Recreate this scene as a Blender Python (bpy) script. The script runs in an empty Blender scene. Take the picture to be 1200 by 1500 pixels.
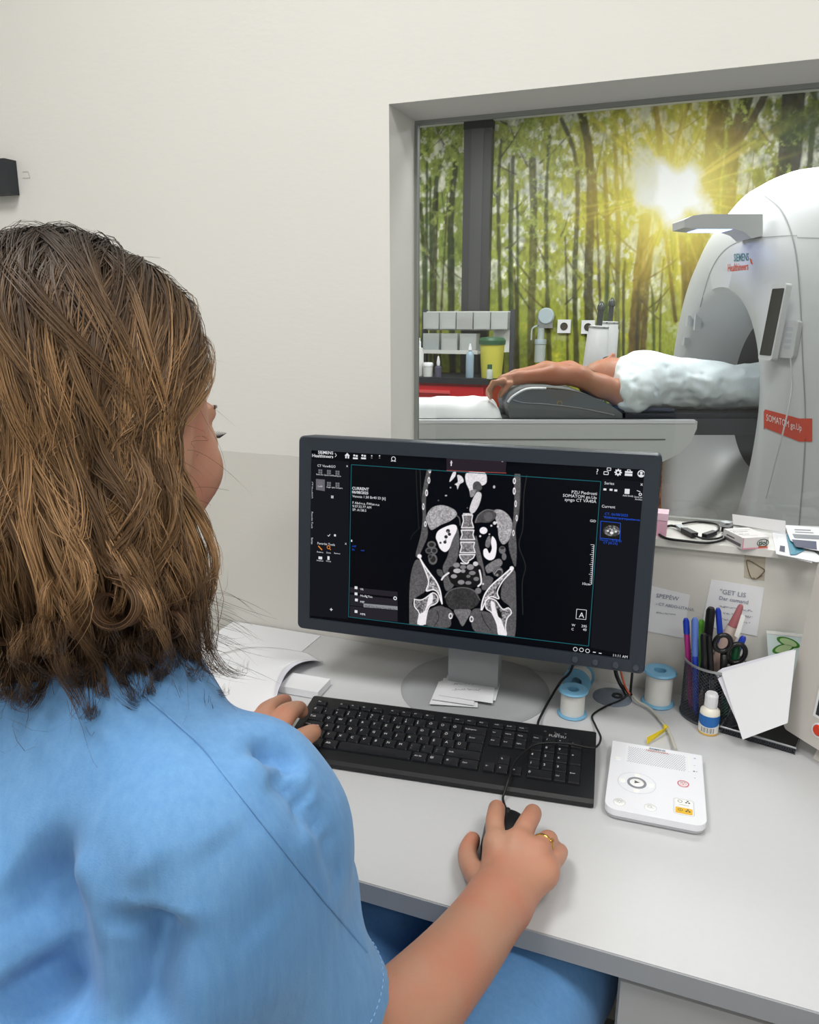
import bpy, bmesh, math, random
import numpy as np
from mathutils import Vector, Matrix, Euler

SC = bpy.context.scene
COL = SC.collection
PI = math.pi
R_ = math.radians

# ------------------------------------------------------------------ camera
CAM_F, VPX, HORY = 1100.0, -2358.0, 462.0
DESK = 0.74
CZ = DESK + 0.64
_th = math.atan((750 - HORY) / CAM_F)
_fh = CAM_F * math.cos(_th) + (750 - HORY) * math.sin(_th)
_psi = PI / 2 - math.atan((600 - VPX) / _fh)
cF = np.array([-math.sin(_psi) * math.cos(_th), math.cos(_psi) * math.cos(_th), -math.sin(_th)])
cR = np.array([math.cos(_psi), math.sin(_psi), 0.0])
cU = np.cross(cR, cF)
cC = np.array([0.0, 0.0, CZ])
hF = np.array([-math.sin(_psi), math.cos(_psi), 0.0])          # horizontal forward

cam_data = bpy.data.cameras.new('camera')
cam_data.sensor_fit = 'HORIZONTAL'; cam_data.sensor_width = 36.0
cam_data.lens = 36.0 * CAM_F / 1200.0
cam_data.clip_start = 0.02
cam = bpy.data.objects.new('camera', cam_data); COL.objects.link(cam)
cam.matrix_world = Matrix(((cR[0], cU[0], -cF[0], 0), (cR[1], cU[1], -cF[1], 0), (cR[2], cU[2], -cF[2], CZ), (0, 0, 0, 1)))
SC.camera = cam

# ------------------------------------------------------------------ world and light
world = bpy.data.worlds.new('world'); SC.world = world; world.use_nodes = True
world.node_tree.nodes['Background'].inputs[0].default_value = (0.90, 0.95, 1.0, 1)
world.node_tree.nodes['Background'].inputs[1].default_value = 0.35
SC.view_settings.view_transform = 'Standard'; SC.view_settings.look = 'None'
SC.view_settings.gamma = 1.0; SC.view_settings.use_curve_mapping = False
SC.view_settings.exposure = 0.0
SC.cycles.use_denoising = True
SC.cycles.max_bounces = 8; SC.cycles.diffuse_bounces = 3; SC.cycles.glossy_bounces = 3
SC.cycles.transmission_bounces = 6; SC.cycles.transparent_max_bounces = 12
SC.cycles.caustics_reflective = False; SC.cycles.caustics_refractive = False

def area(name, loc, sx, sy, power, col=(1, 1, 1)):
    l = bpy.data.lights.new(name, 'AREA'); l.shape = 'RECTANGLE'; l.size = sx; l.size_y = sy
    l.energy = power; l.color = col
    o = bpy.data.objects.new(name, l); COL.objects.link(o); o.location = loc
    return o
CEIL, CT_CEIL = 2.75, 2.555
LAMPS = [  # x, y, sx, sy, power of each ceiling panel
    (-0.75, 0.15, 0.6, 0.6, 17), (0.75, 0.05, 0.6, 0.6, 15), (-0.75, -1.35, 0.6, 0.6, 11), (0.75, -1.35, 0.6, 0.6, 10)]
CT_LAMPS = [(-1.3, 3.75, 0.6, 0.6, 25), (0.15, 3.75, 0.6, 0.6, 25), (0.1, 2.1, 0.6, 0.6, 12)]
for i, (x, y, sx, sy, p) in enumerate(LAMPS):
    area('panel_light', (x, y, CEIL - 0.03), sx * .94, sy * .94, p, (1.0, 0.99, 0.965))
for i, (x, y, sx, sy, p) in enumerate(CT_LAMPS):
    area('scan_room_light', (x, y, CT_CEIL - 0.03), sx * .94, sy * .94, p, (0.97, 0.985, 1.0))

# ------------------------------------------------------------------ pixel helpers (a pixel gives a direction only)
def ray(x, y): return cF * CAM_F + cR * (x - 600) + cU * (750 - y)
def PX(x, y, z=DESK):
    d = ray(x, y); return cC + d * ((z - CZ) / d[2])
def PY(x, y, Y):
    d = ray(x, y); return cC + d * (Y / d[1])
def PD(x, y, dist):                       # at a horizontal distance along the view
    d = ray(x, y); return cC + d * (dist / (d @ hF))
def PN(x, y, p, n):                       # on the plane through p with normal n
    d = ray(x, y); return cC + d * (np.dot(np.array(p) - cC, n) / np.dot(d, n))
def V(*a): return np.array(a, float)
def unit(v): v = np.array(v, float); return v / np.linalg.norm(v)

# ------------------------------------------------------------------ object helpers
def link(o, parent=None):
    COL.objects.link(o)
    if parent is not None: o.parent = parent
    return o
def tag(o, label=None, cat=None, group=None, kind=None):
    if label: o['label'] = label
    if cat: o['category'] = cat
    if group: o['group'] = group
    if kind: o['kind'] = kind
    return o
def empty(name, loc=(0, 0, 0), rz=0.0, label=None, cat=None, group=None, kind=None, mat=None):
    o = bpy.data.objects.new(name, None); o.empty_display_size = 0.02
    o.location = loc; o.rotation_euler = (0, 0, rz)
    if mat is not None: o.matrix_world = mat
    link(o); return tag(o, label, cat, group, kind)
def meshobj(name, verts, faces, mat=None, parent=None, smooth=False):
    me = bpy.data.meshes.new(name)
    me.from_pydata([tuple(v) for v in verts], [], [tuple(f) for f in faces]); me.update()
    if mat is not None: me.materials.append(mat)
    if smooth: me.polygons.foreach_set('use_smooth', [True] * len(me.polygons))
    return link(bpy.data.objects.new(name, me), parent)
def bmobj(name, bm, mat=None, parent=None, smooth=False, auto=None):
    me = bpy.data.meshes.new(name)
    bmesh.ops.recalc_face_normals(bm, faces=bm.faces[:])
    bm.to_mesh(me); bm.free()
    if mat is not None: me.materials.append(mat)
    if smooth or auto:
        me.polygons.foreach_set('use_smooth', [True] * len(me.polygons))
    o = link(bpy.data.objects.new(name, me), parent)
    if auto:
        try: me.set_sharp_from_angle(angle=R_(auto))
        except Exception: pass
    return o
def share(name, src, parent=None, loc=None, rot=None, mat=None):
    o = bpy.data.objects.new(name, src.data if hasattr(src, 'data') else src)
    if loc is not None: o.location = loc
    if rot is not None: o.rotation_euler = rot
    return link(o, parent)
def bx(bm, x0, x1, y0, y1, z0, z1, M=None):
    vs = [bm.verts.new(p) for p in ((x0, y0, z0), (x1, y0, z0), (x1, y1, z0), (x0, y1, z0), (x0, y0, z1), (x1, y0, z1), (x1, y1, z1), (x0, y1, z1))]
    if M is not None:
        for v in vs: v.co = M @ v.co
    for f in ((0, 3, 2, 1), (4, 5, 6, 7), (0, 1, 5, 4), (1, 2, 6, 5), (2, 3, 7, 6), (3, 0, 4, 7)): bm.faces.new([vs[i] for i in f])
def bevel(bm, w, seg=2, ang=30):
    es = [e for e in bm.edges if len(e.link_faces) == 2 and e.calc_face_angle(0) > R_(ang)]
    bmesh.ops.bevel(bm, geom=es, offset=w, segments=seg, profile=0.5, affect='EDGES', clamp_overlap=True)
def box(name, x0, x1, y0, y1, z0, z1, mat=None, parent=None, bev=0.0, seg=2):
    bm = bmesh.new(); bx(bm, x0, x1, y0, y1, z0, z1)
    if bev: bevel(bm, bev, seg)
    return bmobj(name, bm, mat, parent, auto=40 if bev else None)
def rrect(x0, x1, y0, y1, r, n=5):
    rs = r if isinstance(r, (tuple, list)) else (r,) * 4
    pts = []
    for (cx, cy, a0, q) in ((x1, y1, 0, rs[0]), (x0, y1, 90, rs[1]), (x0, y0, 180, rs[2]), (x1, y0, 270, rs[3])):
        sx = -1 if cx == x1 else 1; sy = -1 if cy == y1 else 1
        for k in range(n + 1):
            a = R_(a0 + 90 * k / n); pts.append((cx + sx * q + q * math.cos(a), cy + sy * q + q * math.sin(a)))
    return pts
def prism_bm(bm, poly, z0, z1, M=None):
    a = [bm.verts.new((p[0], p[1], z0)) for p in poly]; b = [bm.verts.new((p[0], p[1], z1)) for p in poly]
    if M is not None:
        for v in a + b: v.co = M @ v.co
    n = len(poly)
    bm.faces.new(a[::-1]); bm.faces.new(b)
    for i in range(n): bm.faces.new((a[i], a[(i + 1) % n], b[(i + 1) % n], b[i]))
def prism(name, poly, z0, z1, mat=None, parent=None, bev=0.0, seg=2, M=None):
    bm = bmesh.new(); prism_bm(bm, poly, z0, z1)
    if bev: bevel(bm, bev, seg, 50)
    if M is not None: bmesh.ops.transform(bm, matrix=M, verts=bm.verts[:])
    return bmobj(name, bm, mat, parent, auto=35)
def lathe_bm(bm, prof, n=32, M=None, closed=False):
    rings = []
    for (r, z) in prof:
        if r < 1e-6: rings.append([bm.verts.new((0, 0, z))])
        else: rings.append([bm.verts.new((r * math.cos(2 * PI * k / n), r * math.sin(2 * PI * k / n), z)) for k in range(n)])
    if M is not None:
        for rg in rings:
            for v in rg: v.co = M @ v.co
    m = len(rings)
    for i in range(m if closed else m - 1):
        a, b = rings[i], rings[(i + 1) % m]
        for k in range(n):
            k2 = (k + 1) % n
            if len(a) == 1 and len(b) == 1: continue
            if len(a) == 1: bm.faces.new((a[0], b[k2], b[k]))
            elif len(b) == 1: bm.faces.new((a[k], a[k2], b[0]))
            else: bm.faces.new((a[k], a[k2], b[k2], b[k]))
def lathe(name, prof, mat=None, parent=None, n=32, M=None, closed=False, auto=40):
    bm = bmesh.new(); lathe_bm(bm, prof, n, M, closed)
    return bmobj(name, bm, mat, parent, auto=auto)
def catmull(P, n=8, closed=False):
    P = [np.array(p, float) for p in P]; out = []
    m = len(P)
    for i in range(m if closed else m - 1):
        g = (lambda j: P[j % m]) if closed else (lambda j: P[min(max(j, 0), m - 1)])
        a, b, c, d = g(i - 1), g(i), g(i + 1), g(i + 2)
        for k in range(n):
            t = k / n
            out.append(.5 * (2 * b + (c - a) * t + (2 * a - 5 * b + 4 * c - d) * t * t + (3 * b - a - 3 * c + d) * t ** 3))
    if not closed: out.append(P[-1])
    return out
def tube_bm(bm, pts, r, n=8, cap=True):
    pts = [np.array(p, float) for p in pts]; m = len(pts)
    rs = r if isinstance(r, (list, tuple, np.ndarray)) else [r] * m
    up = None; rings = []
    for i in range(m):
        t = unit(pts[min(i + 1, m - 1)] - pts[max(i - 1, 0)] + 1e-12)
        if up is None:
            up = np.cross(t, (0, 0, 1.0))
            if np.linalg.norm(up) < 1e-3: up = np.cross(t, (1.0, 0, 0))
            up = unit(up)
        up = unit(up - t * np.dot(up, t)); w = np.cross(t, up)
        rings.append([bm.verts.new(pts[i] + rs[i] * (math.cos(2 * PI * k / n) * up + math.sin(2 * PI * k / n) * w)) for k in range(n)])
    for i in range(m - 1):
        for k in range(n):
            bm.faces.new((rings[i][k], rings[i][(k + 1) % n], rings[i + 1][(k + 1) % n], rings[i + 1][k]))
    if cap: bm.faces.new(rings[0][::-1]); bm.faces.new(rings[-1])
def tube(name, pts, r, mat=None, parent=None, n=8, smooth_n=0):
    if smooth_n: pts = catmull(pts, smooth_n)
    bm = bmesh.new(); tube_bm(bm, pts, r, n)
    return bmobj(name, bm, mat, parent, auto=60)
def frame(o, ex, ey, ez):                 # 4x4 from origin and axes
    return Matrix(((ex[0], ey[0], ez[0], o[0]), (ex[1], ey[1], ez[1], o[1]), (ex[2], ey[2], ez[2], o[2]), (0, 0, 0, 1)))
def quad(name, pts, mat=None, parent=None, thick=0.0):
    """a sheet through 3D points (planar), thickened along its normal"""
    P = [np.array(p, float) for p in pts]
    n = unit(np.cross(P[1] - P[0], P[2] - P[0])); m = len(P)
    if not thick: return meshobj(name, P, [list(range(m))], mat, parent)
    vs = P + [p - n * thick for p in P]
    fs = [list(range(m)), list(range(2 * m - 1, m - 1, -1))] + [(i, i + m, (i + 1) % m + m, (i + 1) % m) for i in range(m)]
    bm = bmesh.new(); b = [bm.verts.new(v) for v in vs]
    for f in fs: bm.faces.new([b[i] for i in f])
    return bmobj(name, bm, mat, parent)

# ------------------------------------------------------------------ text as flat mesh data
_tc = {}
def text_mesh(s, size=1.0, align='LEFT', bold=0.0):
    key = (s, round(size, 6), align, bold)
    if key in _tc: return _tc[key]
    cu = bpy.data.curves.new('lettering', 'FONT'); cu.body = s; cu.size = size; cu.align_x = align; cu.resolution_u = 2
    cu.offset = bold
    o = bpy.data.objects.new('lettering', cu); COL.objects.link(o)
    dg = bpy.context.evaluated_depsgraph_get()
    me = bpy.data.meshes.new_from_object(o.evaluated_get(dg))
    n = len(me.vertices); co = np.zeros(n * 3); me.vertices.foreach_get('co', co)
    fs = [tuple(p.vertices) for p in me.polygons]
    bpy.data.objects.remove(o); bpy.data.curves.remove(cu); bpy.data.meshes.remove(me)
    _tc[key] = (co.reshape(-1, 3), fs)
    return _tc[key]
class Flat:
    """collects flat shapes (lettering, icons) given in local x,y at height z into one mesh"""
    def __init__(s): s.v = []; s.f = []
    def poly(s, pts, z=0.0):
        n = len(s.v); s.v += [(p[0], p[1], z) for p in pts]; s.f.append(tuple(range(n, n + len(pts)))); return s
    def rect(s, x0, x1, y0, y1, z=0.0): return s.poly([(x0, y0), (x1, y0), (x1, y1), (x0, y1)], z)
    def line(s, a, b, w, z=0.0):
        a = np.array(a, float); b = np.array(b, float); d = b - a; L = np.linalg.norm(d)
        if L < 1e-9: return s
        n = np.array([-d[1], d[0]]) / L * w / 2
        return s.poly([a - n, b - n, b + n, a + n], z)
    def pline(s, pts, w, z=0.0, closed=False):
        for i in range(len(pts) - (0 if closed else 1)): s.line(pts[i], pts[(i + 1) % len(pts)], w, z)
        return s
    def ring(s, cx, cy, r, w, z=0.0, n=20, ry=None):
        ry = ry or r
        for k in range(n):
            a, b = 2 * PI * k / n, 2 * PI * (k + 1) / n
            s.poly([(cx + (r - w) * math.cos(a), cy + (ry - w) * math.sin(a)), (cx + r * math.cos(a), cy + ry * math.sin(a)), (cx + r * math.cos(b), cy + ry * math.sin(b)), (cx + (r - w) * math.cos(b), cy + (ry - w) * math.sin(b))], z)
        return s
    def disc(s, cx, cy, r, z=0.0, n=16, ry=None):
        return s.poly([(cx + r * math.cos(2 * PI * k / n), cy + (ry or r) * math.sin(2 * PI * k / n)) for k in range(n)], z)
    def text(s, t, x, y, size, z=0.0, align='LEFT', rot=0.0, bold=0.0, sx=1.0):
        co, fs = text_mesh(t, size, align, bold); n = len(s.v); c, q = math.cos(rot), math.sin(rot)
        for p in co: s.v.append((x + p[0] * sx * c - p[1] * q, y + p[0] * sx * q + p[1] * c, z))
        s.f += [tuple(i + n for i in f) for f in fs]; return s
    def obj(s, name, mat, parent=None, M=None):
        vs = s.v if M is None else [M @ Vector(p) for p in s.v]
        return meshobj(name, vs, s.f, mat, parent)

# ------------------------------------------------------------------ materials
def lin(c):                                # sRGB 0-255 -> linear
    return tuple(((v / 255) / 12.92 if v / 255 <= 0.04045 else ((v / 255 + 0.055) / 1.055) ** 2.4) for v in c)
_mats = {}
def mat(name, rgb=(200, 200, 200), rough=0.5, metal=0.0, spec=0.5, bump=0.0, bscale=200.0, var=0.0, vscale=30.0, emit=None, estr=1.0, trans=0.0, alpha=1.0, sheen=0.0, sss=0.0, coat=0.0, ior=1.45, subc=None):
    if name in _mats: return _mats[name]
    m = bpy.data.materials.new(name); m.use_nodes = True; nt = m.node_tree
    b = nt.nodes['Principled BSDF']; c = lin(rgb) + (1,)
    b.inputs['Base Color'].default_value = c; b.inputs['Roughness'].default_value = rough
    b.inputs['Metallic'].default_value = metal; b.inputs['Specular IOR Level'].default_value = spec
    b.inputs['IOR'].default_value = ior
    if trans: b.inputs['Transmission Weight'].default_value = trans
    if alpha < 1: b.inputs['Alpha'].default_value = alpha
    if sheen: b.inputs['Sheen Weight'].default_value = sheen
    if coat: b.inputs['Coat Weight'].default_value = coat
    if sss:
        b.inputs['Subsurface Weight'].default_value = sss; b.inputs['Subsurface Radius'].default_value = (1.0, 0.35, 0.2); b.inputs['Subsurface Scale'].default_value = 0.006
    if emit is not None:
        b.inputs['Emission Color'].default_value = lin(emit) + (1,); b.inputs['Emission Strength'].default_value = estr
    if var or bump:
        tc = nt.nodes.new('ShaderNodeTexCoord')
    if var:
        n = nt.nodes.new('ShaderNodeTexNoise'); n.inputs['Scale'].default_value = vscale; n.inputs['Detail'].default_value = 4
        nt.links.new(tc.outputs['Object'], n.inputs['Vector'])
        mx = nt.nodes.new('ShaderNodeMix'); mx.data_type = 'RGBA'
        lo = tuple(max(0, v * (1 - var)) for v in c[:3]); hi = tuple(min(1, v * (1 + var)) for v in c[:3])
        mx.inputs['A'].default_value = lo + (1,); mx.inputs['B'].default_value = hi + (1,)
        nt.links.new(n.outputs['Fac'], mx.inputs['Factor']); nt.links.new(mx.outputs['Result'], b.inputs['Base Color'])
    if bump:
        n2 = nt.nodes.new('ShaderNodeTexNoise'); n2.inputs['Scale'].default_value = bscale; n2.inputs['Detail'].default_value = 3
        nt.links.new(tc.outputs['Object'], n2.inputs['Vector'])
        bp = nt.nodes.new('ShaderNodeBump'); bp.inputs['Strength'].default_value = bump; bp.inputs['Distance'].default_value = 0.002
        nt.links.new(n2.outputs['Fac'], bp.inputs['Height']); nt.links.new(bp.outputs['Normal'], b.inputs['Normal'])
    _mats[name] = m
    return m
def emis(name, rgb, strength=1.0):
    if name in _mats: return _mats[name]
    m = bpy.data.materials.new(name); m.use_nodes = True; nt = m.node_tree; nt.nodes.clear()
    e = nt.nodes.new('ShaderNodeEmission'); e.inputs[0].default_value = lin(rgb) + (1,); e.inputs[1].default_value = strength
    o = nt.nodes.new('ShaderNodeOutputMaterial'); nt.links.new(e.outputs[0], o.inputs[0]); _mats[name] = m
    return m
def vcol_mat(name, rough=0.6, emission=0.0, spec=0.3):
    m = bpy.data.materials.new(name); m.use_nodes = True; nt = m.node_tree; b = nt.nodes['Principled BSDF']
    a = nt.nodes.new('ShaderNodeAttribute'); a.attribute_name = 'print'
    b.inputs['Roughness'].default_value = rough; b.inputs['Specular IOR Level'].default_value = spec
    if emission:
        b.inputs['Base Color'].default_value = (0, 0, 0, 1); nt.links.new(a.outputs['Color'], b.inputs['Emission Color']); b.inputs['Emission Strength'].default_value = emission
    else: nt.links.new(a.outputs['Color'], b.inputs['Base Color'])
    return m
def grid_print(name, O, ex, ey, W, H, rgb, mat_, parent=None):
    """a flat print: grid of ny x nx points over O + ex*[0,W] + ey*[0,H]; rgb (ny,nx,3) in linear"""
    ny, nx, _ = rgb.shape
    u, v = np.meshgrid(np.linspace(0, W, nx), np.linspace(0, H, ny))
    co = (np.array(O)[None, None] + u[..., None] * np.array(ex) + v[..., None] * np.array(ey)).reshape(-1, 3)
    idx = np.arange(nx * ny).reshape(ny, nx)
    q = np.stack([idx[:-1, :-1], idx[:-1, 1:], idx[1:, 1:], idx[1:, :-1]], -1).reshape(-1, 4)
    return np_mesh(name, co, q, mat_, parent, False, rgb.reshape(-1, 3))
def np_mesh(name, co, q, mat_, parent=None, smooth=True, rgb=None):
    me = bpy.data.meshes.new(name); n = len(co); k = q.shape[1]
    me.vertices.add(n); me.vertices.foreach_set('co', np.ascontiguousarray(co, np.float32).ravel())
    me.loops.add(q.size); me.loops.foreach_set('vertex_index', np.ascontiguousarray(q, np.int32).ravel())
    me.polygons.add(len(q)); me.polygons.foreach_set('loop_start', np.arange(0, q.size, k, dtype=np.int32))
    me.update(calc_edges=True)
    if smooth: me.polygons.foreach_set('use_smooth', np.ones(len(q), bool))
    if rgb is not None:
        at = me.color_attributes.new('print', 'FLOAT_COLOR', 'POINT')
        at.data.foreach_set('color', np.concatenate([rgb, np.ones((n, 1))], 1).astype(np.float32).ravel())
    if mat_ is not None: me.materials.append(mat_)
    me.validate()
    return link(bpy.data.objects.new(name, me), parent)

# ------------------------------------------------------------------ numpy noise and drawing
def vnoise(x, y, seed=0):
    rs = np.random.RandomState(seed); T = rs.rand(256, 256)
    xi = np.floor(x).astype(int); yi = np.floor(y).astype(int); fx = x - xi; fy = y - yi
    fx = fx * fx * (3 - 2 * fx); fy = fy * fy * (3 - 2 * fy)
    g = lambda a, b: T[b & 255, a & 255]
    return (g(xi, yi) * (1 - fx) + g(xi + 1, yi) * fx) * (1 - fy) + (g(xi, yi + 1) * (1 - fx) + g(xi + 1, yi + 1) * fx) * fy
def fbm(x, y, seed=0, oct=4, gain=.55):
    s = 0; a = 1; t = 0
    for o in range(oct):
        s = s + a * vnoise(x * 2 ** o + 17.3 * o, y * 2 ** o + 5.1 * o, seed + o); t += a; a *= gain
    return s / t
def sdpoly(X, Y, P):
    """signed distance (negative inside) of grid points to a polygon"""
    P = np.array(P, float); d = np.full(X.shape, 1e9); ins = np.zeros(X.shape, bool); n = len(P)
    for i in range(n):
        a = P[i]; b = P[(i + 1) % n]; e = b - a; L = e @ e + 1e-12
        t = np.clip(((X - a[0]) * e[0] + (Y - a[1]) * e[1]) / L, 0, 1)
        d = np.minimum(d, np.hypot(X - a[0] - t * e[0], Y - a[1] - t * e[1]))
        if abs(e[1]) > 1e-12:
            c = ((a[1] > Y) != (b[1] > Y)) & (X < e[0] * (Y - a[1]) / e[1] + a[0]); ins ^= c
    return np.where(ins, -d, d)
def sdline(X, Y, P):
    P = np.array(P, float); d = np.full(X.shape, 1e9); T = np.zeros(X.shape); n = len(P) - 1
    for i in range(n):
        a = P[i]; e = P[i + 1] - a; L = e @ e + 1e-12
        t = np.clip(((X - a[0]) * e[0] + (Y - a[1]) * e[1]) / L, 0, 1)
        q = np.hypot(X - a[0] - t * e[0], Y - a[1] - t * e[1]); m = q < d
        d = np.where(m, q, d); T = np.where(m, (i + t) / n, T)
    return d, T
def cover(d, w): return np.clip(.5 - d / w, 0, 1)
# ================================================================== the room
WALL_Y, WALL_T = 1.278, 0.142
GLASS_Y = 1.405
WIN_X0, WIN_X1 = -0.528, 1.35
SILL_Z, HEAD_Z = 1.020, 1.7205
DADO_Z = 1.112

def wall_paint():
    m = bpy.data.materials.new('two_tone_wall_paint'); m.use_nodes = True; nt = m.node_tree; b = nt.nodes['Principled BSDF']
    tc = nt.nodes.new('ShaderNodeTexCoord'); sp = nt.nodes.new('ShaderNodeSeparateXYZ'); nt.links.new(tc.outputs['Object'], sp.inputs[0])
    nz = nt.nodes.new('ShaderNodeTexNoise'); nz.inputs['Scale'].default_value = 40; nt.links.new(tc.outputs['Object'], nz.inputs['Vector'])
    ad = nt.nodes.new('ShaderNodeMath'); ad.operation = 'MULTIPLY_ADD'; ad.inputs[1].default_value = 0.004; nt.links.new(nz.outputs['Fac'], ad.inputs[0]); nt.links.new(sp.outputs['Z'], ad.inputs[2])
    gt = nt.nodes.new('ShaderNodeMath'); gt.operation = 'GREATER_THAN'; gt.inputs[1].default_value = DADO_Z + .002; nt.links.new(ad.outputs[0], gt.inputs[0])
    mx = nt.nodes.new('ShaderNodeMix'); mx.data_type = 'RGBA'
    mx.inputs['A'].default_value = lin((217, 215, 209)) + (1,); mx.inputs['B'].default_value = lin((232, 231, 226)) + (1,)
    nt.links.new(gt.outputs[0], mx.inputs['Factor'])
    n3 = nt.nodes.new('ShaderNodeTexNoise'); n3.inputs['Scale'].default_value = 3.0; nt.links.new(tc.outputs['Object'], n3.inputs['Vector'])
    m2 = nt.nodes.new('ShaderNodeMix'); m2.data_type = 'RGBA'; m2.blend_type = 'MULTIPLY'; m2.inputs['Factor'].default_value = 1
    cr = nt.nodes.new('ShaderNodeMapRange'); cr.inputs['To Min'].default_value = .975; cr.inputs['To Max'].default_value = 1.02; nt.links.new(n3.outputs['Fac'], cr.inputs['Value'])
    nt.links.new(mx.outputs['Result'], m2.inputs['A']); nt.links.new(cr.outputs['Result'], m2.inputs['B'])
    nt.links.new(m2.outputs['Result'], b.inputs['Base Color'])
    b.inputs['Roughness'].default_value = .55; b.inputs['Specular IOR Level'].default_value = .3
    n2 = nt.nodes.new('ShaderNodeTexNoise'); n2.inputs['Scale'].default_value = 60; n2.inputs['Detail'].default_value = 5
    mp = nt.nodes.new('ShaderNodeMapping'); mp.inputs['Scale'].default_value = (1, 1, 2.2); nt.links.new(tc.outputs['Object'], mp.inputs[0]); nt.links.new(mp.outputs[0], n2.inputs['Vector'])
    bp = nt.nodes.new('ShaderNodeBump'); bp.inputs['Strength'].default_value = .10; bp.inputs['Distance'].default_value = .003
    nt.links.new(n2.outputs['Fac'], bp.inputs['Height']); nt.links.new(bp.outputs['Normal'], b.inputs['Normal'])
    return m
M_WALL = wall_paint()
M_CEIL = mat('ceiling_white', (236, 236, 232), .8, bump=.1, bscale=90)
M_WHITEWALL = mat('plain_wall_white', (232, 231, 226), .7, bump=.12, bscale=70)
M_FLOOR = mat('grey_vinyl_floor', (150, 150, 148), .35, var=.08, vscale=25)
M_CTFLOOR = mat('scan_room_floor', (150, 152, 152), .3, var=.06, vscale=12)
M_SILLW = mat('white_laminate_sill', (222, 221, 216), .35, bump=.04)

RX0, RX1, RY0 = -2.3, 2.0, -2.4
bm = bmesh.new()
bx(bm, RX0 - .1, WIN_X0, WALL_Y, WALL_Y + WALL_T, 0, CEIL)
bx(bm, WIN_X0, WIN_X1, WALL_Y, WALL_Y + WALL_T, HEAD_Z, CEIL)
bx(bm, WIN_X0, WIN_X1, WALL_Y, WALL_Y + WALL_T, 0, SILL_Z - .012)
bx(bm, WIN_X1, RX1 + 1.6, WALL_Y, WALL_Y + WALL_T, 0, CEIL)
o = bmobj('wall_back', bm, M_WALL); tag(o, 'cream and grey painted wall around the viewing window', kind='structure')
box('wall_left', RX0 - .1, RX0, RY0, WALL_Y, 0, CEIL, M_WALL)['kind'] = 'structure'
box('wall_right', RX1, RX1 + .1, RY0, WALL_Y, 0, CEIL, M_WALL)['kind'] = 'structure'
box('wall_rear', RX0 - .1, RX1 + .1, RY0 - .1, RY0, 0, CEIL, M_WALL)['kind'] = 'structure'
box('floor', RX0 - .1, RX1 + .1, RY0 - .1, WALL_Y + .1, -.1, 0, M_FLOOR)['kind'] = 'structure'
box('ceiling', RX0 - .1, RX1 + .1, RY0 - .1, WALL_Y + .1, CEIL, CEIL + .1, M_CEIL)['kind'] = 'structure'

# viewing window: sill board, pane, narrow gasket
win = empty('window_1', ((WIN_X0 + WIN_X1) / 2, GLASS_Y, SILL_Z), kind='structure')
cx = (WIN_X0 + WIN_X1) / 2
box('window_sill', WIN_X0 - cx, WIN_X1 - cx, WALL_Y - .012 - GLASS_Y, WALL_Y + WALL_T - GLASS_Y, -.012, 0, M_SILLW, win, .003)
def glass_mat():
    m = bpy.data.materials.new('leaded_window_glass'); m.use_nodes = True; nt = m.node_tree; nt.nodes.clear()
    o = nt.nodes.new('ShaderNodeOutputMaterial'); mx = nt.nodes.new('ShaderNodeMixShader')
    t = nt.nodes.new('ShaderNodeBsdfTransparent'); t.inputs[0].default_value = (.90, .925, .90, 1)
    g = nt.nodes.new('ShaderNodeBsdfGlossy'); g.inputs['Roughness'].default_value = .02
    fr = nt.nodes.new('ShaderNodeFresnel'); fr.inputs['IOR'].default_value = 1.62
    nt.links.new(fr.outputs[0], mx.inputs[0]); nt.links.new(t.outputs[0], mx.inputs[1]); nt.links.new(g.outputs[0], mx.inputs[2]); nt.links.new(mx.outputs[0], o.inputs[0])
    return m
M_GLASS = glass_mat()
hh = HEAD_Z - SILL_Z
meshobj('glass_pane', [(WIN_X0 - cx, 0, 0), (WIN_X1 - cx, 0, 0), (WIN_X1 - cx, 0, hh), (WIN_X0 - cx, 0, hh)], [(0, 1, 2, 3)], M_GLASS, win)
M_GASK = mat('grey_sealant', (150, 154, 150), .6)
bm = bmesh.new(); g = .006
bx(bm, WIN_X0 - cx, WIN_X0 - cx + g, -.006, .006, 0, hh); bx(bm, WIN_X1 - cx - g, WIN_X1 - cx, -.006, .006, 0, hh)
bx(bm, WIN_X0 - cx + g, WIN_X1 - cx - g, -.006, .006, 0, g); bx(bm, WIN_X0 - cx + g, WIN_X1 - cx - g, -.006, .006, hh - g, hh)
bmobj('gasket', bm, M_GASK, win)

# ceiling panels (their light comes from the lamps set at the top)
M_PANEL = emis('lit_diffuser', (255, 252, 246), 3.0)
M_PANEL.cycles.emission_sampling = 'NONE'
M_PFRAME = mat('white_lamp_frame', (235, 235, 235), .4)
for i, (x, y, sx, sy, p) in enumerate(LAMPS + CT_LAMPS):
    t = empty('ceiling_light', (x, y, CEIL if i < len(LAMPS) else CT_CEIL), label=['square ceiling light panel above the seated woman', 'square ceiling light panel above the desk drawers', 'square ceiling light panel behind the seated woman, by the left wall', 'square ceiling light panel behind the camera, by the right wall', 'scan room ceiling light panel over the red trolley', 'scan room ceiling light panel over the injector', 'scan room ceiling light panel just behind the viewing window'][i], cat='ceiling light', group='ceiling light panels' if i < len(LAMPS) else 'scan room light panels')
    bm = bmesh.new()
    for (a, b, c, d) in ((-.5, .5, -.5, -.47), (-.5, .5, .47, .5), (-.5, -.47, -.47, .47), (.47, .5, -.47, .47)): bx(bm, a * sx, b * sx, c * sy, d * sy, -.02, 0)
    bmobj('frame', bm, M_PFRAME, t); box('diffuser', -.47 * sx, .47 * sx, -.47 * sy, .47 * sy, -.012, -.002, M_PANEL, t)

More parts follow.
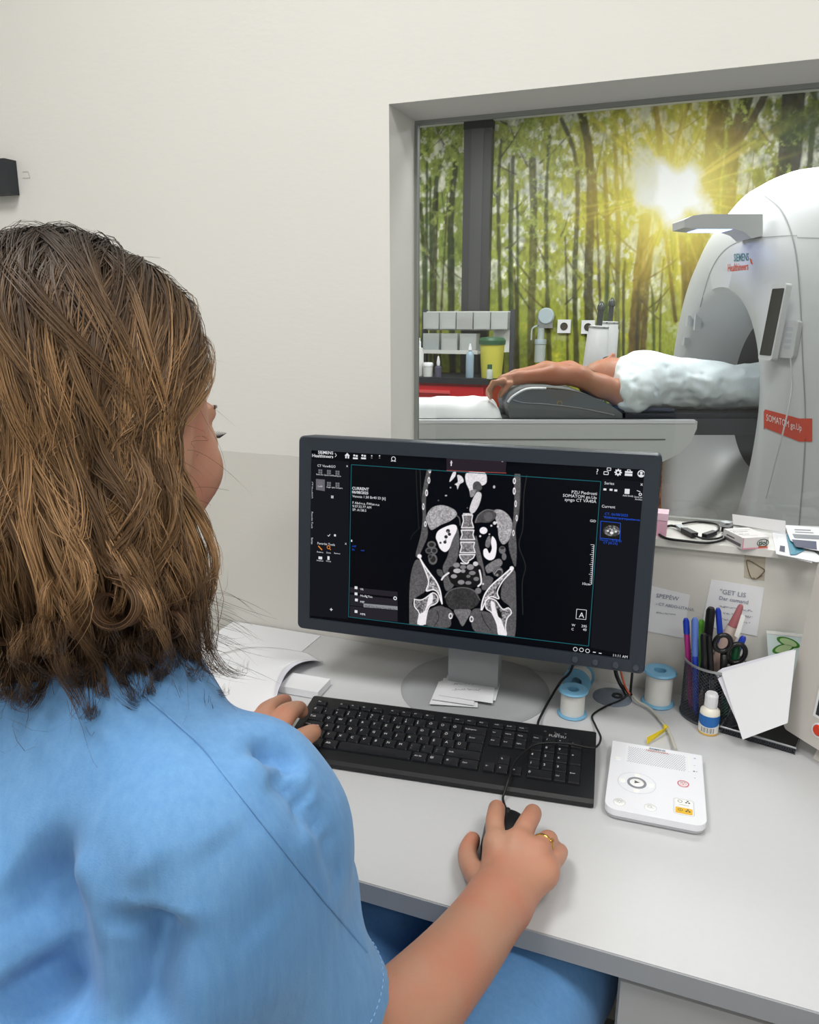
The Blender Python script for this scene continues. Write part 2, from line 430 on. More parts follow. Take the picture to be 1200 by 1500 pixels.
# ================================================================== scan room shell
CTX0, CTX1, CTY1 = -2.6, 3.5, 5.0
box('wall_scan_left', CTX0 - .1, CTX0, WALL_Y + WALL_T, CTY1, 0, CEIL, M_WHITEWALL)['kind'] = 'structure'
box('wall_scan_right', CTX1, CTX1 + .1, WALL_Y + WALL_T, CTY1, 0, CEIL, M_WHITEWALL)['kind'] = 'structure'
box('wall_scan_rear', CTX0 - .1, CTX1 + .1, CTY1, CTY1 + .1, 0, CEIL, M_WHITEWALL)['kind'] = 'structure'
box('floor_scan_room', CTX0 - .1, CTX1 + .1, WALL_Y + .1, CTY1 + .1, -.1, 0, M_CTFLOOR)['kind'] = 'structure'
box('ceiling_scan_room', CTX0 - .1, CTX1 + .1, WALL_Y + .1, CTY1 + .1, CT_CEIL, CT_CEIL + .1, M_CEIL)['kind'] = 'structure'
# ================================================================== desk
M_DESK = mat('light_grey_laminate', (204, 205, 207), .38, var=.02, vscale=120, bump=.03, bscale=400)
M_EDGE = mat('grey_edge_band', (158, 161, 166), .45)
M_PED = mat('grey_laminate_front', (176, 176, 176), .5)
M_DARK = mat('dark_gap', (38, 38, 42), .8)
DK_X0, DK_X1, DK_Y0, DK_Y1, DK_T = -0.898, 1.25, 0.669, WALL_Y - .001, .026
desk = empty('desk', (0, 0.97, 0), label='long light grey laminate desk against the painted wall', cat='desk')
yo = .97
box('desk_top', DK_X0, DK_X1, DK_Y0 + .0022 - yo, DK_Y1 - yo, DESK - DK_T, DESK, M_DESK, desk, .001)
box('edge_band', DK_X0, DK_X1, DK_Y0 - yo, DK_Y0 + .002 - yo, DESK - DK_T, DESK - .0006, M_EDGE, desk)
box('side_panel', DK_X0, DK_X0 + .024, DK_Y0 + .02 - yo, DK_Y1 - yo, 0, DESK - DK_T, M_PED, desk)
box('side_panel', DK_X1 - .024, DK_X1, DK_Y0 + .02 - yo, DK_Y1 - yo, 0, DESK - DK_T, M_PED, desk)
box('back_panel', DK_X0 + .024, DK_X1 - .024, DK_Y1 - .04 - yo, DK_Y1 - .022 - yo, .25, DESK - DK_T, M_PED, desk)
ped = empty('drawer_pedestal', (.21, .95, 0), label='grey drawer unit standing under the desk on the right', cat='drawer unit')
box('body', -.235, .235, -.255, .25, .03, DESK - DK_T - .004, M_PED, ped, .002)
for k in range(3):
    z1 = DESK - DK_T - .012 - k * .222
    d = box('drawer', -.232, .232, -.273, -.256, z1 - .215, z1, M_PED, ped, .002)
    bm = bmesh.new(); tube_bm(bm, [(-.06, -.273, z1 - .06), (-.06, -.292, z1 - .06), (.06, -.292, z1 - .06), (.06, -.273, z1 - .06)], .005, 8)
    bmobj('handle', bm, mat('brushed_metal', (180, 182, 186), .3, .9), d, True)
for sx in (-.2, .2):
    for sy in (-.2, .2): lathe('foot', [(0, 0), (.02, 0), (.02, .03), (0, .03)], M_DARK, ped, 12, Matrix.Translation((sx, sy, 0)))

# ================================================================== monitor
M_BEZEL = mat('slate_plastic', (42, 50, 60), .42, bump=.05, bscale=900)
M_BEZIN = mat('slate_inner_lip', (38, 45, 54), .35)
M_STAND = mat('silver_grey_plastic', (163, 165, 168), .4, bump=.03, bscale=600)
M_SCREEN = mat('lcd_black', (4, 5, 8), .3, spec=.12, emit=(5, 7, 14), estr=.6)
MY, MZ, MW, MH = 1.082, DESK + .1115, .581, .3355
MYAW, MTILT = R_(3.27), R_(5.86)
mR = V(math.cos(MYAW), math.sin(MYAW), 0); mNb = V(-math.sin(MYAW), math.cos(MYAW), 0)
mU = V(0, 0, 1) * math.cos(MTILT) + mNb * math.sin(MTILT); mN = np.cross(mR, mU)       # mN points to the viewer
MB = V(-.3305, MY, MZ)                                                                      # middle of the lower edge
def MS(x, y):                             # pixel -> local coordinates on the screen plane (x from middle, y up)
    p = PN(x, y, MB, mN) - MB; return (p @ mR, p @ mU)
BASE = V(-.325, 1.168, DESK)
mon = empty('computer_monitor', tuple(BASE), label='dark slate widescreen monitor showing a scan, on round grey foot', cat='monitor')
MM = frame(MB - BASE, mR, mU, mN)
MINV = MM
rim = .0235; rimb = .0205
x0, x1, y0, y1 = -MW / 2, MW / 2, 0, MH
bm = bmesh.new()
outer = rrect(x0, x1, y0, y1, .009, 5); inner = rrect(x0 + rim, x1 - rim, y0 + rimb, y1 - rim, .0006, 5)
no = len(outer)
lay = [(outer, -.050), (outer, -.004), ([(p[0] * .993, (p[1] - MH / 2) * .988 + MH / 2) for p in outer], 0.0), (inner, -.001), (inner, -.0065)]
rg = [[bm.verts.new((p[0], p[1], z)) for p in L] for L, z in lay]
for a, b in zip(rg, rg[1:]):
    for k in range(no): bm.faces.new((a[k], a[(k + 1) % no], b[(k + 1) % no], b[k]))
bm.faces.new(rg[0][::-1])
bmesh.ops.transform(bm, matrix=MM, verts=bm.verts[:]); bmobj('bezel', bm, M_BEZEL, mon, auto=30)
bm = bmesh.new(); bx(bm, x0 + .05, x1 - .05, y0 + .04, y1 - .04, -.075, -.049); bevel(bm, .012, 2)
bmesh.ops.transform(bm, matrix=MM, verts=bm.verts[:]); bmobj('back_housing', bm, M_BEZEL, mon, auto=30)
scr = meshobj('screen', [MM @ Vector(p) for p in ((x0 + rim, y0 + rimb, -.006), (x1 - rim, y0 + rimb, -.006), (x1 - rim, y1 - rim, -.006), (x0 + rim, y1 - rim, -.006))], [(0, 1, 2, 3)], M_SCREEN, mon)
# round buttons and the green power light on the lower rim
for px in (842, 871.5, 901.5, 931):
    lx, ly = MS(px, 0.135 * (px - 842) + 973)
    lathe('button', [(0, .0022), (.0044, .0020), (.0052, .0008), (.0052, -.001)], mat('slate_button', (62, 70, 80), .4), mon, 20, MM @ Matrix.Translation((lx, .0100, 0)))
lx, ly = MS(951, 985); lathe('power_light', [(0, .0012), (.0018, .0008), (.0018, 0)], emis('green_led', (150, 255, 90), 1.5), mon, 10, MM @ Matrix.Translation((.2795, .0085, 0)))
# stand: round foot with a soft rim, flat neck
lathe('foot', [(0, .014), (.085, .0125), (.112, .010), (.127, .0055), (.131, .001), (.131, 0), (0, 0)], M_STAND, mon, 64)
nk = mNb
bm = bmesh.new(); bx(bm, -.044, .044, -.02, .012, .012, .28); bevel(bm, .008, 3); bmobj('neck', bm, M_STAND, mon, auto=30).rotation_euler = (0, 0, MYAW)
box('hinge', -.05, .05, -.055, -.018, .20, .27, M_STAND, mon, .006).rotation_euler = (0, 0, MYAW)

# ------------------------------------------------------------------ what the screen shows
UZ = -.0056
def UI(name, fl, m):
    o = fl.obj(name, m, scr, MM)
    if name.endswith(('lettering', 'icons')): o['kind'] = 'stuff'
    return o
E_W, E_G, E_DG = emis('ui_white', (226, 228, 232), .95), emis('ui_grey', (150, 152, 158), .8), emis('ui_panel', (24, 25, 31), 1.0)
E_TEAL, E_RED, E_BLUE, E_HI, E_OR, E_BUT, E_BAND = emis('ui_teal', (32, 92, 100), 1), emis('ui_rust', (150, 72, 66), 1), emis('ui_blue', (38, 84, 200), 1), emis('ui_highlight', (104, 102, 108), 1), emis('ui_orange', (222, 130, 52), 1), emis('ui_button', (62, 62, 68), 1), emis('ui_tab', (44, 36, 44), 1)
def rpx(fl, pts, z): return fl.poly([MS(*p) for p in pts], z)
pan = Flat()
rpx(pan, [(455, 673), (510, 676.5), (508, 908), (451, 903)], UZ); UI('tool_strip', pan, E_DG)
pan = Flat(); rpx(pan, [(882, 702), (942, 706), (924, 962), (865, 950)], UZ)                        # right series strip
UI('series_strip', pan, E_DG)
tabs = Flat(); rpx(tabs, [(653, 668), (741, 673), (740, 693), (653, 689)], UZ); UI('patient_tab', tabs, E_BAND)
hl = Flat(); rpx(hl, [(461, 702), (474, 703), (474, 720), (461, 718)], UZ + .0002); UI('selected_tool', hl, E_HI)
row = Flat()
for k, y in enumerate((861, 872, 880, 889, 897)): rpx(row, [(511, y), (581, y + 7), (581, y + 15), (511, y + 8)], UZ + .0001)
UI('layer_list', row, emis('ui_list', (40, 38, 44), 1))
tip = Flat(); rpx(tip, [(531, 885), (581, 889.5), (581, 895), (531, 890.5)], UZ + .0003); UI('tooltip', tip, E_G)
te = Flat(); te.pline([MS(*p) for p in ((513, 681), (880, 706), (862, 948), (509, 905))], .0012, UZ + .0002, True); UI('view_border', te, E_TEAL)
rd = Flat(); rd.line(MS(653, 689.5), MS(741, 693.5), .0012, UZ + .0003); UI('tab_underline', rd, E_RED)
tx = Flat()
def T(fl, s, px, py, h, align='LEFT', rot=0.0, bold=0.0):
    x, y = MS(px, py); fl.text(s, x, y, h, UZ + .0004, align, rot, bold)
K = .00107                                                                              # metres per pixel on the screen
T(tx, 'SIEMENS', 486.5, 666, 7 * K, 'RIGHT', 0, .0001); T(tx, 'Healthineers', 486.5, 671.5, 7 * K, 'RIGHT', 0, .0001)
T(tx, 'CT View&GO', 463, 684, 5.4 * K)
for s, y in (('CT View&GO', 706), ('Favorite Tools', 750), ('Series', 788)): T(tx, s, 454, y, 4.6 * K, 'RIGHT' if 0 else 'LEFT', -PI / 2)
for k, s in enumerate(('Reset Set', 'Quick Link', 'Reading Lo')): T(tx, s, 466.5 + 12.6 * k, 696.5 + k, 3.2 * K, 'CENTER')
for k, s in enumerate(('CoMIP', 'Single', 'Split Compare')): T(tx, s, 467 + 12.6 * k, 714 + k, 3.2 * K, 'CENTER')
T(tx, 'Favorite Tools', 463, 798, 5.2 * K)
for k, s in enumerate(('Distance', 'Zoom', 'Remove')): T(tx, s, 467 + 12.6 * k, 810.5 + k, 3.2 * K, 'CENTER')
for k, s in enumerate(('Snapshot', 'Preset')): T(tx, s, 467 + 12.6 * k, 823 + k, 3.2 * K, 'CENTER')
T(tx, 'CURRENT', 514, 717.5, 6.2 * K, bold=.00012); T(tx, '06/08/2025', 514, 723, 6.0 * K, bold=.00012)
T(tx, 'Venosa 1.50 Br40 S3 [6]', 514.5, 729, 5.6 * K)
for k, s in enumerate(('F Abd-n.a, FWist-n.a', '9:37:32.77 AM', 'SP: A138.5')): T(tx, s, 514.5, 738.5 + 5.1 * k, 5.4 * K)
for k, s in enumerate(('PZU Piedrosti', 'SOMATOM go.Up', 'syngo CT VA40A')): T(tx, s, 874.5 - .6 * k, 726 + 5.8 * k, 6.2 * K, 'RIGHT')
T(tx, 'GID', 873, 766, 5 * K, 'RIGHT'); T(tx, '10cm', 864.5, 859, 5.5 * K, 'RIGHT')
T(tx, '295', 859.5, 921, 5.4 * K, 'RIGHT'); T(tx, '40', 859, 926, 5.4 * K, 'RIGHT'); T(tx, 'W', 837, 918.5, 5 * K); T(tx, 'C', 836.5, 924.5, 5 * K)
T(tx, 'Series', 885, 710, 5.6 * K); T(tx, 'Add Study', 920, 728, 3.4 * K, 'CENTER'); T(tx, 'Send and', 936, 730, 3.4 * K, 'CENTER'); T(tx, 'Archive', 936, 733.5, 3.4 * K, 'CENTER')
T(tx, 'Current', 881, 744, 5.6 * K); T(tx, '?', 872.5, 695, 11 * K)
T(tx, '11:11 AM', 897, 963, 5.4 * K)
T(tx, 'VR', 526, 865.5, 4.8 * K); T(tx, 'MinIP Thin', 526, 875, 4.8 * K); T(tx, 'MIP', 526, 884, 4.8 * K); T(tx, 'MPR', 526, 902, 4.8 * K)
T(tx, 'x', 505.5, 684.5, 6 * K); T(tx, 'x', 503.5, 798.5, 6 * K); T(tx, 'x', 734, 677, 5 * K); T(tx, 'x', 938, 712, 7 * K)
UI('lettering', tx, E_W)
bl = Flat(); T(bl, 'CT, 06/08/2025', 885.5, 755, 5 * K); T(bl, 'Radiolom and injection m...', 885, 760, 4.6 * K); T(bl, 'Venosa 1.50 Br40', 894, 794, 4.2 * K, 'CENTER'); T(bl, 'CT [83.3%]', 894, 798, 4.2 * K, 'CENTER')
T(bl, 'aVIP', 514, 802, 4 * K); T(bl, 'DL', 514, 807, 4 * K); T(bl, 'mm', 527, 808, 4 * K)
bl.line(MS(883, 757), MS(938, 763), .0004, UZ + .0003)
bl.pline([MS(*p) for p in ((880, 764), (909, 767), (908, 792), (879, 789))], .0008, UZ + .0004, True); UI('blue_lettering', bl, E_BLUE)
dk = Flat(); T(dk, 'MinIP Thin Range Type MIP Thin', 533, 890, 4.0 * K); UI('tooltip_lettering', dk, emis('ui_dark', (22, 22, 26), 1))
ic = Flat()
def icp(px, py): return MS(px, py)
cx_, cy_ = icp(507, 668); q = K
ic.poly([(cx_ - 4.5 * q, cy_), (cx_ + 4.5 * q, cy_), (cx_, cy_ + 4.5 * q)], UZ + .0004).rect(cx_ - 3.2 * q, cx_ - .8 * q, cy_ - 4 * q, cy_, UZ + .0004).rect(cx_ + .8 * q, cx_ + 3.2 * q, cy_ - 4 * q, cy_, UZ + .0004)
for px in (519, 531):
    cx_, cy_ = icp(px, 669.5)
    ic.rect(cx_ - 4 * q, cx_ + 4 * q, cy_ - 3.6 * q, cy_ - 1 * q, UZ + .0004).disc(cx_ - 2 * q, cy_ + 2 * q, 1.6 * q, UZ + .0004, 10).rect(cx_ + .4 * q, cx_ + 3.8 * q, cy_ + .2 * q, cy_ + 2.8 * q, UZ + .0004)
for px in (543, 554.5):
    cx_, cy_ = icp(px, 670); ic.disc(cx_, cy_ + 2 * q, 1.1 * q, UZ + .0004, 8).rect(cx_ - 1.2 * q, cx_ + 1.2 * q, cy_ - 1.5 * q, cy_ - 1.1 * q, UZ + .0004)
cx_, cy_ = icp(575, 672.5); ic.ring(cx_, cy_, 3.6 * q, .9 * q, UZ + .0004).rect(cx_ - 4 * q, cx_ - 1.4 * q, cy_ - 4 * q, cy_ - 3 * q, UZ + .0004).rect(cx_ + 1.4 * q, cx_ + 4 * q, cy_ - 4 * q, cy_ - 3 * q, UZ + .0004)
cx_, cy_ = icp(660, 679); ic.disc(cx_, cy_ + 2.8 * q, 1.1 * q, UZ + .0004, 8).rect(cx_ - 1.6 * q, cx_ + 1.6 * q, cy_ + .2 * q, cy_ + 1.5 * q, UZ + .0004).rect(cx_ - .8 * q, cx_ + .8 * q, cy_ - 4 * q, cy_ + 1.5 * q, UZ + .0004)
cx_, cy_ = icp(889, 691.5); ic.pline([(cx_ - 4 * q, cy_ - 4 * q), (cx_ + 2 * q, cy_ - 4 * q), (cx_ + 2 * q, cy_ + 0 * q), (cx_ - 4 * q, cy_ + 0 * q)], .9 * q, UZ + .0004, True).pline([(cx_ - 0 * q, cy_ + 2 * q), (cx_ + 5 * q, cy_ + 2 * q), (cx_ + 5 * q, cy_ + 5.5 * q), (cx_ - 0 * q, cy_ + 5.5 * q)], .8 * q, UZ + .0004, True)
cx_, cy_ = icp(905.5, 692.5); ic.ring(cx_, cy_, 3.8 * q, 2.0 * q, UZ + .0004)
for k in range(8): ic.line((cx_ + 3.3 * q * math.cos(k * PI / 4), cy_ + 3.3 * q * math.sin(k * PI / 4)), (cx_ + 5 * q * math.cos(k * PI / 4), cy_ + 5 * q * math.sin(k * PI / 4)), 1.8 * q, UZ + .0004)
cx_, cy_ = icp(921, 693.5); ic.rect(cx_ - 5 * q, cx_ + 5 * q, cy_ - 4 * q, cy_ - .6 * q, UZ + .0004).rect(cx_ - 5 * q, cx_ + 5 * q, cy_ + .1 * q, cy_ + 2.6 * q, UZ + .0004).pline([(cx_ - 2 * q, cy_ + 2.6 * q), (cx_ - 2 * q, cy_ + 4.4 * q), (cx_ + 2 * q, cy_ + 4.4 * q), (cx_ + 2 * q, cy_ + 2.6 * q)], .9 * q, UZ + .0004)
cx_, cy_ = icp(939.5, 694.5); ic.ring(cx_, cy_, 5 * q, 1.3 * q, UZ + .0004).disc(cx_, cy_ + 1.2 * q, 1.9 * q, UZ + .0004, 12).disc(cx_, cy_ - 2.4 * q, 2.8 * q, UZ + .0004, 12, 1.6 * q)
cx_, cy_ = icp(485, 728.5); ic.rect(cx_ - 2 * q, cx_ - .3 * q, cy_ - 2 * q, cy_ - .3 * q, UZ + .0004).rect(cx_ + .3 * q, cx_ + 2 * q, cy_ - 2 * q, cy_ - .3 * q, UZ + .0004).rect(cx_ - 2 * q, cx_ - .3 * q, cy_ + .3 * q, cy_ + 2 * q, UZ + .0004).rect(cx_ + .3 * q, cx_ + 2 * q, cy_ + .3 * q, cy_ + 2 * q, UZ + .0004)
cx_, cy_ = icp(480, 785); ic.line((cx_ - 2 * q, cy_), (cx_ - .5 * q, cy_ - 1.6 * q), .9 * q, UZ + .0004).line((cx_ - .5 * q, cy_ - 1.6 * q), (cx_ + 2.2 * q, cy_ + 2 * q), .9 * q, UZ + .0004)
cx_, cy_ = icp(489, 785); ic.rect(cx_ - 1.6 * q, cx_ + 1.6 * q, cy_ - 1.6 * q, cy_ + 1.6 * q, UZ + .0004)
cx_, cy_ = icp(483.5, 894); ic.line((cx_ - 2.4 * q, cy_), (cx_ + 2.4 * q, cy_), 1.2 * q, UZ + .0004).line((cx_, cy_ - 2.4 * q), (cx_, cy_ + 2.4 * q), 1.2 * q, UZ + .0004)
cx_, cy_ = icp(467.5, 818); ic.rect(cx_ - 3.2 * q, cx_ + 3.2 * q, cy_ - 2.4 * q, cy_ + 2 * q, UZ + .0004)
cx_, cy_ = icp(480, 818.5); ic.rect(cx_ - 2.4 * q, cx_ + 1.2 * q, cy_ - 3 * q, cy_ + 3 * q, UZ + .0004)
cx_, cy_ = icp(577.5, 877.5); ic.ring(cx_, cy_, 3 * q, 1.4 * q, UZ + .0005)
for (px, py) in ((520, 862), (520, 871), (520.5, 880), (520, 897)): cx_, cy_ = icp(px, py); ic.rect(cx_ - 2.4 * q, cx_ + 2.4 * q, cy_ - 2.2 * q, cy_ + 2.2 * q, UZ + .0004)
cx_, cy_ = icp(535, 876); ic.poly([(cx_, cy_ + 3 * q), (cx_ + 2.4 * q, cy_ - 1 * q), (cx_, cy_ - .6 * q)], UZ + .0006)
for (px, py) in ((513.5, 793),): cx_, cy_ = icp(px, py); ic.rect(cx_ - 1 * q, cx_ + 1 * q, cy_ - 1.6 * q, cy_ + 1.6 * q, UZ + .0004)
cx_, cy_ = icp(919.5, 721); ic.rect(cx_ - 4 * q, cx_ + 2.5 * q, cy_ - 3 * q, cy_ + 4 * q, UZ + .0004)
cx_, cy_ = icp(936, 722.5); ic.ring(cx_ + 2 * q, cy_ - 2 * q, 2.2 * q, 1 * q, UZ + .0004).line((cx_ - 3 * q, cy_ + 3 * q), (cx_ + 2 * q, cy_ + 1.5 * q), .8 * q, UZ + .0004)
for (px, py) in ((886, 717.5), (895, 718), (902, 719)): cx_, cy_ = icp(px, py); ic.rect(cx_ - 2 * q, cx_ + 2 * q, cy_ - 1.4 * q, cy_ + 1.4 * q, UZ + .0004)
ic.line(MS(870, 799), MS(866.5, 857), .0008, UZ + .0004)
for k in range(21):
    a = k / 20; px, py = 870 - 3.5 * a, 799 + 58 * a
    ic.line(MS(px, py), MS(px - (5 if k % 5 == 0 else 3), py - .3), .0006, UZ + .0004)
px = [(844.5, 893.5), (859, 895), (858, 909), (843.5, 907.5)]; ic.pline([MS(*p) for p in px], .0007, UZ + .0004, True); T(ic, 'A', 851.5, 906, 11 * K, 'CENTER')
for (px_, py_) in ((842.5, 952.5), (851.5, 953.5), (860.5, 955)): cx_, cy_ = icp(px_, py_); ic.ring(cx_, cy_, 3.2 * q, .8 * q, UZ + .0004, 12)
for (px_, py_) in ((870.5, 957), (879, 958.5)): cx_, cy_ = icp(px_, py_); ic.rect(cx_ - 2 * q, cx_ + 2 * q, cy_ - .6 * q, cy_ + .6 * q, UZ + .0004)
cx_, cy_ = icp(489, 667); ic.line((cx_, cy_ + 3 * q), (cx_ + 2.5 * q, cy_), .7 * q, UZ + .0004).line((cx_ + 2.5 * q, cy_), (cx_, cy_ - 3 * q), .7 * q, UZ + .0004)
UI('icons', ic, E_W)
gi = Flat()
for r in range(2):
    for c in range(3):
        cx_, cy_ = icp(467.5 + 12.6 * c, 691 + 17.5 * r + c)
        for i in range(2):
            for j in range(2): gi.rect(cx_ + (i - 1) * 3.6 * q + .3 * q, cx_ + i * 3.6 * q - .3 * q, cy_ + (j - 1) * 3.6 * q + .3 * q, cy_ + j * 3.6 * q - .3 * q, UZ + .0005)
UI('grid_icons', gi, emis('ui_grid', (110, 110, 116), 1))
og = Flat(); a, b = MS(464.5, 800.5), MS(470, 806.5); og.line(a, b, 1.8 * q, UZ + .0004); cx_, cy_ = icp(479.5, 802.5); og.ring(cx_, cy_, 3 * q, 1.1 * q, UZ + .0004).line((cx_ + 2 * q, cy_ - 2 * q), (cx_ + 4 * q, cy_ - 4 * q), 1.1 * q, UZ + .0004); UI('orange_icons', og, E_OR)

# ------------------------------------------------------------------ the coronal scan picture, drawn in crop coordinates then placed on the screen
def draw_scan():
    nx, ny = 380, 560
    cx0, cx1, cy0, cy1 = -10.0, 900.0, 185.0, 1470.0                  # crop frame (5.17 x photo pixels from 600,650)
    X, Y = np.meshgrid(np.linspace(cx0, cx1, nx), np.linspace(cy0, cy1, ny))
    I = np.zeros(X.shape); AA = 5.0
    g1 = fbm(X / 9, Y / 9, 3, 2) - .5; g2 = fbm(X / 30, Y / 30, 9, 3) - .5
    def fill(pts, v, n=5, tex=.25, aa=AA, closed=True):
        nonlocal I
        P = np.array(catmull(pts, n, True)) if n else np.array(pts)
        x_0, y_0 = P.min(0) - 12; x_1, y_1 = P.max(0) + 12
        i0, i1 = np.searchsorted(Y[:, 0], [y_0, y_1]); j0, j1 = np.searchsorted(X[0], [x_0, x_1]); s = (slice(i0, i1), slice(j0, j1))
        c = cover(sdpoly(X[s], Y[s], P), aa); I[s] = I[s] * (1 - c) + np.clip(v * (1 + tex * 2 * g1[s] + tex * .6 * g2[s]), 0, 1) * c
    def stroke(pts, v, w, n=5, closed=False):
        nonlocal I
        P = catmull(pts, n, closed) if n else list(pts)
        if closed: P.append(P[0])
        P = np.array(P); x_0, y_0 = P.min(0) - w - 8; x_1, y_1 = P.max(0) + w + 8
        i0, i1 = np.searchsorted(Y[:, 0], [y_0, y_1]); j0, j1 = np.searchsorted(X[0], [x_0, x_1]); s = (slice(i0, i1), slice(j0, j1))
        d, _ = sdline(X[s], Y[s], P); c = cover(d - w / 2, AA); I[s] = I[s] * (1 - c) + v * c
    def dot(x, y, r, v, ry=None):
        fill([(x + r * math.cos(k * PI / 4), y + (ry or r) * math.sin(k * PI / 4)) for k in range(8)], v, 3, .1)
    mus, fat = .30, .09
    # body wall, hips and thighs
    fill([(128, 190), (158, 190), (120, 400), (118, 560), (132, 690), (95, 790), (60, 860), (40, 840), (78, 690), (92, 560), (88, 400)], mus)
    fill([(792, 230), (835, 232), (832, 420), (822, 560), (800, 640), (808, 800), (800, 935), (770, 880), (745, 760), (775, 640), (790, 420)], mus)
    fill([(48, 880), (110, 930), (130, 1100), (25, 1185), (20, 1240), (60, 1290), (55, 1380), (-10, 1370), (-8, 1100), (10, 960)], mus, 3)
    fill([(790, 960), (802, 1100), (805, 1300), (792, 1470), (735, 1460), (700, 1330), (760, 1250), (690, 1180), (705, 1060)], mus, 3)
    fill([(150, 1260), (240, 1235), (300, 1310), (290, 1400), (110, 1380), (125, 1300)], mus * .95); fill([(470, 1310), (560, 1275), (650, 1330), (670, 1460), (490, 1430)], mus * .95)
    stroke([(200, 1270), (215, 1330), (180, 1390)], .1, 5); stroke([(540, 1290), (560, 1350), (610, 1420)], .1, 5)
    # psoas and pelvic wall
    fill([(352, 640), (372, 720), (360, 860), (310, 960), (265, 1000), (245, 940), (280, 860), (310, 750)], mus * 1.05); fill([(498, 700), (525, 800), (560, 950), (575, 1040), (540, 1020), (510, 900), (488, 790)], mus * 1.05)
    fill([(250, 1010), (310, 1010), (330, 1080), (270, 1120)], mus); fill([(200, 960), (240, 965), (250, 1020), (210, 1000)], mus * .9)
    fill([(570, 1010), (630, 1030), (580, 1110), (540, 1100)], mus)
    # lungs stay black; diaphragm, liver, spleen
    fill([(118, 560), (160, 490), (240, 468), (330, 500), (352, 545), (300, 590), (230, 620), (160, 658), (130, 610)], .60, 5, .35); stroke([(352, 548), (372, 570), (378, 620)], .3, 9)
    fill([(632, 515), (690, 505), (750, 550), (776, 620), (750, 730), (705, 768), (672, 720), (660, 620)], .60, 5, .35)
    fill([(488, 600), (520, 540), (580, 508), (640, 520), (650, 560), (600, 600), (540, 600)], .24); dot(592, 556, 34, .32, 36)
    stroke([(495, 600), (515, 545), (575, 505), (640, 512)], .42, 7)
    # kidneys
    fill([(300, 620), (345, 622), (352, 660), (320, 730), (295, 800), (262, 825), (225, 800), (205, 750), (192, 710), (215, 660)], .97, 5, .03)
    for (x, y, r) in ((285, 665, 15), (296, 690, 12), (270, 710, 13), (262, 750, 12), (228, 755, 8)): dot(x, y, r, .12)
    dot(283, 672, 7, .5); dot(268, 735, 6, .5)
    fill([(622, 705), (650, 740), (655, 800), (640, 870), (600, 888), (560, 860), (555, 810), (580, 800), (600, 835), (618, 800), (612, 750)], .97, 5, .03)
    dot(555, 662, 30, .97, 27); fill([(575, 735), (600, 700), (612, 740), (598, 790), (570, 780)], .42)
    for (x, y, r) in ((640, 605, 13), (615, 625, 8), (665, 632, 9), (530, 705, 8), (600, 690, 6), (655, 600, 8)): dot(x, y, r, .85)
    # spine
    for (yt, yb, w0, w1) in ((545, 640, 76, 92), (660, 730, 96, 108), (752, 830, 106, 116)):
        c = (434 + (yt - 545) * .0); h = yb - yt
        P = [(c - w0 / 2, yt), (c + w0 / 2, yt), (c + w0 / 2 - 7, yt + h * .45), (c + w1 / 2, yb), (c - w1 / 2, yb), (c - w0 / 2 + 7, yt + h * .45)]
        fill(P, .40, 0, .6); stroke(P, .95, 8, 0, True)
        fill([(c - w1 / 2, yb + 6), (c + w1 / 2, yb + 6), (c + w1 / 2 + 3, yb + 20), (c - w1 / 2 - 3, yb + 20)], .45, 0)
    fill([(400, 530), (470, 530), (474, 546), (396, 546)], .8, 0, .3)
    P = [(372, 845), (490, 845), (478, 870), (445, 892), (430, 915), (400, 900), (378, 868)]; fill(P, .45, 0, .5); stroke(P, .95, 8, 0, True); stroke([(385, 910), (420, 918), (440, 905)], .9, 12)
    # heart and great vessels
    fill([(430, 220), (560, 215), (580, 290), (545, 320), (500, 300), (490, 350), (460, 400), (445, 350), (420, 290)], .88, 4, .12)
    fill([(480, 300), (520, 290), (545, 340), (500, 370), (475, 345)], .25, 4); fill([(455, 360), (500, 350), (480, 400), (455, 405)], .5)
    fill([(505, 370), (540, 385), (525, 460), (490, 520), (462, 530), (448, 500), (470, 430)], .82, 5, .1)
    fill([(325, 215), (345, 210), (340, 250), (300, 292), (300, 270)], .9, 3, .1); fill([(355, 240), (390, 250), (405, 290), (375, 310), (358, 350), (350, 320), (335, 310), (360, 290)], .85, 3, .15)
    dot(636, 330, 9, .75, 12); dot(270, 396, 9, .7, 6); dot(304, 335, 6, .7); dot(212, 433, 5, .4); dot(432, 490, 4, .5)
    # ribs
    for (x, y, rx, ry) in ((147, 207, 9, 19), (140, 280, 10, 26), (122, 375, 11, 26), (97, 480, 9, 26), (113, 612, 10, 22), (790, 285, 12, 24), (789, 362, 11, 28), (800, 458, 9, 26), (808, 567, 8, 24), (783, 680, 9, 24)):
        dot(x, y, rx, .95, ry); dot(x, y, rx * .45, .35, ry * .55)
    # bowel
    for (x, y, rx, ry, v) in ((160, 770, 34, 28, .34), (140, 815, 28, 24, .30), (180, 815, 26, 26, .34), (170, 880, 34, 42, .34), (150, 860, 18, 20, .3)):
        dot(x, y, rx, v, ry); dot(x, y, rx * .62, .12, ry * .6)
    dot(698, 810, 26, .38, 30); dot(698, 795, 16, .14, 10); dot(712, 860, 18, .38, 28)
    fill([(575, 930), (660, 878), (695, 890), (690, 930), (600, 985), (575, 970)], .42); dot(665, 975, 40, .36, 38); dot(668, 985, 26, .12, 26); stroke([(640, 990), (665, 960), (690, 960)], .6, 6); dot(660, 1000, 10, .5)
    fill([(300, 940), (500, 920), (545, 960), (540, 1060), (430, 1100), (310, 1060)], .05, 4, .3)
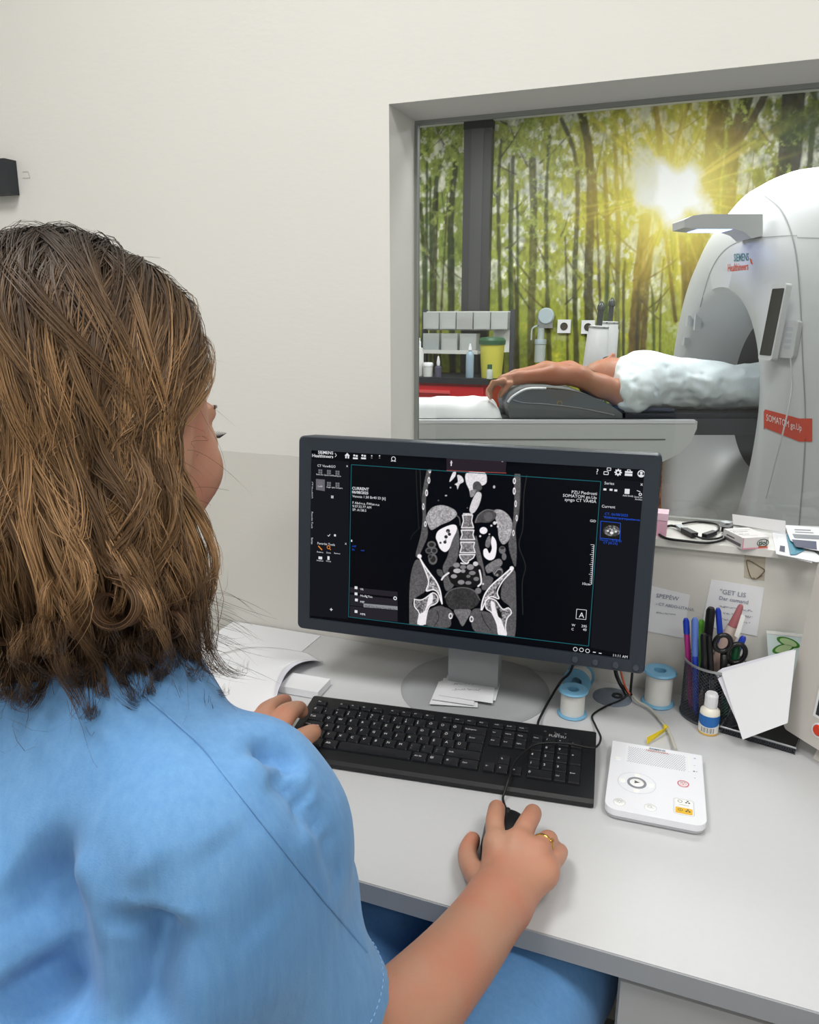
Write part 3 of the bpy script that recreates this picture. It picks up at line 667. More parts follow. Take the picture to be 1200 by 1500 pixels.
    for (x, y, rx, ry, v) in ((350, 925, 26, 20, .5), (400, 940, 24, 16, .45), (455, 940, 28, 22, .5), (495, 915, 20, 18, .8), (355, 968, 30, 18, .7), (400, 970, 18, 14, .55), (470, 985, 26, 16, .45), (500, 1030, 22, 16, .4), (385, 1055, 26, 18, .5), (330, 1010, 24, 16, .55), (440, 1010, 16, 12, .4), (440, 1060, 24, 14, .45), (470, 1130, 30, 16, .35), (515, 1120, 24, 24, .4)): dot(x, y, rx, v, ry)
    stroke([(238, 1035), (255, 1010), (290, 985)], .9, 14); stroke([(525, 965), (535, 1010), (538, 1060), (515, 1085)], .9, 14); dot(552, 1068, 8, .8)
    # bladder and floor
    fill([(262, 1170), (300, 1120), (390, 1098), (480, 1120), (525, 1190), (480, 1250), (390, 1272), (300, 1250)], .17, 6, .4); stroke([(262, 1170), (300, 1118), (390, 1096), (480, 1118), (527, 1190)], .34, 8)
    fill([(330, 1270), (390, 1260), (460, 1270), (430, 1340), (395, 1390), (365, 1340)], .40); fill([(240, 1250), (290, 1255), (330, 1300), (300, 1310)], mus); fill([(540, 1260), (480, 1260), (450, 1310), (480, 1310)], mus)
    for (x, y) in ((305, 1312), (464, 1336)): dot(x, y, 16, .92, 24); dot(x, y, 8, .3, 13)
    # hip bones and femurs
    A = [(66, 862), (100, 920), (150, 990), (195, 1050), (225, 1120), (240, 1215), (222, 1190), (205, 1130), (160, 1112), (120, 1125), (140, 1060), (115, 980), (80, 900)]
    fill(A, .55, 3, .9); stroke(A[:6], .97, 11, 4); stroke([(66, 862), (105, 950), (138, 1050), (120, 1120), (170, 1112), (208, 1135), (240, 1220)], .97, 9, 4); dot(68, 858, 17, .95)
    A2 = [(770, 945), (700, 1010), (640, 1060), (585, 1120), (555, 1200), (540, 1265), (560, 1240), (580, 1180), (620, 1165), (670, 1175), (650, 1110), (700, 1050), (770, 980)]
    fill(A2, .5, 3, .9); stroke([(770, 945), (690, 1015), (620, 1075), (570, 1140), (545, 1210), (538, 1265)], .97, 11, 4); stroke([(775, 965), (700, 1050), (660, 1130), (672, 1180), (615, 1165), (575, 1195), (545, 1265)], .97, 9, 4); dot(770, 950, 17, .95)
    F1 = [(30, 1185), (80, 1190), (120, 1170), (170, 1135), (205, 1160), (208, 1200), (180, 1225), (145, 1240), (125, 1290), (112, 1372), (56, 1372), (66, 1290), (30, 1240)]
    fill(F1, .42, 3, .9); stroke(F1[:10] , .97, 8, 3); stroke(F1[9:] + [F1[0]], .97, 8, 3); fill([(140, 1160), (170, 1150), (165, 1210), (125, 1260), (112, 1372), (60, 1372), (68, 1300), (110, 1270)], .93, 3, .05)
    F2 = [(572, 1200), (600, 1178), (650, 1195), (700, 1260), (745, 1250), (768, 1290), (735, 1330), (722, 1400), (728, 1462), (672, 1455), (660, 1380), (620, 1290), (580, 1260), (570, 1230)]
    fill(F2, .42, 3, .9); stroke(F2, .97, 8, 3, True); fill([(610, 1200), (640, 1215), (655, 1280), (690, 1340), (728, 1462), (672, 1455), (655, 1370), (620, 1280)], .93, 3, .05); fill([(660, 1250), (690, 1290), (690, 1330), (665, 1310)], .06, 3)
    # skin and blanket outlines
    stroke([(42, 190), (50, 400), (62, 640)], .13, 3); stroke([(885, 240), (862, 400), (855, 640), (825, 775), (875, 930), (850, 1060), (855, 1300)], .20, 3); stroke([(70, 640), (20, 690), (0, 730)], .10, 3)
    stroke([(72, 190), (80, 400), (92, 470)], .2, 3); stroke([(838, 300), (836, 420), (824, 520)], .2, 3)
    # soft limit at the picture's own top and bottom border, sloping as on the screen
    top = 190 + (X - 0) * (232 - 190) / 830; bot = 1378 + (X - 0) * (1475 - 1378) / 830
    I = I * cover(top - Y, AA) * cover(Y - bot, AA)
    return I, X, Y
I, CX, CY = draw_scan()
ny, nx = I.shape
# bilinear placement: grid corner pixels -> plane; the crop is a homography of the screen, so place every point through its pixel
px = 600 + CX / 5.172; py = 650 + CY / 5.172
D = cF[None, None] * CAM_F + cR[None, None] * (px - 600)[..., None] + cU[None, None] * (750 - py)[..., None]
t = ((MB - cC) @ mN) / (D @ mN); P = cC + D * t[..., None] - MB
lx = P @ mR; ly = P @ mU
loc = np.stack([lx, ly, np.full(lx.shape, UZ + .0001)], -1).reshape(-1, 3)
M4 = np.array(MM); co = loc @ M4[:3, :3].T + M4[:3, 3]
idx = np.arange(nx * ny).reshape(ny, nx); keepq = (I[:-1, :-1] + I[1:, 1:] + I[:-1, 1:] + I[1:, :-1]) > .02
q4 = np.stack([idx[1:, :-1], idx[1:, 1:], idx[:-1, 1:], idx[:-1, :-1]], -1)[keepq]
used = np.unique(q4); remap = np.zeros(nx * ny, int); remap[used] = np.arange(len(used))
gl = (np.clip(I, 0, 1) ** 1.9).reshape(-1, 1)[used] * V(1.0, .96, 1.0)
np_mesh('scan_image', co[used], remap[q4], vcol_mat('scan_print', .5, .95), scr, False, gl)
# small axial thumbnail in the series strip
n = 60; u, v = np.meshgrid(np.linspace(-1, 1, n), np.linspace(-1, 1, n))
e = cover((np.hypot(u / .9, v / .68) - 1) * 30, 2); I2 = e * (.18 + .25 * (fbm(u * 5 + 9, v * 5 + 9, 4, 3) > .52))
for (a, b, r, w) in ((0, .25, .2, .95), (-.42, .05, .14, .9), (.42, .05, .14, .9), (0, -.1, .12, .8), (-.2, -.25, .1, .7), (.25, -.3, .08, .8)): I2 = np.maximum(I2, w * cover((np.hypot(u - a, v - b) - r) * 20, 2))
A = MS(881.5, 790); B = MS(908, 792)
O = np.array(MM @ Vector((A[0], A[1] + .001, UZ + .0003)))
grid_print('scan_thumbnail', O, mR, mU, .0275, .0245, np.repeat(I2[::-1, :, None], 3, 2) ** 1.8, vcol_mat('thumb_print', .5, .9), scr)
# ================================================================== keyboard
M_KB = mat('black_keyboard_plastic', (24, 25, 28), .42, bump=.04, bscale=900)
M_KEY = mat('black_keycap', (30, 31, 35), .38)
M_LEG = mat('white_key_print', (225, 225, 225), .6)
M_CAB = mat('black_rubber_cable', (18, 18, 20), .5)
kA, kB = PX(462, 1017, DESK + .030), PX(873, 1070, DESK + .030)
kx = unit((kB - kA) * V(1, 1, 0)); ky = np.cross((0, 0, 1.0), kx); KW, KD = .456, .152
kO = (kA + kB) / 2 * V(1, 1, 0) + V(0, 0, DESK) - ky * KD          # middle of the front edge on the desk
kb = empty('keyboard', mat=frame(kO, kx, ky, (0, 0, 1)), label='black full-size wired keyboard on the desk before the monitor', cat='keyboard')
slope = math.atan(.018 / KD)
kt = lambda y: .012 + y * .018 / KD                                   # top surface height
bm = bmesh.new()
prof = [(0, .002), (0, .008), (.004, .0125), (.006, kt(.006)), (KD - .006, kt(KD - .006)), (KD - .001, .028), (KD, .023), (KD, .008), (KD - .02, .0055), (.01, .002)]
xs = [-KW / 2, -KW / 2 + .003, KW / 2 - .003, KW / 2]
rings = []
for i, x in enumerate(xs):
    s = .985 if i in (0, 3) else 1.0
    rings.append([bm.verts.new((x, KD / 2 + (y - KD / 2) * s, .012 + (z - .012) * s)) for y, z in prof])
for a, b in zip(rings, rings[1:]):
    for k in range(len(prof)): bm.faces.new((a[k], a[(k + 1) % len(prof)], b[(k + 1) % len(prof)], b[k]))
bm.faces.new(rings[0]); bm.faces.new(rings[-1][::-1])
bmobj('body', bm, M_KB, kb, auto=35)
for sx in (-.2, .2):
    box('fold_foot', sx - .012, sx + .012, KD - .022, KD - .012, 0, .008, M_KB, kb, .001)
    box('rubber_foot', sx - .012, sx + .012, .008, .014, 0, .003, M_CAB, kb, .0005)
U = .0189
_kc = {}
def keycap(w, h):
    k = (round(w, 5), round(h, 5))
    if k in _kc: return _kc[k]
    bm = bmesh.new(); a = .0007; t = .0021
    lo = rrect(-w / 2 + a, w / 2 - a, -h / 2 + a, h / 2 - a, .0012, 2); hi = rrect(-w / 2 + t, w / 2 - t, -h / 2 + t + .0004, h / 2 - t + .0008, .0018, 2)
    mid = [((p[0] + q[0]) / 2, (p[1] + q[1]) / 2) for p, q in zip(lo, hi)]
    L = [[bm.verts.new((p[0], p[1], z)) for p in pl] for pl, z in ((lo, 0), (mid, .0042), (hi, .0056))]
    n = len(lo)
    for A, B in zip(L, L[1:]):
        for i in range(n): bm.faces.new((A[i], A[(i + 1) % n], B[(i + 1) % n], B[i]))
    c = bm.verts.new((0, 0, .0051))
    for i in range(n): bm.faces.new((L[2][i], L[2][(i + 1) % n], c))
    me = bpy.data.meshes.new('key'); bmesh.ops.recalc_face_normals(bm, faces=bm.faces[:]); bm.to_mesh(me); bm.free(); me.materials.append(M_KEY)
    _kc[k] = me; return me
_lg = {}
def legend(txt, size, w):
    k = (txt, size, round(w, 4))
    if k in _lg: return _lg[k]
    f = Flat(); parts = txt.split('|')
    if len(parts) == 1: f.text(txt, -w / 2 + .0036, -.001 if size > .004 else 0, size, .0059)
    else: f.text(parts[0], -w / 2 + .0036, .0012, size * .8, .0059); f.text(parts[1], -w / 2 + .0036, -.0042, size * .8, .0059)
    me = bpy.data.meshes.new('legend'); me.from_pydata(f.v, [], f.f); me.materials.append(M_LEG); _lg[k] = me; return me
def key(x, y, w, h, txt='', size=.0064):
    o = bpy.data.objects.new('key', keycap(w, h)); o.location = (x, y, kt(y) - .001); o.rotation_euler = (slope, 0, 0); link(o, kb)
    if txt: link(bpy.data.objects.new('legend', legend(txt, size, w)), o)
X0 = -KW / 2 + .0125; Y0 = .024
rows = [
    [('Ctrl', 1.25), ('\u229e', 1.25), ('Alt', 1.25), ('', 6.0), ('Alt Gr', 1.25), ('\u229e', 1.25), ('\u2261', 1.25), ('Ctrl', 1.5)],
    [('Shift', 1.25), ('>|<', 1)] + [(c, 1) for c in 'YXCVBNM'] + [(';|,', 1), (':|.', 1), ('_|-', 1), ('Shift', 2.75)],
    [('Caps', 1.75)] + [(c, 1) for c in 'ASDFGHJKL'] + [('\u00c9', 1), ('\u00c1', 1), ('\u0170', 1), ('', 1.25)],
    [('Tab', 1.5)] + [(c, 1) for c in 'QWERTZUIOP'] + [('\u0150', 1), ('\u00da', 1), ('Enter', 1.5)],
    [('0', 1)] + [(f'{a}|{b}', 1) for a, b in zip("'\"+!%/=()", '123456789')] + [('\u00d6', 1), ('\u00dc', 1), ('\u00d3', 1), ('Backspace', 2)]]
for r, row_ in enumerate(rows):
    x = X0
    for s, w in row_:
        key(x + w * U / 2, Y0 + (r + .5) * U, w * U, U, s, .0064 if len(s) <= 3 else .0042); x += w * U
FY = Y0 + 5 * U + .003; FH = .0125
key(X0 + U / 2, FY + FH / 2, U, FH, 'Esc', .0038)
x = X0 + 2 * U
for g in range(3):
    for k in range(4): key(x + U / 2, FY + FH / 2, U, FH, f'F{g * 4 + k + 1}', .0036); x += U
    x += .5 * U
NX = X0 + 15 * U + .0045
for k, s in enumerate(('PrtSc', 'Scroll', 'Pause')): key(NX + (k + .5) * U, FY + FH / 2, U, FH, s, .003)
for k, s in enumerate(('Ins', 'Home', 'PgUp')): key(NX + (k + .5) * U, Y0 + 4.5 * U, U, U, s, .0034)
for k, s in enumerate(('Del', 'End', 'PgDn')): key(NX + (k + .5) * U, Y0 + 3.5 * U, U, U, s, .0034)
for k, s in enumerate(('\u2190', '\u2193', '\u2192')): key(NX + (k + .5) * U, Y0 + .5 * U, U, U, s, .0055)
key(NX + 1.5 * U, Y0 + 1.5 * U, U, U, '\u2191', .0055)
PX0 = NX + 3 * U + .0045
for r, row_ in enumerate((('7', '8', '9'), ('4', '5', '6'), ('1', '2', '3'))):
    for k, s in enumerate(row_): key(PX0 + (k + .5) * U, Y0 + (3.5 - r) * U, U, U, s)
for k, s in enumerate(('Num', '/', '*', '-')): key(PX0 + (k + .5) * U, Y0 + 4.5 * U, U, U, s, .0052 if len(s) == 1 else .0034)
key(PX0 + U, Y0 + .5 * U, 2 * U, U, '0'); key(PX0 + 2.5 * U, Y0 + .5 * U, U, U, 'Del', .0034)
key(PX0 + 3.5 * U, Y0 + 3 * U, U, 2 * U, '+'); key(PX0 + 3.5 * U, Y0 + 1 * U, U, 2 * U, 'Enter', .0034)
# logo plate above the number block
f = Flat(); f.text('FUJITSU', PX0 + 2 * U, 0, .0075, 0, 'CENTER'); f.pline([(PX0 + 1.98 * U + .003 * math.cos(a) * (1 + .6 * math.sin(a)), .0077 + .0016 * math.sin(a * 2)) for a in np.linspace(0, 2 * PI, 24)], .0005)
yl = FY + .0015
f.obj('brand_lettering', mat('silver_print', (185, 188, 190), .4), kb, Matrix.Translation((0, yl, kt(yl) + .0003)) @ Matrix.Rotation(slope, 4, 'X'))
for k in range(3):
    f = Flat(); f.ring(PX0 + (1.0 + .8 * k) * U, 0, .0016, .0005, 0, 10); f.obj('indicator', mat('grey_print', (120, 122, 125), .5), kb, Matrix.Translation((0, yl + .011, kt(yl + .011) + .0003)) @ Matrix.Rotation(slope, 4, 'X'))

# ================================================================== mouse under the hand
mA = PX(744, 1207, DESK)
mdir = unit(PX(739, 1168) - PX(731, 1215)); mdir = unit(mdir * V(1, 1, 0)); mrt = np.cross(mdir, (0, 0, 1.0))
MOUSE_O = mA - mdir * .045
ms = empty('computer_mouse', mat=frame(MOUSE_O, mrt, mdir, (0, 0, 1)), label='black wired mouse under the hand of the woman in blue', cat='mouse')
def mouse_shape(m_, n_, zs):
    bm = bmesh.new(); rg = []
    for i in range(m_ + 1):
        v = i / m_; y = -.056 + .112 * v
        hw = .031 * (1 - abs(2 * v - 1) ** 3.2) ** .5 * (1 - .10 * math.sin(PI * v)); h = (.036 * (1 - abs((v - .38) / .66) ** 2.4) ** .6 if abs((v - .38) / .66) < 1 else 0.002)
        h = max(h, .004) * zs; hw = max(hw, .002)
        rg.append([bm.verts.new((-hw * math.cos(PI * k / n_) * (1 if k not in (0, n_) else .96), y, .001 + h * math.sin(PI * k / n_) ** .62)) for k in range(n_ + 1)])
    for a, b in zip(rg, rg[1:]):
        for k in range(n_): bm.faces.new((a[k], a[k + 1], b[k + 1], b[k]))
    for a, b in zip(rg, rg[1:]): bm.faces.new((a[0], b[0], b[n_], a[n_]))
    bm.faces.new(rg[0][::-1]); bm.faces.new(rg[-1])
    return bm
bmobj('shell', mouse_shape(18, 14, 1.0), mat('black_mouse_plastic', (20, 21, 24), .4), ms, True)
mh_ = lambda y: .001 + max(.004, .036 * max(0, 1 - abs((((y + .056) / .112) - .38) / .66) ** 2.4) ** .6)
tube('button_gap', [(0, y, mh_(y) - .0003) for y in np.linspace(.010, .050, 9)], .0008, M_DARK, ms, 6)
bm = bmesh.new(); lathe_bm(bm, [(0, -.003), (.009, -.003), (.01, -.001), (.01, .001), (.009, .003), (0, .003)], 20, Matrix.Translation((0, .030, .0235)) @ Matrix.Rotation(PI / 2, 4, 'Y')); bmobj('scroll_wheel', bm, M_CAB, ms, auto=40)
MSI = np.linalg.inv(np.array(frame(MOUSE_O, mrt, mdir, (0, 0, 1))))
def toM(P, inv): return [(inv @ np.append(p, 1))[:3] for p in P]
cab = [MOUSE_O + mdir * .054 + V(0, 0, .008), PX(737, 1172, DESK + .006), PX(740, 1158, DESK + .013), PX(746, 1140, DESK + .0235), PX(753, 1118, DESK + .028), PX(772, 1098, DESK + .032), PX(792, 1089, DESK + .0345), PX(830, 1089, DESK + .037), PX(862, 1095, DESK + .036), PX(875, 1093, DESK + .034), PX(880, 1080, DESK + .02), PX(872, 1062, DESK + .006), PX(868, 1048, DESK + .003), PX(885, 1036, DESK + .003), PX(908, 1026, DESK + .006), PX(920, 1018, DESK + .012)]
tube('cable', toM(cab, MSI), .0017, M_CAB, ms, 7, 6)
# ================================================================== small things on the desk
M_PAPER = mat('white_paper', (236, 237, 241), .7, var=.015, vscale=15)
M_PAPER2 = mat('lilac_white_paper', (226, 226, 236), .7)
M_INK = mat('pencil_grey_ink', (120, 122, 135), .8)
M_INKB = mat('ballpoint_ink', (150, 154, 172), .8)
M_TBLUE = mat('pale_blue_spool_plastic', (120, 178, 212), .38)
M_TAPEW = mat('white_medical_tape', (226, 226, 222), .7, bump=.1, bscale=300)
M_BLACK = mat('black_plastic', (22, 22, 24), .4)
M_STEEL = mat('silver_wire', (170, 172, 175), .35, .8)
M_WMESH = mat('dark_wire_mesh', (84, 88, 96), .4, .6)
M_WHITEP = mat('white_plastic', (236, 237, 240), .38)

def spool(name, base, r, h, label, lying=None):
    t = empty(name, tuple(base), label=label, cat='tape roll', group='tape spools')
    M0 = Matrix.Identity(4) if lying is None else lying
    fl = h * .09
    for k, z in ((0, 0), (1, h - fl)):
        lathe('flange', [(r * .42, z), (r - fl * .4, z), (r, z + fl * .5), (r - fl * .4, z + fl), (r * .42, z + fl)], M_TBLUE, t, 40, M0, True)
    lathe('tape', [(r * .5, fl), (r * .80, fl), (r * .80, h - fl), (r * .5, h - fl)], M_TAPEW, t, 36, M0, True)
    lathe('core', [(r * .36, .0005), (r * .43, .0005), (r * .43, h - .0005), (r * .36, h - .0005)], M_TBLUE, t, 32, M0, True)
    return t
b1 = PX(838, 1046); spool('tape_spool', b1, .0245, .046, 'small blue and white tape spool standing between monitor foot and grey disc')
b2 = PX(963, 1030); spool('tape_spool', b2, .0275, .062, 'taller tape spool with blue rims standing beside the mesh pen cup')
b3 = PX(848, 1014) ; ax = unit(V(-.10, -1, 0)); side = np.cross((0, 0, 1.0), ax)
spool('tape_spool', b3 + V(0, .02, 0), .0245, .032, 'blue tape spool turned on edge, hole facing out, under the monitor', frame((0, 0, .0245), side, (0, 0, 1), ax))
gr = empty('cable_grommet', tuple(PX(897, 1022)), label='flat round grey cable cap on the desk behind the keyboard', cat='cable cap')
lathe('cap', [(0, .0035), (.030, .0035), (.0325, .002), (.033, 0), (0, 0)], mat('slate_grey_cap', (118, 128, 142), .4), gr, 40)
lathe('collar', [(.004, .0036), (.0045, .0055), (.009, .0055), (.0095, .0036)], M_DARK, gr, 24, Matrix.Translation((.008, .002, 0)))

# cables hanging down behind the monitor into the grommet
cg = PX(920, 1020, DESK + .006)
def cable(name, pts, r, m, label, n=7, cat='cable', group=None):
    o = tube(name, pts, r, m, None, n, 8); return tag(o, label, cat, group)
cable('video_cable', [PX(893, 985, DESK + .06) + V(0, .04, .03), PX(900, 990, DESK + .045) + V(0, .02, 0), PX(908, 1000, DESK + .03), PX(914, 1010, DESK + .016), cg + V(-.002, 0, .002)], .0035, M_BLACK, 'thick black cable dropping from the monitor to the grey disc')
cable('orange_wire', [PX(898, 980, DESK + .06) + V(0, .045, .03), PX(906, 988, DESK + .045) + V(.002, .02, 0), PX(914, 1000, DESK + .03), PX(918, 1010, DESK + .016), cg + V(.004, .002, .003)], .0019, mat('orange_wire_sheath', (196, 92, 62), .45), 'thin orange wire dropping from the monitor to the grey disc')
cable('power_cable', [PX(926, 984, DESK + .06) + V(0, .02, .02), PX(925, 1000, DESK + .03), PX(924, 1014, DESK + .012), cg + V(.007, -.002, .003)], .0022, M_BLACK, 'thin straight black cable at the right end of the monitor')
o = tube('keyboard_cable', toM([PX(841, 985, DESK + .05) + V(0, .05, .03), PX(836, 983, DESK + .05), PX(822, 998, DESK + .03), PX(806, 1024, DESK + .010), PX(794, 1046, DESK + .006), PX(789, 1057, DESK + .014), PX(788, 1063, DESK + .02)], np.linalg.inv(np.array(frame(kO, kx, ky, (0, 0, 1))))), .0021, M_CAB, kb, 7, 8); o.name = 'cable'

# ------------------------------------------------------------------ white intercom box
iz = DESK + .0165
iTL, iTR, iBR, iBL = [PX(*p, iz) for p in ((899, 1086), (1032, 1106), (1032, 1213), (884, 1181))]
ix = unit((iTR - iTL) + (iBR - iBL)); iy = np.cross((0, 0, 1.0), ix); ic_ = (iTL + iTR + iBR + iBL) / 4
IW = .5 * (np.linalg.norm(iTR - iTL) + np.linalg.norm(iBR - iBL)); ID = .5 * (np.linalg.norm(iTL - iBL) + np.linalg.norm(iTR - iBR))
inter = empty('intercom_box', mat=frame(ic_ * V(1, 1, 0) + V(0, 0, DESK), ix, iy, (0, 0, 1)), label='flat white scanner intercom with round buttons and speaker grille', cat='intercom')
M_IW = mat('glossy_white_plastic', (240, 241, 247), .28)
M_IW2 = mat('raised_white_key', (250, 250, 248), .35)
w2, d2 = IW / 2, ID / 2
il = .0012
prism('base', rrect(-w2 + .002, w2 - .002, -d2 + .003, d2 - .001, (.003, .003, .014, .014), 6), .0015, .0062, mat('grey_white_plastic', (200, 201, 206), .4), inter, .001)
prism('top_cover', rrect(-w2, w2, -d2, d2, (.002, .002, .016, .016), 8), .0075, .0165, M_IW, inter, .002, 3)
prism('seam', rrect(-w2 + .003, w2 - .003, -d2 + .004, d2 - .003, (.003, .003, .014, .014), 6), .0062, .0075, mat('seam_grey', (120, 122, 128), .6), inter)
for sx in (-1, 1):
    for sy in (-1, 1): lathe('rubber_foot', [(0, 0), (.005, 0), (.005, .0015), (0, .0015)], M_CAB, inter, 12, Matrix.Translation((sx * (w2 - .015), sy * (d2 - .018), 0)))
def IP(px, py): p = PX(px, py, iz) - ic_; return (p @ ix, p @ iy)
zt = .0167
gx0, gy1 = IP(918, 1092); gx1, gy0 = IP(1009, 1131)
gx0 += .002; gx1 -= .001
f = Flat()
ny_ = 13; nx_ = 25
for j in range(ny_):
    for i in range(nx_): f.disc(gx0 + .002 + (gx1 - gx0 - .004) * (i + .5 * (j % 2)) / nx_, gy0 + .001 + (gy1 - gy0 - .004) * j / (ny_ - 1), .00085, zt, 6)
tag(f.obj('grille_holes', mat('grille_grey', (150, 154, 168), .6), inter), kind='stuff')
f = Flat(); f.text('SIEMENS', (gx0 + gx1) / 2, gy1 - .0005, .0062, zt + .0005, 'CENTER', bold=.00012); f.obj('lettering', mat('grey_teal_print', (110, 130, 138), .5), inter)
f = Flat(); f.text('Healthineers', (gx0 + gx1) / 2, gy1 - .0058, .0062, zt + .0005, 'CENTER', bold=.00008); f.obj('lettering', mat('salmon_print', (208, 130, 110), .5), inter)
bm = bmesh.new(); bx(bm, gx0 - .002, gx0 - .0008, gy0, gy1, zt - .0007, zt + .0006); bmobj('grille_edge', bm, M_IW2, inter)
bm = bmesh.new(); bx(bm, gx1 + .0008, gx1 + .002, gy0, gy1, zt - .0007, zt + .0006); bmobj('grille_edge', bm, M_IW2, inter)
px_, py_ = IP(933, 1147)
M_RINGG = mat('grey_ring_print', (140, 142, 150), .5)
f = Flat(); f.ring(px_, py_, .0255, .0006, zt, 48, .0245); f.obj('dial_outline', mat('faint_line', (206, 208, 216), .5), inter)
lathe('dial_ring', [(.0095, 0), (.0095, .0008), (.0128, .0008), (.0128, 0)], M_RINGG, inter, 40, Matrix.Translation((px_, py_, zt - .0002)))
lathe('play_button', [(0, .0012), (.008, .0012), (.0095, .0004), (.0095, 0)], M_IW2, inter, 32, Matrix.Translation((px_, py_, zt - .0002)))
f = Flat(); f.poly([(px_ - .003, py_ - .0035), (px_ + .0042, py_), (px_ - .003, py_ + .0035)], zt + .0012); f.obj('play_mark', mat('dark_print', (96, 96, 100), .5), inter)
f = Flat()
for k in range(4):
    a = k * PI / 2; cx_, cy_ = px_ + .019 * math.cos(a), py_ + .0185 * math.sin(a)
    b = lathe('dial_button', [(0, .0008), (.0042, .0006), (.0048, 0)], M_IW2, inter, 16, Matrix.Translation((cx_, cy_, zt - .0001)))
for (qx, qy) in ((907.5, 1175), (953, 1183)):
    cx_, cy_ = IP(qx, qy); lathe('round_button', [(0, .0009), (.0065, .0007), (.0074, 0)], M_IW2, inter, 24, Matrix.Translation((cx_, cy_, zt - .0002)))
    f = Flat(); f.ring(cx_, cy_, .0078, .0004, zt, 24)
    if qx < 930:
        f.ring(cx_, cy_, .0024, .0006, zt + .0011, 12)
        for k in range(8): f.line((cx_ + .0032 * math.cos(k * PI / 4), cy_ + .0032 * math.sin(k * PI / 4)), (cx_ + .005 * math.cos(k * PI / 4), cy_ + .005 * math.sin(k * PI / 4)), .0006, zt + .0011)
    else: f.ring(cx_ - .001, cy_, .0028, .0006, zt + .0011, 14).line((cx_ + .001, cy_ - .002), (cx_ + .004, cy_ - .003), .0006, zt + .0011)
    f.obj('button_mark', mat('pale_print', (190, 192, 200), .5), inter)
cx_, cy_ = IP(1001, 1149); lathe('stop_button', [(0, .001), (.006, .0008), (.0075, 0)], M_IW2, inter, 28, Matrix.Translation((cx_, cy_, zt - .0002)))
f = Flat(); f.ring(cx_, cy_, .0076, .0013, zt + .0012, 32); f.ring(cx_, cy_, .0040, .0005, zt + .0012, 20); f.line((cx_ - .002, cy_ + .003), (cx_, cy_ - .003), .0006, zt + .0013).line((cx_, cy_ - .003), (cx_ + .002, cy_ + .003), .0006, zt + .0013); f.obj('stop_mark', mat('pink_red_print', (214, 92, 122), .5), inter)
cx_, cy_ = IP(1002, 1182)
f = Flat(); f.pline(rrect(cx_ - .0125, cx_ + .0125, cy_ - .0175, cy_ + .0165, .004, 4), .0006, zt, 0, True) if False else f.pline(rrect(cx_ - .0125, cx_ + .0125, cy_ - .0175, cy_ + .0165, .004, 4), .0006, zt, True); f.obj('panel_outline', mat('pale_print'), inter)
prism('scan_button', rrect(cx_ - .0105, cx_ + .0105, cy_ + .0005, cy_ + .0145, .002), zt - .0004, zt + .0008, M_IW2, inter)
prism('yellow_button', rrect(cx_ - .0105, cx_ + .0105, cy_ - .0150, cy_ - .0035, .002), zt - .0004, zt + .0008, mat('warning_yellow', (238, 190, 48), .4), inter)
f = Flat()
for yy in (cy_ + .0095, cy_ - .0092):
    f.ring(cx_ - .0048, yy, .0030, .0006, zt + .0010, 16)
    for k in range(3):
        a = PI / 2 + k * 2 * PI / 3; f.disc(cx_ + .0048 + .0022 * math.cos(a), yy + .0022 * math.sin(a), .0014, zt + .0010, 8)
f.line((cx_ - .006, cy_ + .0025), (cx_ + .006, cy_ + .0025), .0005, zt + .001); f.line((cx_ - .0048, cy_ - .0075), (cx_ - .0048, cy_ - .011), .0006, zt + .0011)
f.obj('radiation_marks', mat('dark_grey_print', (80, 80, 84), .5), inter)
f = Flat()
for (qx, qy, s) in ((1018, 1112, '+'), (1017.5, 1122, '-')): x_, y_ = IP(qx, qy); f.text(s, x_, y_ - .001, .007, zt, 'CENTER')
x_, y_ = IP(1017, 1130); f.disc(x_, y_, .0014, zt, 8).disc(x_ + .0035, y_, .0008, zt, 6); x_, y_ = IP(1018, 1140); f.disc(x_, y_, .0007, zt, 6); f.obj('side_marks', mat('dark_grey_print'), inter)
x_, y_ = IP(906, 1111); prism('talk_key', rrect(x_ - .004, x_ + .003, y_ - .003, y_ + .003, .0015), zt - .0002, zt + .0008, M_IW2, inter)
IINV = np.linalg.inv(np.array(frame(ic_ * V(1, 1, 0) + V(0, 0, DESK), ix, iy, (0, 0, 1))))
wc = [cg + V(.008, -.004, .004), PX(934, 1027, DESK + .008), PX(952, 1038, DESK + .006), PX(968, 1055, DESK + .005), PX(980, 1072, DESK + .006), PX(987, 1090, DESK + .008), PX(990, 1098, DESK + .009)]
tube('cable', toM(wc, IINV), .0024, mat('grey_white_sheath', (196, 194, 184), .5), inter, 8, 8)
a, b, c, d = PX(978, 1064, DESK + .014), PX(973, 1072, DESK + .004), PX(948, 1090, DESK + .003), PX(948, 1080, DESK + .012)
tg = quad('cable_tag', toM([a, b, c, d], IINV), mat('yellow_tag', (232, 204, 40), .5), inter, .0006)
bm = bmesh.new(); lathe_bm(bm, [(.0025, -.004), (.0035, -.004), (.0035, .004), (.0025, .004)], 14, frame((IINV @ np.append(PX(976, 1066, DESK + .0055), 1))[:3], *[IINV[:3, :3] @ v for v in (np.cross((0, 0, 1.), unit(PX(980, 1072) - PX(968, 1055))), V(0, 0, 1), unit(PX(980, 1072) - PX(968, 1055)))]), True); bmobj('tag_collar', bm, mat('yellow_tag'), inter, auto=40)

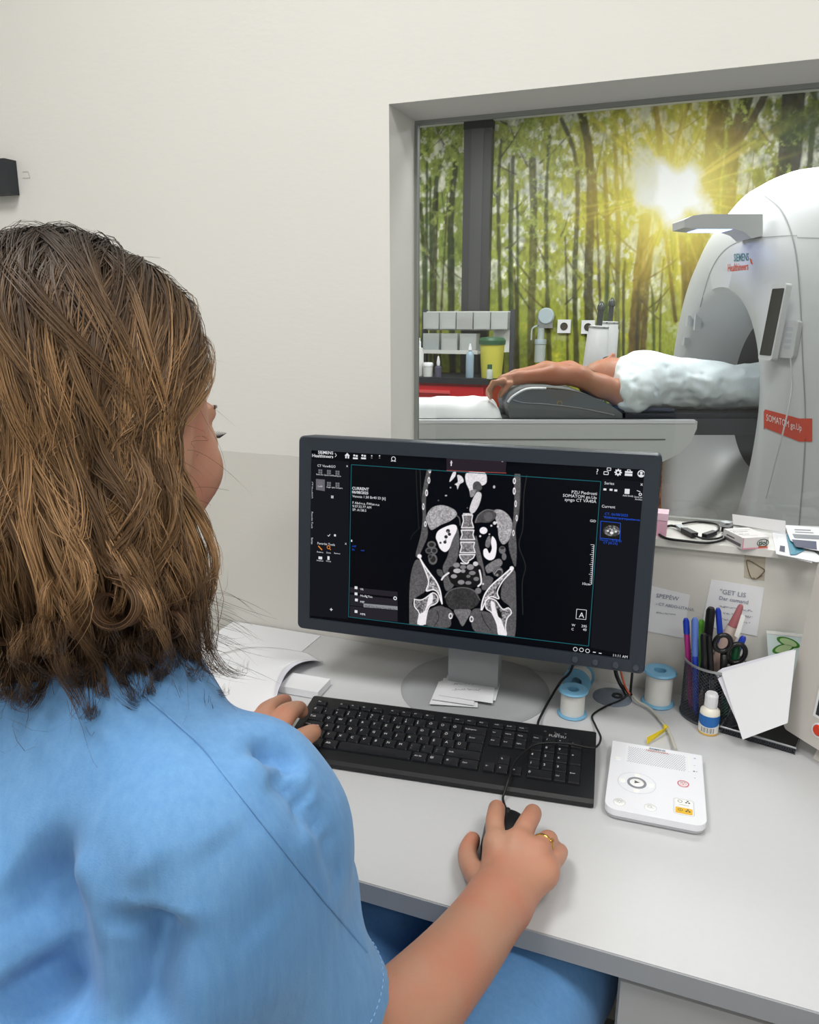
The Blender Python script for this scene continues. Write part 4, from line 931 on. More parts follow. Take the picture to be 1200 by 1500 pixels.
# ------------------------------------------------------------------ mesh pen cup with its contents
cupc = PX(1040, 1047) ; CR, CH = .0475, .098
cup = empty('pen_cup', tuple(cupc), label='round black wire mesh pen cup full of pens', cat='pen cup')
bm = bmesh.new(); nn = 46; rows_ = 22
for sgn in (1, -1):
    for k in range(nn):
        pts = []
        for j in range(rows_ + 1):
            a = 2 * PI * k / nn + sgn * j * .098 ; r = CR - .0012 + .0004 * sgn; pts.append((r * math.cos(a), r * math.sin(a), .004 + (CH - .008) * j / rows_))
        rs = .00055
        ring_prev = None
        for j in range(0, rows_ + 1, 2):
            a = math.atan2(pts[j][1], pts[j][0]); er = V(math.cos(a), math.sin(a), 0); et = V(-math.sin(a), math.cos(a), 0); p = np.array(pts[j])
            rg3 = [bm.verts.new(p + er * rs), bm.verts.new(p + et * rs * 1.3), bm.verts.new(p - er * rs), bm.verts.new(p - et * rs * 1.3)]
            if ring_prev:
                for q_ in range(4): bm.faces.new((ring_prev[q_], ring_prev[(q_ + 1) % 4], rg3[(q_ + 1) % 4], rg3[q_]))
            ring_prev = rg3
tag(bmobj('wire_mesh', bm, M_WMESH, cup, True), kind='stuff')
lathe('rim', [(CR + .0018 * math.cos(a), CH + .0022 * math.sin(a)) for a in np.linspace(0, 2 * PI, 9)[:-1]], M_STEEL, cup, 48, None, True)
lathe('bottom', [(0, .001), (CR, .001), (CR + .001, .003), (CR, .005), (0, .004)], M_WMESH, cup, 48)
def stick(name, label, cat, top, lean, prof_parts, group='pens in the mesh cup', bot=None):
    """a pen: parts along its axis; top pixel position at given height, foot inside the cup"""
    ax = unit(np.array(top) - np.array(bot)); L = np.linalg.norm(np.array(top) - np.array(bot))
    sd = unit(np.cross(ax, (0.3, 1, 0.1))); t = empty(name, mat=frame(bot, sd, np.cross(ax, sd), ax), label=label, cat=cat, group=group)
    for (pn, pr, m) in prof_parts: lathe(pn, [(r, z * L) for r, z in pr], m, t, 14)
    return t
def cuptop(px, py, dy=0.0):               # a point above the cup at the cup's depth plus dy
    return PY(px, py, cupc[1] + dy)
def inb(a, r): return cupc + V(r * math.cos(a), r * math.sin(a), .008)
def pen(name, label, px, py, dy, a, r, body, capm, rad=.0048, capz=.72, top='cap'):
    tp = cuptop(px, py, dy); bt = inb(a, r)
    # keep the foot on the line but inside the cup
    return stick(name, label, 'pen', tp, 0, [('barrel', [(0, 0), (.0012, 0), (rad * .9, .06), (rad, .1), (rad, capz)], body), ('cap', [(rad, capz), (rad * 1.12, capz), (rad * 1.1, .97), (rad * .7, 1), (0, 1)], capm)], bot=bt)
M_BLUEP = mat('blue_pen_plastic', (30, 62, 178), .3); M_BLUEL = mat('clear_blue_cap', (92, 122, 196), .2); M_MAG = mat('magenta_barrel', (176, 40, 128), .35); M_BLK = mat('glossy_black', (18, 18, 20), .3)
pen('pen', 'magenta pen with blue click top in the mesh cup', 1005, 906, -.012, 3.3, .030, M_MAG, M_BLUEP, .0045, .84)
pen('pen', 'blue pen with clear rounded cap in the mesh cup', 1018, 905, -.020, 4.0, .034, M_BLUEP, M_BLUEL, .0048, .62)
pen('marker_pen', 'tall thick black marker in the mesh cup', 1042, 890, .006, 2.3, .024, M_BLK, M_BLK, .0066, .6)
pen('pen', 'slim blue capped pen beside the tall black marker', 1052, 891, .012, .7, .032, mat('white_barrel', (225, 226, 230), .4), M_BLUEP, .0042, .45)
pen('pen', 'black pen with chrome tip in front of the cup', 1031, 928, -.030, 4.6, .036, M_BLK, M_BLK, .0050, .7)
pen('pen', 'grey-edged black pen leaning at the cup front', 1039, 931, -.032, 4.9, .036, mat('dark_grey_barrel', (70, 72, 76), .3), M_BLK, .0038, .5)
pen('pen', 'blue pen tilted right behind the scissor handles', 1090, 932, .012, .4, .0, M_BLUEP, M_BLUEP, .0046, .7)
pen('pen', 'bright green marker tip showing behind the blue cap', 1028, 908, .022, 2.0, .034, mat('bright_green', (110, 190, 70), .4), mat('bright_green'), .0046, .7)
pen('pen', 'green barrel pen inside the scissor loop', 1080, 945, -.012, 5.4, .030, mat('dark_green', (20, 84, 52), .35), mat('dark_green'), .006, .8)
# glue bottle with rosy tip
tp = cuptop(1086, 886, .010); bt = inb(2.4, .016)
stick('glue_pen', 'glue bottle with dusty pink cone cap leaning right in cup', 'glue', tp, 0, [('bottle', [(0, 0), (.010, 0), (.0115, .03), (.0115, .66), (.008, .72)], mat('translucent_beige', (196, 170, 158), .35)), ('collar', [(.0105, .70), (.0108, .71), (.0100, .76), (.0090, .80)], mat('beige_collar', (214, 196, 186), .4)), ('cone_cap', [(.0085, .80), (.0080, .81), (.0042, .985), (.003, 1), (0, 1)], mat('dusty_pink_cap', (172, 104, 108), .4))], bot=bt)
tp2 = cuptop(1088, 900, .004)
pl_ = [cuptop(1086, 900, -.012), cuptop(1092, 903, -.012), cuptop(1082, 935, -.014), cuptop(1076, 931, -.014)]
tag(quad('barcode_strip', pl_, mat('white_label', (235, 235, 232), .5), None, .001), 'narrow white barcode strip beside the pink glue cap', 'label strip')
# scissors: two handle loops and blades going down into the cup
sc_t = empty('scissors', tuple(cupc + V(.01, -.02, .006)), label='scissors with black loop handles sticking out of the cup', cat='scissors')
so = cupc + V(.01, -.02, .006)
def loopring(cpx, cpy, dy, rx, ry, tilt):
    c = cuptop(cpx, cpy, dy) - so; pts = []
    for a in np.linspace(0, 2 * PI, 25)[:-1]:
        u, v = rx * math.cos(a), ry * math.sin(a); pts.append(c + V(u * math.cos(tilt) - v * math.sin(tilt), .15 * u, u * math.sin(tilt) + v * math.cos(tilt)))
    bm = bmesh.new(); rgs = []
    m_ = len(pts)
    for i in range(m_):
        t = unit(pts[(i + 1) % m_] - pts[i - 1]); u = unit(np.cross(t, (0, 1.0, 0))); w = np.cross(t, u)
        rgs.append([bm.verts.new(pts[i] + .0040 * math.cos(2 * PI * k / 8) * u + .0046 * math.sin(2 * PI * k / 8) * w) for k in range(8)])
    for i in range(m_):
        for k in range(8): bm.faces.new((rgs[i][k], rgs[i][(k + 1) % 8], rgs[(i + 1) % m_][(k + 1) % 8], rgs[(i + 1) % m_][k]))
    return bm
for (a, b, dy, rx, ry, tl) in ((1059, 942, -.030, .0115, .014, -.2), (1079, 957, -.026, .0125, .0165, -.25)):
    h = bmobj('handle', loopring(a, b, dy, rx, ry, tl), M_BLK, sc_t, True)
bm = bmesh.new(); tube_bm(bm, [cuptop(1061, 958, -.030) - so, cuptop(1060, 985, -.026) - so, V(.0, .012, .03)], [.006, .006, .004], 8); tube_bm(bm, [cuptop(1070, 972, -.026) - so, cuptop(1058, 990, -.024) - so, V(-.004, .014, .03)], [.006, .006, .004], 8); bmobj('shank', bm, M_BLK, sc_t, True)
bm = bmesh.new(); bx(bm, -.006, .002, .011, .0125, .0, .034); bx(bm, -.002, .006, .0128, .0142, .0, .034); bmobj('blade', bm, M_STEEL, sc_t)

# ------------------------------------------------------------------ correction fluid bottle
bb = PX(1037, 1072)
bt_ = empty('correction_bottle', tuple(bb), label='small white bottle with blue label before the mesh cup', cat='bottle')
bt_.scale = (1.12, 1.12, 1.14)
lathe('bottle', [(0, 0), (.0125, 0), (.0135, .002), (.0135, .030), (.0128, .035), (.009, .0385), (.007, .040), (0, .040)], mat('cream_white_plastic', (240, 236, 222), .3), bt_, 32)
lathe('cap', [(.0082, .0395), (.0082, .058), (.0072, .060), (0, .060)], M_WHITEP, bt_, 24)
bm = bmesh.new()
for k in range(30): a = 2 * PI * k / 30; bx(bm, -.0004, .0004, .0078, .0088, .041, .057, Matrix.Rotation(a, 4, 'Z'))
tag(bmobj('cap_ribs', bm, M_WHITEP, bt_), kind='stuff')
ca = math.atan2(-bb[1], -bb[0])
def wrap(name, z0, z1, a0, a1, m, r=.01362, n=14, lower=0.0):
    vs = []; fs = []
    for k in range(n + 1):
        a = ca + a0 + (a1 - a0) * k / n; zz = z0 + lower * (abs(2 * k / n - 1)) ** 2
        vs += [(r * math.cos(a), r * math.sin(a), zz), (r * math.cos(a), r * math.sin(a), z1)]
    for k in range(n): fs.append((2 * k, 2 * k + 2, 2 * k + 3, 2 * k + 1))
    return meshobj(name, vs, fs, m, bt_)
wrap('paper_label', .004, .030, -1.5, 1.5, mat('white_label'), .01358)
wrap('blue_label', .0135, .0295, -1.45, 1.45, mat('label_blue', (36, 106, 182), .4), .01366, 14, .004)
wrap('yellow_stripe', .0012, .0036, -1.6, 1.6, mat('label_amber', (226, 178, 72), .5), .01366)
for k in range(13):
    a0 = -.72 + k * .105; wrap('barcode_bar', .005, .0125, a0, a0 + (.03 if k % 3 else .06), mat('barcode_black', (40, 40, 44), .6), .01368, 1)
# ------------------------------------------------------------------ mesh tray and the folded sheets standing on it
tA, tB, tC = PX(1056, 1064, DESK + .012), PX(1166, 1096, DESK + .012), PX(1172, 1072, DESK + .012)
tx_ = unit((tB - tA) * V(1, 1, 0)); ty_ = np.cross((0, 0, 1.0), tx_); TW = np.linalg.norm((tB - tA) * V(1, 1, 0)); TD = .085
tr_ = empty('mesh_tray', mat=frame(tA * V(1, 1, 0) + V(0, 0, DESK), tx_, ty_, (0, 0, 1)), label='shallow black wire mesh tray with silver rim beside the cup', cat='tray')
tube('rim', [(0, 0, .012), (TW, 0, .012), (TW, TD, .012), (0, TD, .012), (0, 0, .012)], .0018, M_STEEL, tr_, 8)
bm = bmesh.new()
for k in range(int(TW / .0035)):
    x = (k + .5) * .0035
    for s in (-1, 1): tube_bm(bm, [(x, .0, .0115), (min(TW, max(0, x + s * .004)), .001, .001)], .0006, 4, False); tube_bm(bm, [(x, .001, .001), (min(TW, max(0, x + s * .03)), TD - .001, .001)], .0006, 4, False)
for k in range(int(TD / .0035)):
    y = (k + .5) * .0035
    for s in (-1, 1): tube_bm(bm, [(TW, y, .0115), (TW - .001, min(TD, max(0, y + s * .004)), .001)], .0006, 4, False)
tag(bmobj('wire_mesh', bm, M_WMESH, tr_), kind='stuff')
box('tray_liner', .002, TW - .002, .002, TD - .002, .0005, .0018, M_BLACK, tr_)
n_p = unit(V(-.35, -.86, .36)); p0 = PX(1085, 1083, DESK + .016)
fp = empty('folded_paper', tuple(p0), label='folded white sheets leaning on the mesh tray and the grey-white device', cat='paper')
def onp(lst, off): return [PN(x, y, p0 + n_p * off, n_p) - p0 for x, y in lst]
quad('back_sheet', onp([(1048, 986), (1058, 979), (1163, 951), (1152, 1060), (1090, 1081)], .0)[::-1], M_PAPER2, fp, .0008)
quad('front_sheet', onp([(1057, 985), (1166, 952), (1154, 1059), (1088, 1083.5)], .004)[::-1], M_PAPER, fp, .0008)
# ------------------------------------------------------------------ sachet with cucumber slices, by the wall
q0 = V(PX(1142, 955)[0] - .005, WALL_Y - .040, DESK); n_s = unit(V(-.1, -1, .14))
sa = empty('cosmetic_sachet', tuple(q0), label='pale green packet with cucumber slices propped by the wall', cat='packet')
def ons(lst, off): return [PN(x, y, q0 + n_s * off, n_s) - q0 for x, y in lst]
quad('packet', ons([(1123, 924), (1180, 930), (1184, 1000), (1128, 998)], 0)[::-1], mat('pale_mint_film', (212, 228, 228), .3), sa, .003)
quad('seal_edge', ons([(1123, 924), (1180, 930), (1180, 934), (1123.5, 928)], .0008)[::-1], mat('white_label'), sa, .0006)
for (x, y, a, b, t) in ((1155, 941, 18, 6.5, .35), (1148, 950, 17, 7, -.25), (1138, 970, 14, 6, .1)):
    for (nm, s_, m_, of) in (('cucumber_rind', 1.0, mat('cucumber_green', (62, 128, 40), .4), .0005), ('cucumber_slice', .74, mat('cucumber_pale', (176, 204, 150), .4), .0008)):
        pts = [(x + s_ * (a * math.cos(k) * math.cos(t) - b * math.sin(k) * math.sin(t)), y + s_ * (a * math.cos(k) * math.sin(t) + b * math.sin(k) * math.cos(t))) for k in np.linspace(0, 2 * PI, 21)[:-1]]
        meshobj(nm, ons(pts, of), [list(range(20))], m_, sa)
# ------------------------------------------------------------------ big beige device at the right edge
dz = DESK + .026
dA, dB_ = PX(1147, 1066, dz), PX(1212, 1107, dz)
dx = unit((dB_ - dA) * V(1, 1, 0)); dn = np.cross(dx, (0, 0, 1.0))               # outward (towards the viewer) horizontal normal
# left edge: find the tilt that puts the upper left corner on the pixel line
def _pj(P): v = P - cC; return 600 + CAM_F * (v @ cR) / (v @ cF), 750 - CAM_F * (v @ cU) / (v @ cF)
def _sl(t): x, y = _pj(dA + .2 * (V(0, 0, 1) * math.cos(t) - dn * math.sin(t))); return abs((x - 1147) / (1066 - y) - .2154)
best = min(np.linspace(.0, 1.2, 300), key=_sl)
dU = V(0, 0, 1) * math.cos(best) - dn * math.sin(best); dNn = np.cross(dx, dU)
dev = empty('control_console', mat=frame(dA, dx, dU, dNn), label='tilted off-white console with red button at the photo edge', cat='console')
M_DEV = mat('warm_white_casing', (208, 203, 196), .45, bump=.04, bscale=500)
bm = bmesh.new(); prism_bm(bm, rrect(0, .33, 0, .27, .008, 4), -.028, 0); bevel(bm, .004, 2, 50); bmobj('casing', bm, M_DEV, dev, auto=35)
def DP(x, y): p = PN(x, y, dA, dNn) - dA; return p @ dx, p @ dU
ax_, ay_ = DP(1199, 1070)
lathe('button_collar', [(.0085, 0), (.0085, .0015), (.0105, .0015), (.011, 0)], M_WHITEP, dev, 28, Matrix.Translation((ax_, ay_, -.0002)))
lathe('red_button', [(0, .004), (.006, .0035), (.0085, .001), (.0085, 0)], mat('red_orange_button', (214, 62, 34), .35), dev, 28, Matrix.Translation((ax_, ay_, 0)))
ex_, ey_ = DP(1196, 1046)
box('screen_surround', ex_ - .004, .315, ey_ - .004, .255, -.002, .0012, M_WHITEP, dev, .0008)
box('screen', ex_, .311, ey_, .251, -.001, .0016, mat('console_screen', (56, 58, 62), .2), dev)
hgt = dA[2] - DESK
bm = bmesh.new()
Mi = frame(dA, dx, dU, dNn).inverted()
for (u0, u1) in ((.05, .28),):
    P0 = [dA + dx * u0 - dNn * .027 + dU * .02, dA + dx * u1 - dNn * .027 + dU * .02, dA + dx * u1 - dNn * .027 + dU * .16, dA + dx * u0 - dNn * .027 + dU * .16]
    Q0 = [V(p[0], p[1], DESK + .0008) for p in (dA + dx * u0 + dU * .01 - dNn * .01, dA + dx * u1 + dU * .01 - dNn * .01, dA + dx * u1 + dU * .19 - dNn * .04, dA + dx * u0 + dU * .19 - dNn * .04)]
    vs = [bm.verts.new(Mi @ Vector(p)) for p in Q0 + P0]
    for f_ in ((0, 3, 2, 1), (4, 5, 6, 7), (0, 1, 5, 4), (1, 2, 6, 5), (2, 3, 7, 6), (3, 0, 4, 7)): bm.faces.new([vs[i] for i in f_])
bmobj('stand', bm, M_DEV, dev)
# ------------------------------------------------------------------ papers on the left of the desk
def sheet(name, pts, z, label, m=M_PAPER, th=.0012, group='loose sheets on the desk'):
    P = [PX(x, y, z) for x, y in pts]; c = sum(P) / len(P); c[2] = z - th
    o = quad(name, [p - c for p in P], m, None, th)
    o.location = tuple(c); return tag(o, label, 'paper', group)
zz = DESK + .0015
P1 = PX(343, 910, zz); P2 = PX(470, 931, zz); d1 = unit(P2 - P1); d1n = np.cross(d1, (0, 0, 1.0))
def sheet_w(name, A, ux, w, uy, h, z, label, m=M_PAPER, th=.0012, cat='paper', group='loose sheets on the desk'):
    P = [A, A + ux * w, A + ux * w + uy * h, A + uy * h]; P = [V(p[0], p[1], z) for p in P]; c = sum(P) / 4 - V(0, 0, th)
    if np.cross(P[1] - P[0], P[2] - P[0])[2] < 0: P = P[::-1]
    o = quad(name, [p - c for p in P], m, None, th); o.location = tuple(c); return tag(o, label, cat, group)
sheet_w('paper_sheet', P1, d1, np.linalg.norm(P2 - P1), d1n, .30, DESK + .0013, 'large white sheet by the wall at the desk end, under the notebook')
N1 = PX(478, 1003, DESK + .012); n1d = unit(PX(478, 1003, DESK + .012) - PX(400, 990, DESK + .012)); n1n = np.cross(n1d, (0, 0, 1.0))
sheet_w('paper_block', N1 - n1d * .075 - n1n * .018, n1d, .075, n1n, .052, DESK + .0145, 'thick white block of paper left of the keyboard', M_PAPER, .013, 'paper block')
# open notebook whose page edge curls up off the desk
E_ = [(474, 969, .008), (452, 966, .020), (430, 970, .029), (414, 982, .032), (405, 1001, .029), (402, 1020, .020), (407, 1038, .007)]
B_ = [(452, 957, .004), (415, 950, .004), (365, 948, .004), (318, 960, .004), (292, 985, .004), (288, 1015, .004), (305, 1048, .004)]
Ec = catmull([PX(x, y, DESK + z) for x, y, z in E_], 5); Bc = catmull([PX(x, y, DESK + z) for x, y, z in B_], 5)
nb0 = PX(380, 990, DESK + .0015)
nbk = empty('notebook', tuple(nb0), label='open notebook with a page edge curling up, left of keyboard', cat='notebook')
def page(name, Eo, Bo, m, n=12):
    vs = []; fs = []
    for e, b in zip(Eo, Bo):
        for k in range(n + 1):
            t = k / n; p = b + (e - b) * t; p[2] = b[2] + (e[2] - b[2]) * t ** 2.6; vs.append(p - nb0)
    for i_ in range(len(Eo) - 1):
        for k in range(n): a_ = i_ * (n + 1) + k; fs.append((a_, a_ + n + 1, a_ + n + 2, a_ + 1))
    o = meshobj(name, vs, fs, m, nbk, True); md = o.modifiers.new('t', 'SOLIDIFY'); md.thickness = .0005; return o
page('curled_page', Ec, Bc, M_PAPER)
rgt = unit(PX(480, 1000) - PX(400, 1000))
E2 = [e + rgt * .0075 * math.sin(PI * (k / (len(Ec) - 1))) - V(0, 0, .0045 * math.sin(PI * k / (len(Ec) - 1))) for k, e in enumerate(Ec)]
page('under_page', E2, [b - V(0, 0, .001) for b in Bc], M_PAPER2)
vs = []; fs = []
for e, e2 in zip(Ec, E2): vs += [e - nb0 - V(0, 0, .0006), e2 - nb0 + V(0, 0, .0002)]
for k in range(len(Ec) - 1): fs.append((2 * k, 2 * k + 1, 2 * k + 3, 2 * k + 2))
meshobj('page_edges', vs, fs, M_PAPER2, nbk, True)
P = [PX(x, y, DESK + .003) - nb0 for x, y in ((395, 946), (300, 955), (262, 1010), (300, 1052), (380, 1040))]
quad('page_block', P, M_PAPER, nbk, .0015)
# slips of paper lying on the monitor foot
def slip(pts, z, label, rows=0):
    P = [PX(x, y, z) for x, y in pts]; c = sum(P) / 4; c[2] = z - .0006
    if np.cross(P[1] - P[0], P[2] - P[0])[2] < 0: P = P[::-1]
    t = quad('paper_slip', [p - c for p in P], M_PAPER, None, .0006); t.location = tuple(c); tag(t, label, 'paper slip', 'slips on the monitor foot')
    return t
z0 = DESK + .0150
slip([(629, 1031), (643, 998), (700, 1003), (700, 1036)], z0, 'bottom paper slip on the monitor foot, sticking out left')
slip([(640, 1020), (650, 993), (733, 1000), (726, 1026)], z0 + .0014, 'middle paper slip on the monitor foot, sticking out right')
slip([(633, 1024), (646, 997), (698, 1004), (694, 1033)], z0 + .0028, 'paper slip on the monitor foot, second from top')
s_ = slip([(643, 1018), (656, 988), (727, 992), (722, 1030)], z0 + .0044, 'topmost paper slip on the monitor foot, with faint writing')
rnd = random.Random(5)
def scribble(fl, to, x0, x1, y, h, w, rnd, z=0.0):
    x = x0; prev = None
    while x < x1:
        p = to(x, y + rnd.uniform(-h, h))
        if prev is not None and rnd.random() > .14: fl.append((prev, p))
        prev = p; x += h * rnd.uniform(.35, .9)
def ink(name, segs, m, parent, nrm, w, base):
    vs = []; fs = []
    for a, b in segs:
        d = b - a
        if np.linalg.norm(d) < 1e-7: continue
        s = unit(np.cross(d, nrm)) * w / 2; n = len(vs); vs += [a - s - base, b - s - base, b + s - base, a + s - base]; fs.append((n, n + 1, n + 2, n + 3))
    return meshobj(name, vs, fs, m, parent)
zt_ = z0 + .0044 + .0003; seg = []
for j, y in enumerate((1002, 1010)): scribble(seg, lambda x, yy: PX(x, yy, zt_), 662, 712 - 8 * j, y, 1.6, 1, rnd)
tag(ink('writing', seg, M_INK, s_, V(0, 0, 1), .0006, np.array(s_.location)), kind='stuff')
# ------------------------------------------------------------------ notes taped to the wall, tape with a paper clip
def wall_note(pts, label, lines, y=WALL_Y - .0012):
    P = [PY(a, b, y) for a, b in pts]; c = sum(P) / 4
    o = quad('wall_note', [p - c for p in P][::-1], M_PAPER, None, .0006); o.location = tuple(c); tag(o, label, 'note', 'handwritten notes on the wall')
    seg = []
    for (x0, x1, yy, h, sl) in lines: scribble(seg, lambda a, b: PY(a, b + sl * (a - x0), y - .0010), x0, x1, yy, h, 1, rnd)
    tag(ink('writing', seg, M_INKB, o, V(0, 1, 0), .0007, c), kind='stuff')
    return o, c
o, c = wall_note([(945, 856), (1011, 872), (1001, 935), (935, 922)], 'handwritten white note on the wall, half behind the monitor', [(962, 990, 897, 1, .12)])
def hand(o, c, s, px, py, h, y=WALL_Y - .0022):
    a = PY(px, py, y); b = PY(px + 10, py + 1.6, y); ex = unit(b - a); f = Flat(); f.text(s, 0, 0, h, bold=.0001)
    return f.obj('writing', M_INKB, o, frame(a - c, ex, np.cross((0, -1., 0), ex), (0, -1, 0)))
hand(o, c, 'SPEP\u00c9W', 961, 875, .0105); hand(o, c, '- CT ABDO-UTANA', 961, 886, .007)
o, c = wall_note([(1042, 849), (1120, 861), (1109, 932), (1028, 916)], 'handwritten white note on the wall above the pen cup', [(1054, 1104, 888, 1.6, .15), (1054, 1104, 897, 1.6, .15), (1054, 1100, 906, 1.6, .15)])
hand(o, c, '"GET LIS', 1054, 869, .011); hand(o, c, 'Dar comand', 1053, 878, .009)
tp_ = quad('adhesive_tape', [PY(a, b, WALL_Y - .0006) for a, b in ((1091, 808), (1122, 811), (1120, 851), (1090, 846))][::-1], mat('yellowed_tape', (206, 196, 178), .3, alpha=.75), None, .0003); tag(tp_, 'strip of yellowed tape on the wall under the sill', 'tape')
cl = tube('paper_clip', [PY(a, b, WALL_Y - .002) for a, b in ((1117, 843), (1102, 848), (1094, 824), (1099, 822), (1118, 833), (1119, 838), (1108, 848), (1104, 846))], .0006, mat('bronze_wire', (120, 104, 84), .4, .6), None, 6, 5); tag(cl, 'bent wire paper clip stuck under tape on the wall', 'paper clip')
# ------------------------------------------------------------------ things on the window sill
SZ = SILL_Z
def sx(a, b, dz=0.0): return PX(a, b, SZ + dz)
us = empty('usb_cable', tuple(sx(1020, 785)), label='black coiled cable with plugs on the window sill', cat='cable'); uo = sx(1020, 785)
tube('cord', [p - uo for p in (sx(1003, 776, .008), sx(985, 770, .004), sx(972, 773, .003), sx(964, 780, .003), sx(975, 788, .003), sx(1000, 792, .003), sx(1040, 795, .003), sx(1064, 788, .004), sx(1070, 777, .004), sx(1066, 773, .006))], .0022, M_CAB, us, 7, 6)
tube('cord', [p - uo for p in (sx(1017, 783, .007), sx(1027, 788, .003), sx(1050, 789, .003), sx(1062, 783, .004), sx(1066, 776, .006))], .0018, M_CAB, us, 7, 6)
tube('cord', [p - uo for p in (sx(1000, 767, .003), sx(1025, 764, .003), sx(1050, 768, .003), sx(1053, 776, .004), sx(1046, 780, .006))], .0018, M_CAB, us, 7, 6)
def plug(name, a, b, w, h, m, z=.006):
    A, B = sx(*a, z), sx(*b, z); d = unit(B - A); s = np.cross((0, 0, 1.), d); L = np.linalg.norm(B - A); bm = bmesh.new(); bx(bm, 0, L, -w / 2, w / 2, -h / 2, h / 2, frame(A - uo, d, s, np.cross(d, s))); bevel(bm, .0012, 2); return bmobj(name, bm, m, us, auto=40)
plug('plug', (1002, 776), (1018, 784), .012, .008, M_BLACK); plug('plug_tip', (993, 770), (1002, 776), .011, .005, M_STEEL); plug('small_plug', (1032, 785), (1047, 780), .009, .007, M_BLACK); plug('metal_plug', (1059, 769), (1068, 768), .014, .010, M_STEEL, .010); plug('plug_boot', (1062, 776), (1069, 772), .012, .009, M_BLACK, .008)
# medicine box
mb0, mb1, mb2 = sx(1087, 805), sx(1125, 803), sx(1074, 786)
e1 = unit(mb1 - mb0); e2 = np.cross((0, 0, 1.), e1); bw = np.linalg.norm(mb1 - mb0); bd = .055; bh = .019
mbx = empty('medicine_box', mat=frame(mb0, e1, e2, (0, 0, 1)), label='small white and pink carton on the window sill', cat='carton')
box('carton', 0, bw, 0, bd, 0, bh, mat('white_carton', (226, 222, 222), .45), mbx, .0006)
f = Flat(); f.text('tiol', bw * .62, .006, .011, 0, bold=.0003); f.ring(bw * .78, .0095, .0105, .0012, 0, 24, .0065); f.obj('lettering', mat('dark_green_print', (40, 78, 66), .5), mbx, Matrix.Translation((0, -.0004, 0)) @ Matrix.Rotation(PI / 2, 4, 'X'))
f = Flat(); f.rect(bw * .62, bw * .95, .001, .0042); f.obj('orange_patch', mat('rust_print', (190, 96, 60), .5), mbx, Matrix.Translation((0, -.0004, 0)) @ Matrix.Rotation(PI / 2, 4, 'X'))
f = Flat(); f.rect(0, bw, .0, .0022).rect(0, bw * .04, .002, bh); f.obj('pink_band', mat('pink_print', (222, 150, 170), .5), mbx, Matrix.Translation((0, -.0003, 0)) @ Matrix.Rotation(PI / 2, 4, 'X'))
f = Flat(); f.text('Prospect', .004, .032, .007, 0).text('200 mg', .004, .018, .006, 0).line((.004, .045), (bw - .006, .042), .001).line((.006, .012), (bw * .7, .010), .0006); f.obj('top_print', mat('grey_print_dark', (96, 92, 98), .5), mbx, Matrix.Translation((0, 0, bh + .0003)))
f = Flat(); f.rect(.004, bd - .004, .003, .008).rect(.01, bd * .6, .011, .013); f.obj('side_print', mat('grey_print_dark'), mbx, frame((-.0004, bd, 0), (0, -1, 0), (0, 0, 1), (-1, 0, 0)))
# folded strip behind the box, leaflets
wl = [PN(a, b, sx(1110, 780), unit(V(-.2, -1, .35))) for a, b in ((1073, 753), (1151, 763), (1151, 780), (1074, 768))]
c = sum(wl) / 4; c[2] = SZ; o = quad('folded_strip', [p - c for p in wl][::-1], mat('grey_white_paper', (220, 220, 222), .6), None, .001); o.location = tuple(c); tag(o, 'folded white paper strip behind the carton on the sill', 'paper')
def leaflet(pts, dz, label, m, prints=()):
    P = [sx(a, b, dz) for a, b in pts]; c = sum(P) / len(P); c[2] = SZ + dz - .0008
    if np.cross(P[1] - P[0], P[2] - P[0])[2] < 0: P = P[::-1]
    o = quad('leaflet', [p - c for p in P], m, None, .0008); o.location = tuple(c); tag(o, label, 'leaflet', 'leaflets on the sill')
    for (nm, q, mm_) in prints: meshobj(nm, [sx(a, b, dz + .0004) - c for a, b in q], [list(range(len(q)))], mm_, o)
    return o
leaflet([(1131, 778), (1160, 781), (1190, 824), (1137, 811)], .0012, 'white leaflet lowest in the pile beside the carton', M_PAPER)
leaflet([(1140, 784), (1162, 783), (1210, 822), (1196, 823), (1137, 811)], .0030, 'white leaflet with dark print under the folder', M_PAPER, [('print_patch', [(1143, 799), (1150, 800), (1150, 809), (1142, 807)], mat('navy_print', (50, 54, 74), .5))])
leaflet([(1152, 783), (1164, 783), (1178, 806), (1166, 812), (1158, 812)], .0048, 'teal edged leaflet between the white ones', mat('teal_print', (70, 140, 164), .5))
leaflet([(1150, 769), (1225, 772), (1230, 812), (1176, 802), (1158, 791)], .0085, 'topmost leaflet with navy blocks at the sill end', M_PAPER, [('navy_block', [(1160, 790), (1196, 793), (1197, 805), (1166, 801)], mat('slate_navy_print', (64, 66, 96), .5)), ('grey_block', [(1161, 782), (1215, 785), (1216, 791), (1164, 788)], mat('mid_grey_print', (130, 134, 142), .5)), ('text_line', [(1164, 775), (1188, 776), (1188, 777.4), (1164, 776.4)], mat('mid_grey_print')), ('text_line', [(1165, 778.5), (1192, 780), (1192, 781), (1165, 779.6)], mat('mid_grey_print'))])
pk = sx(967, 783); pko = empty('pink_case', tuple(pk), label='pink plastic case on the sill, mostly hidden by the monitor', cat='case')
box('case', -.030, .010, -.012, .02, 0, .036, mat('pink_plastic', (222, 172, 194), .4), pko, .004); box('lid', -.031, .011, -.013, .021, .028, .040, mat('pale_pink_plastic', (232, 196, 212), .4), pko, .003)
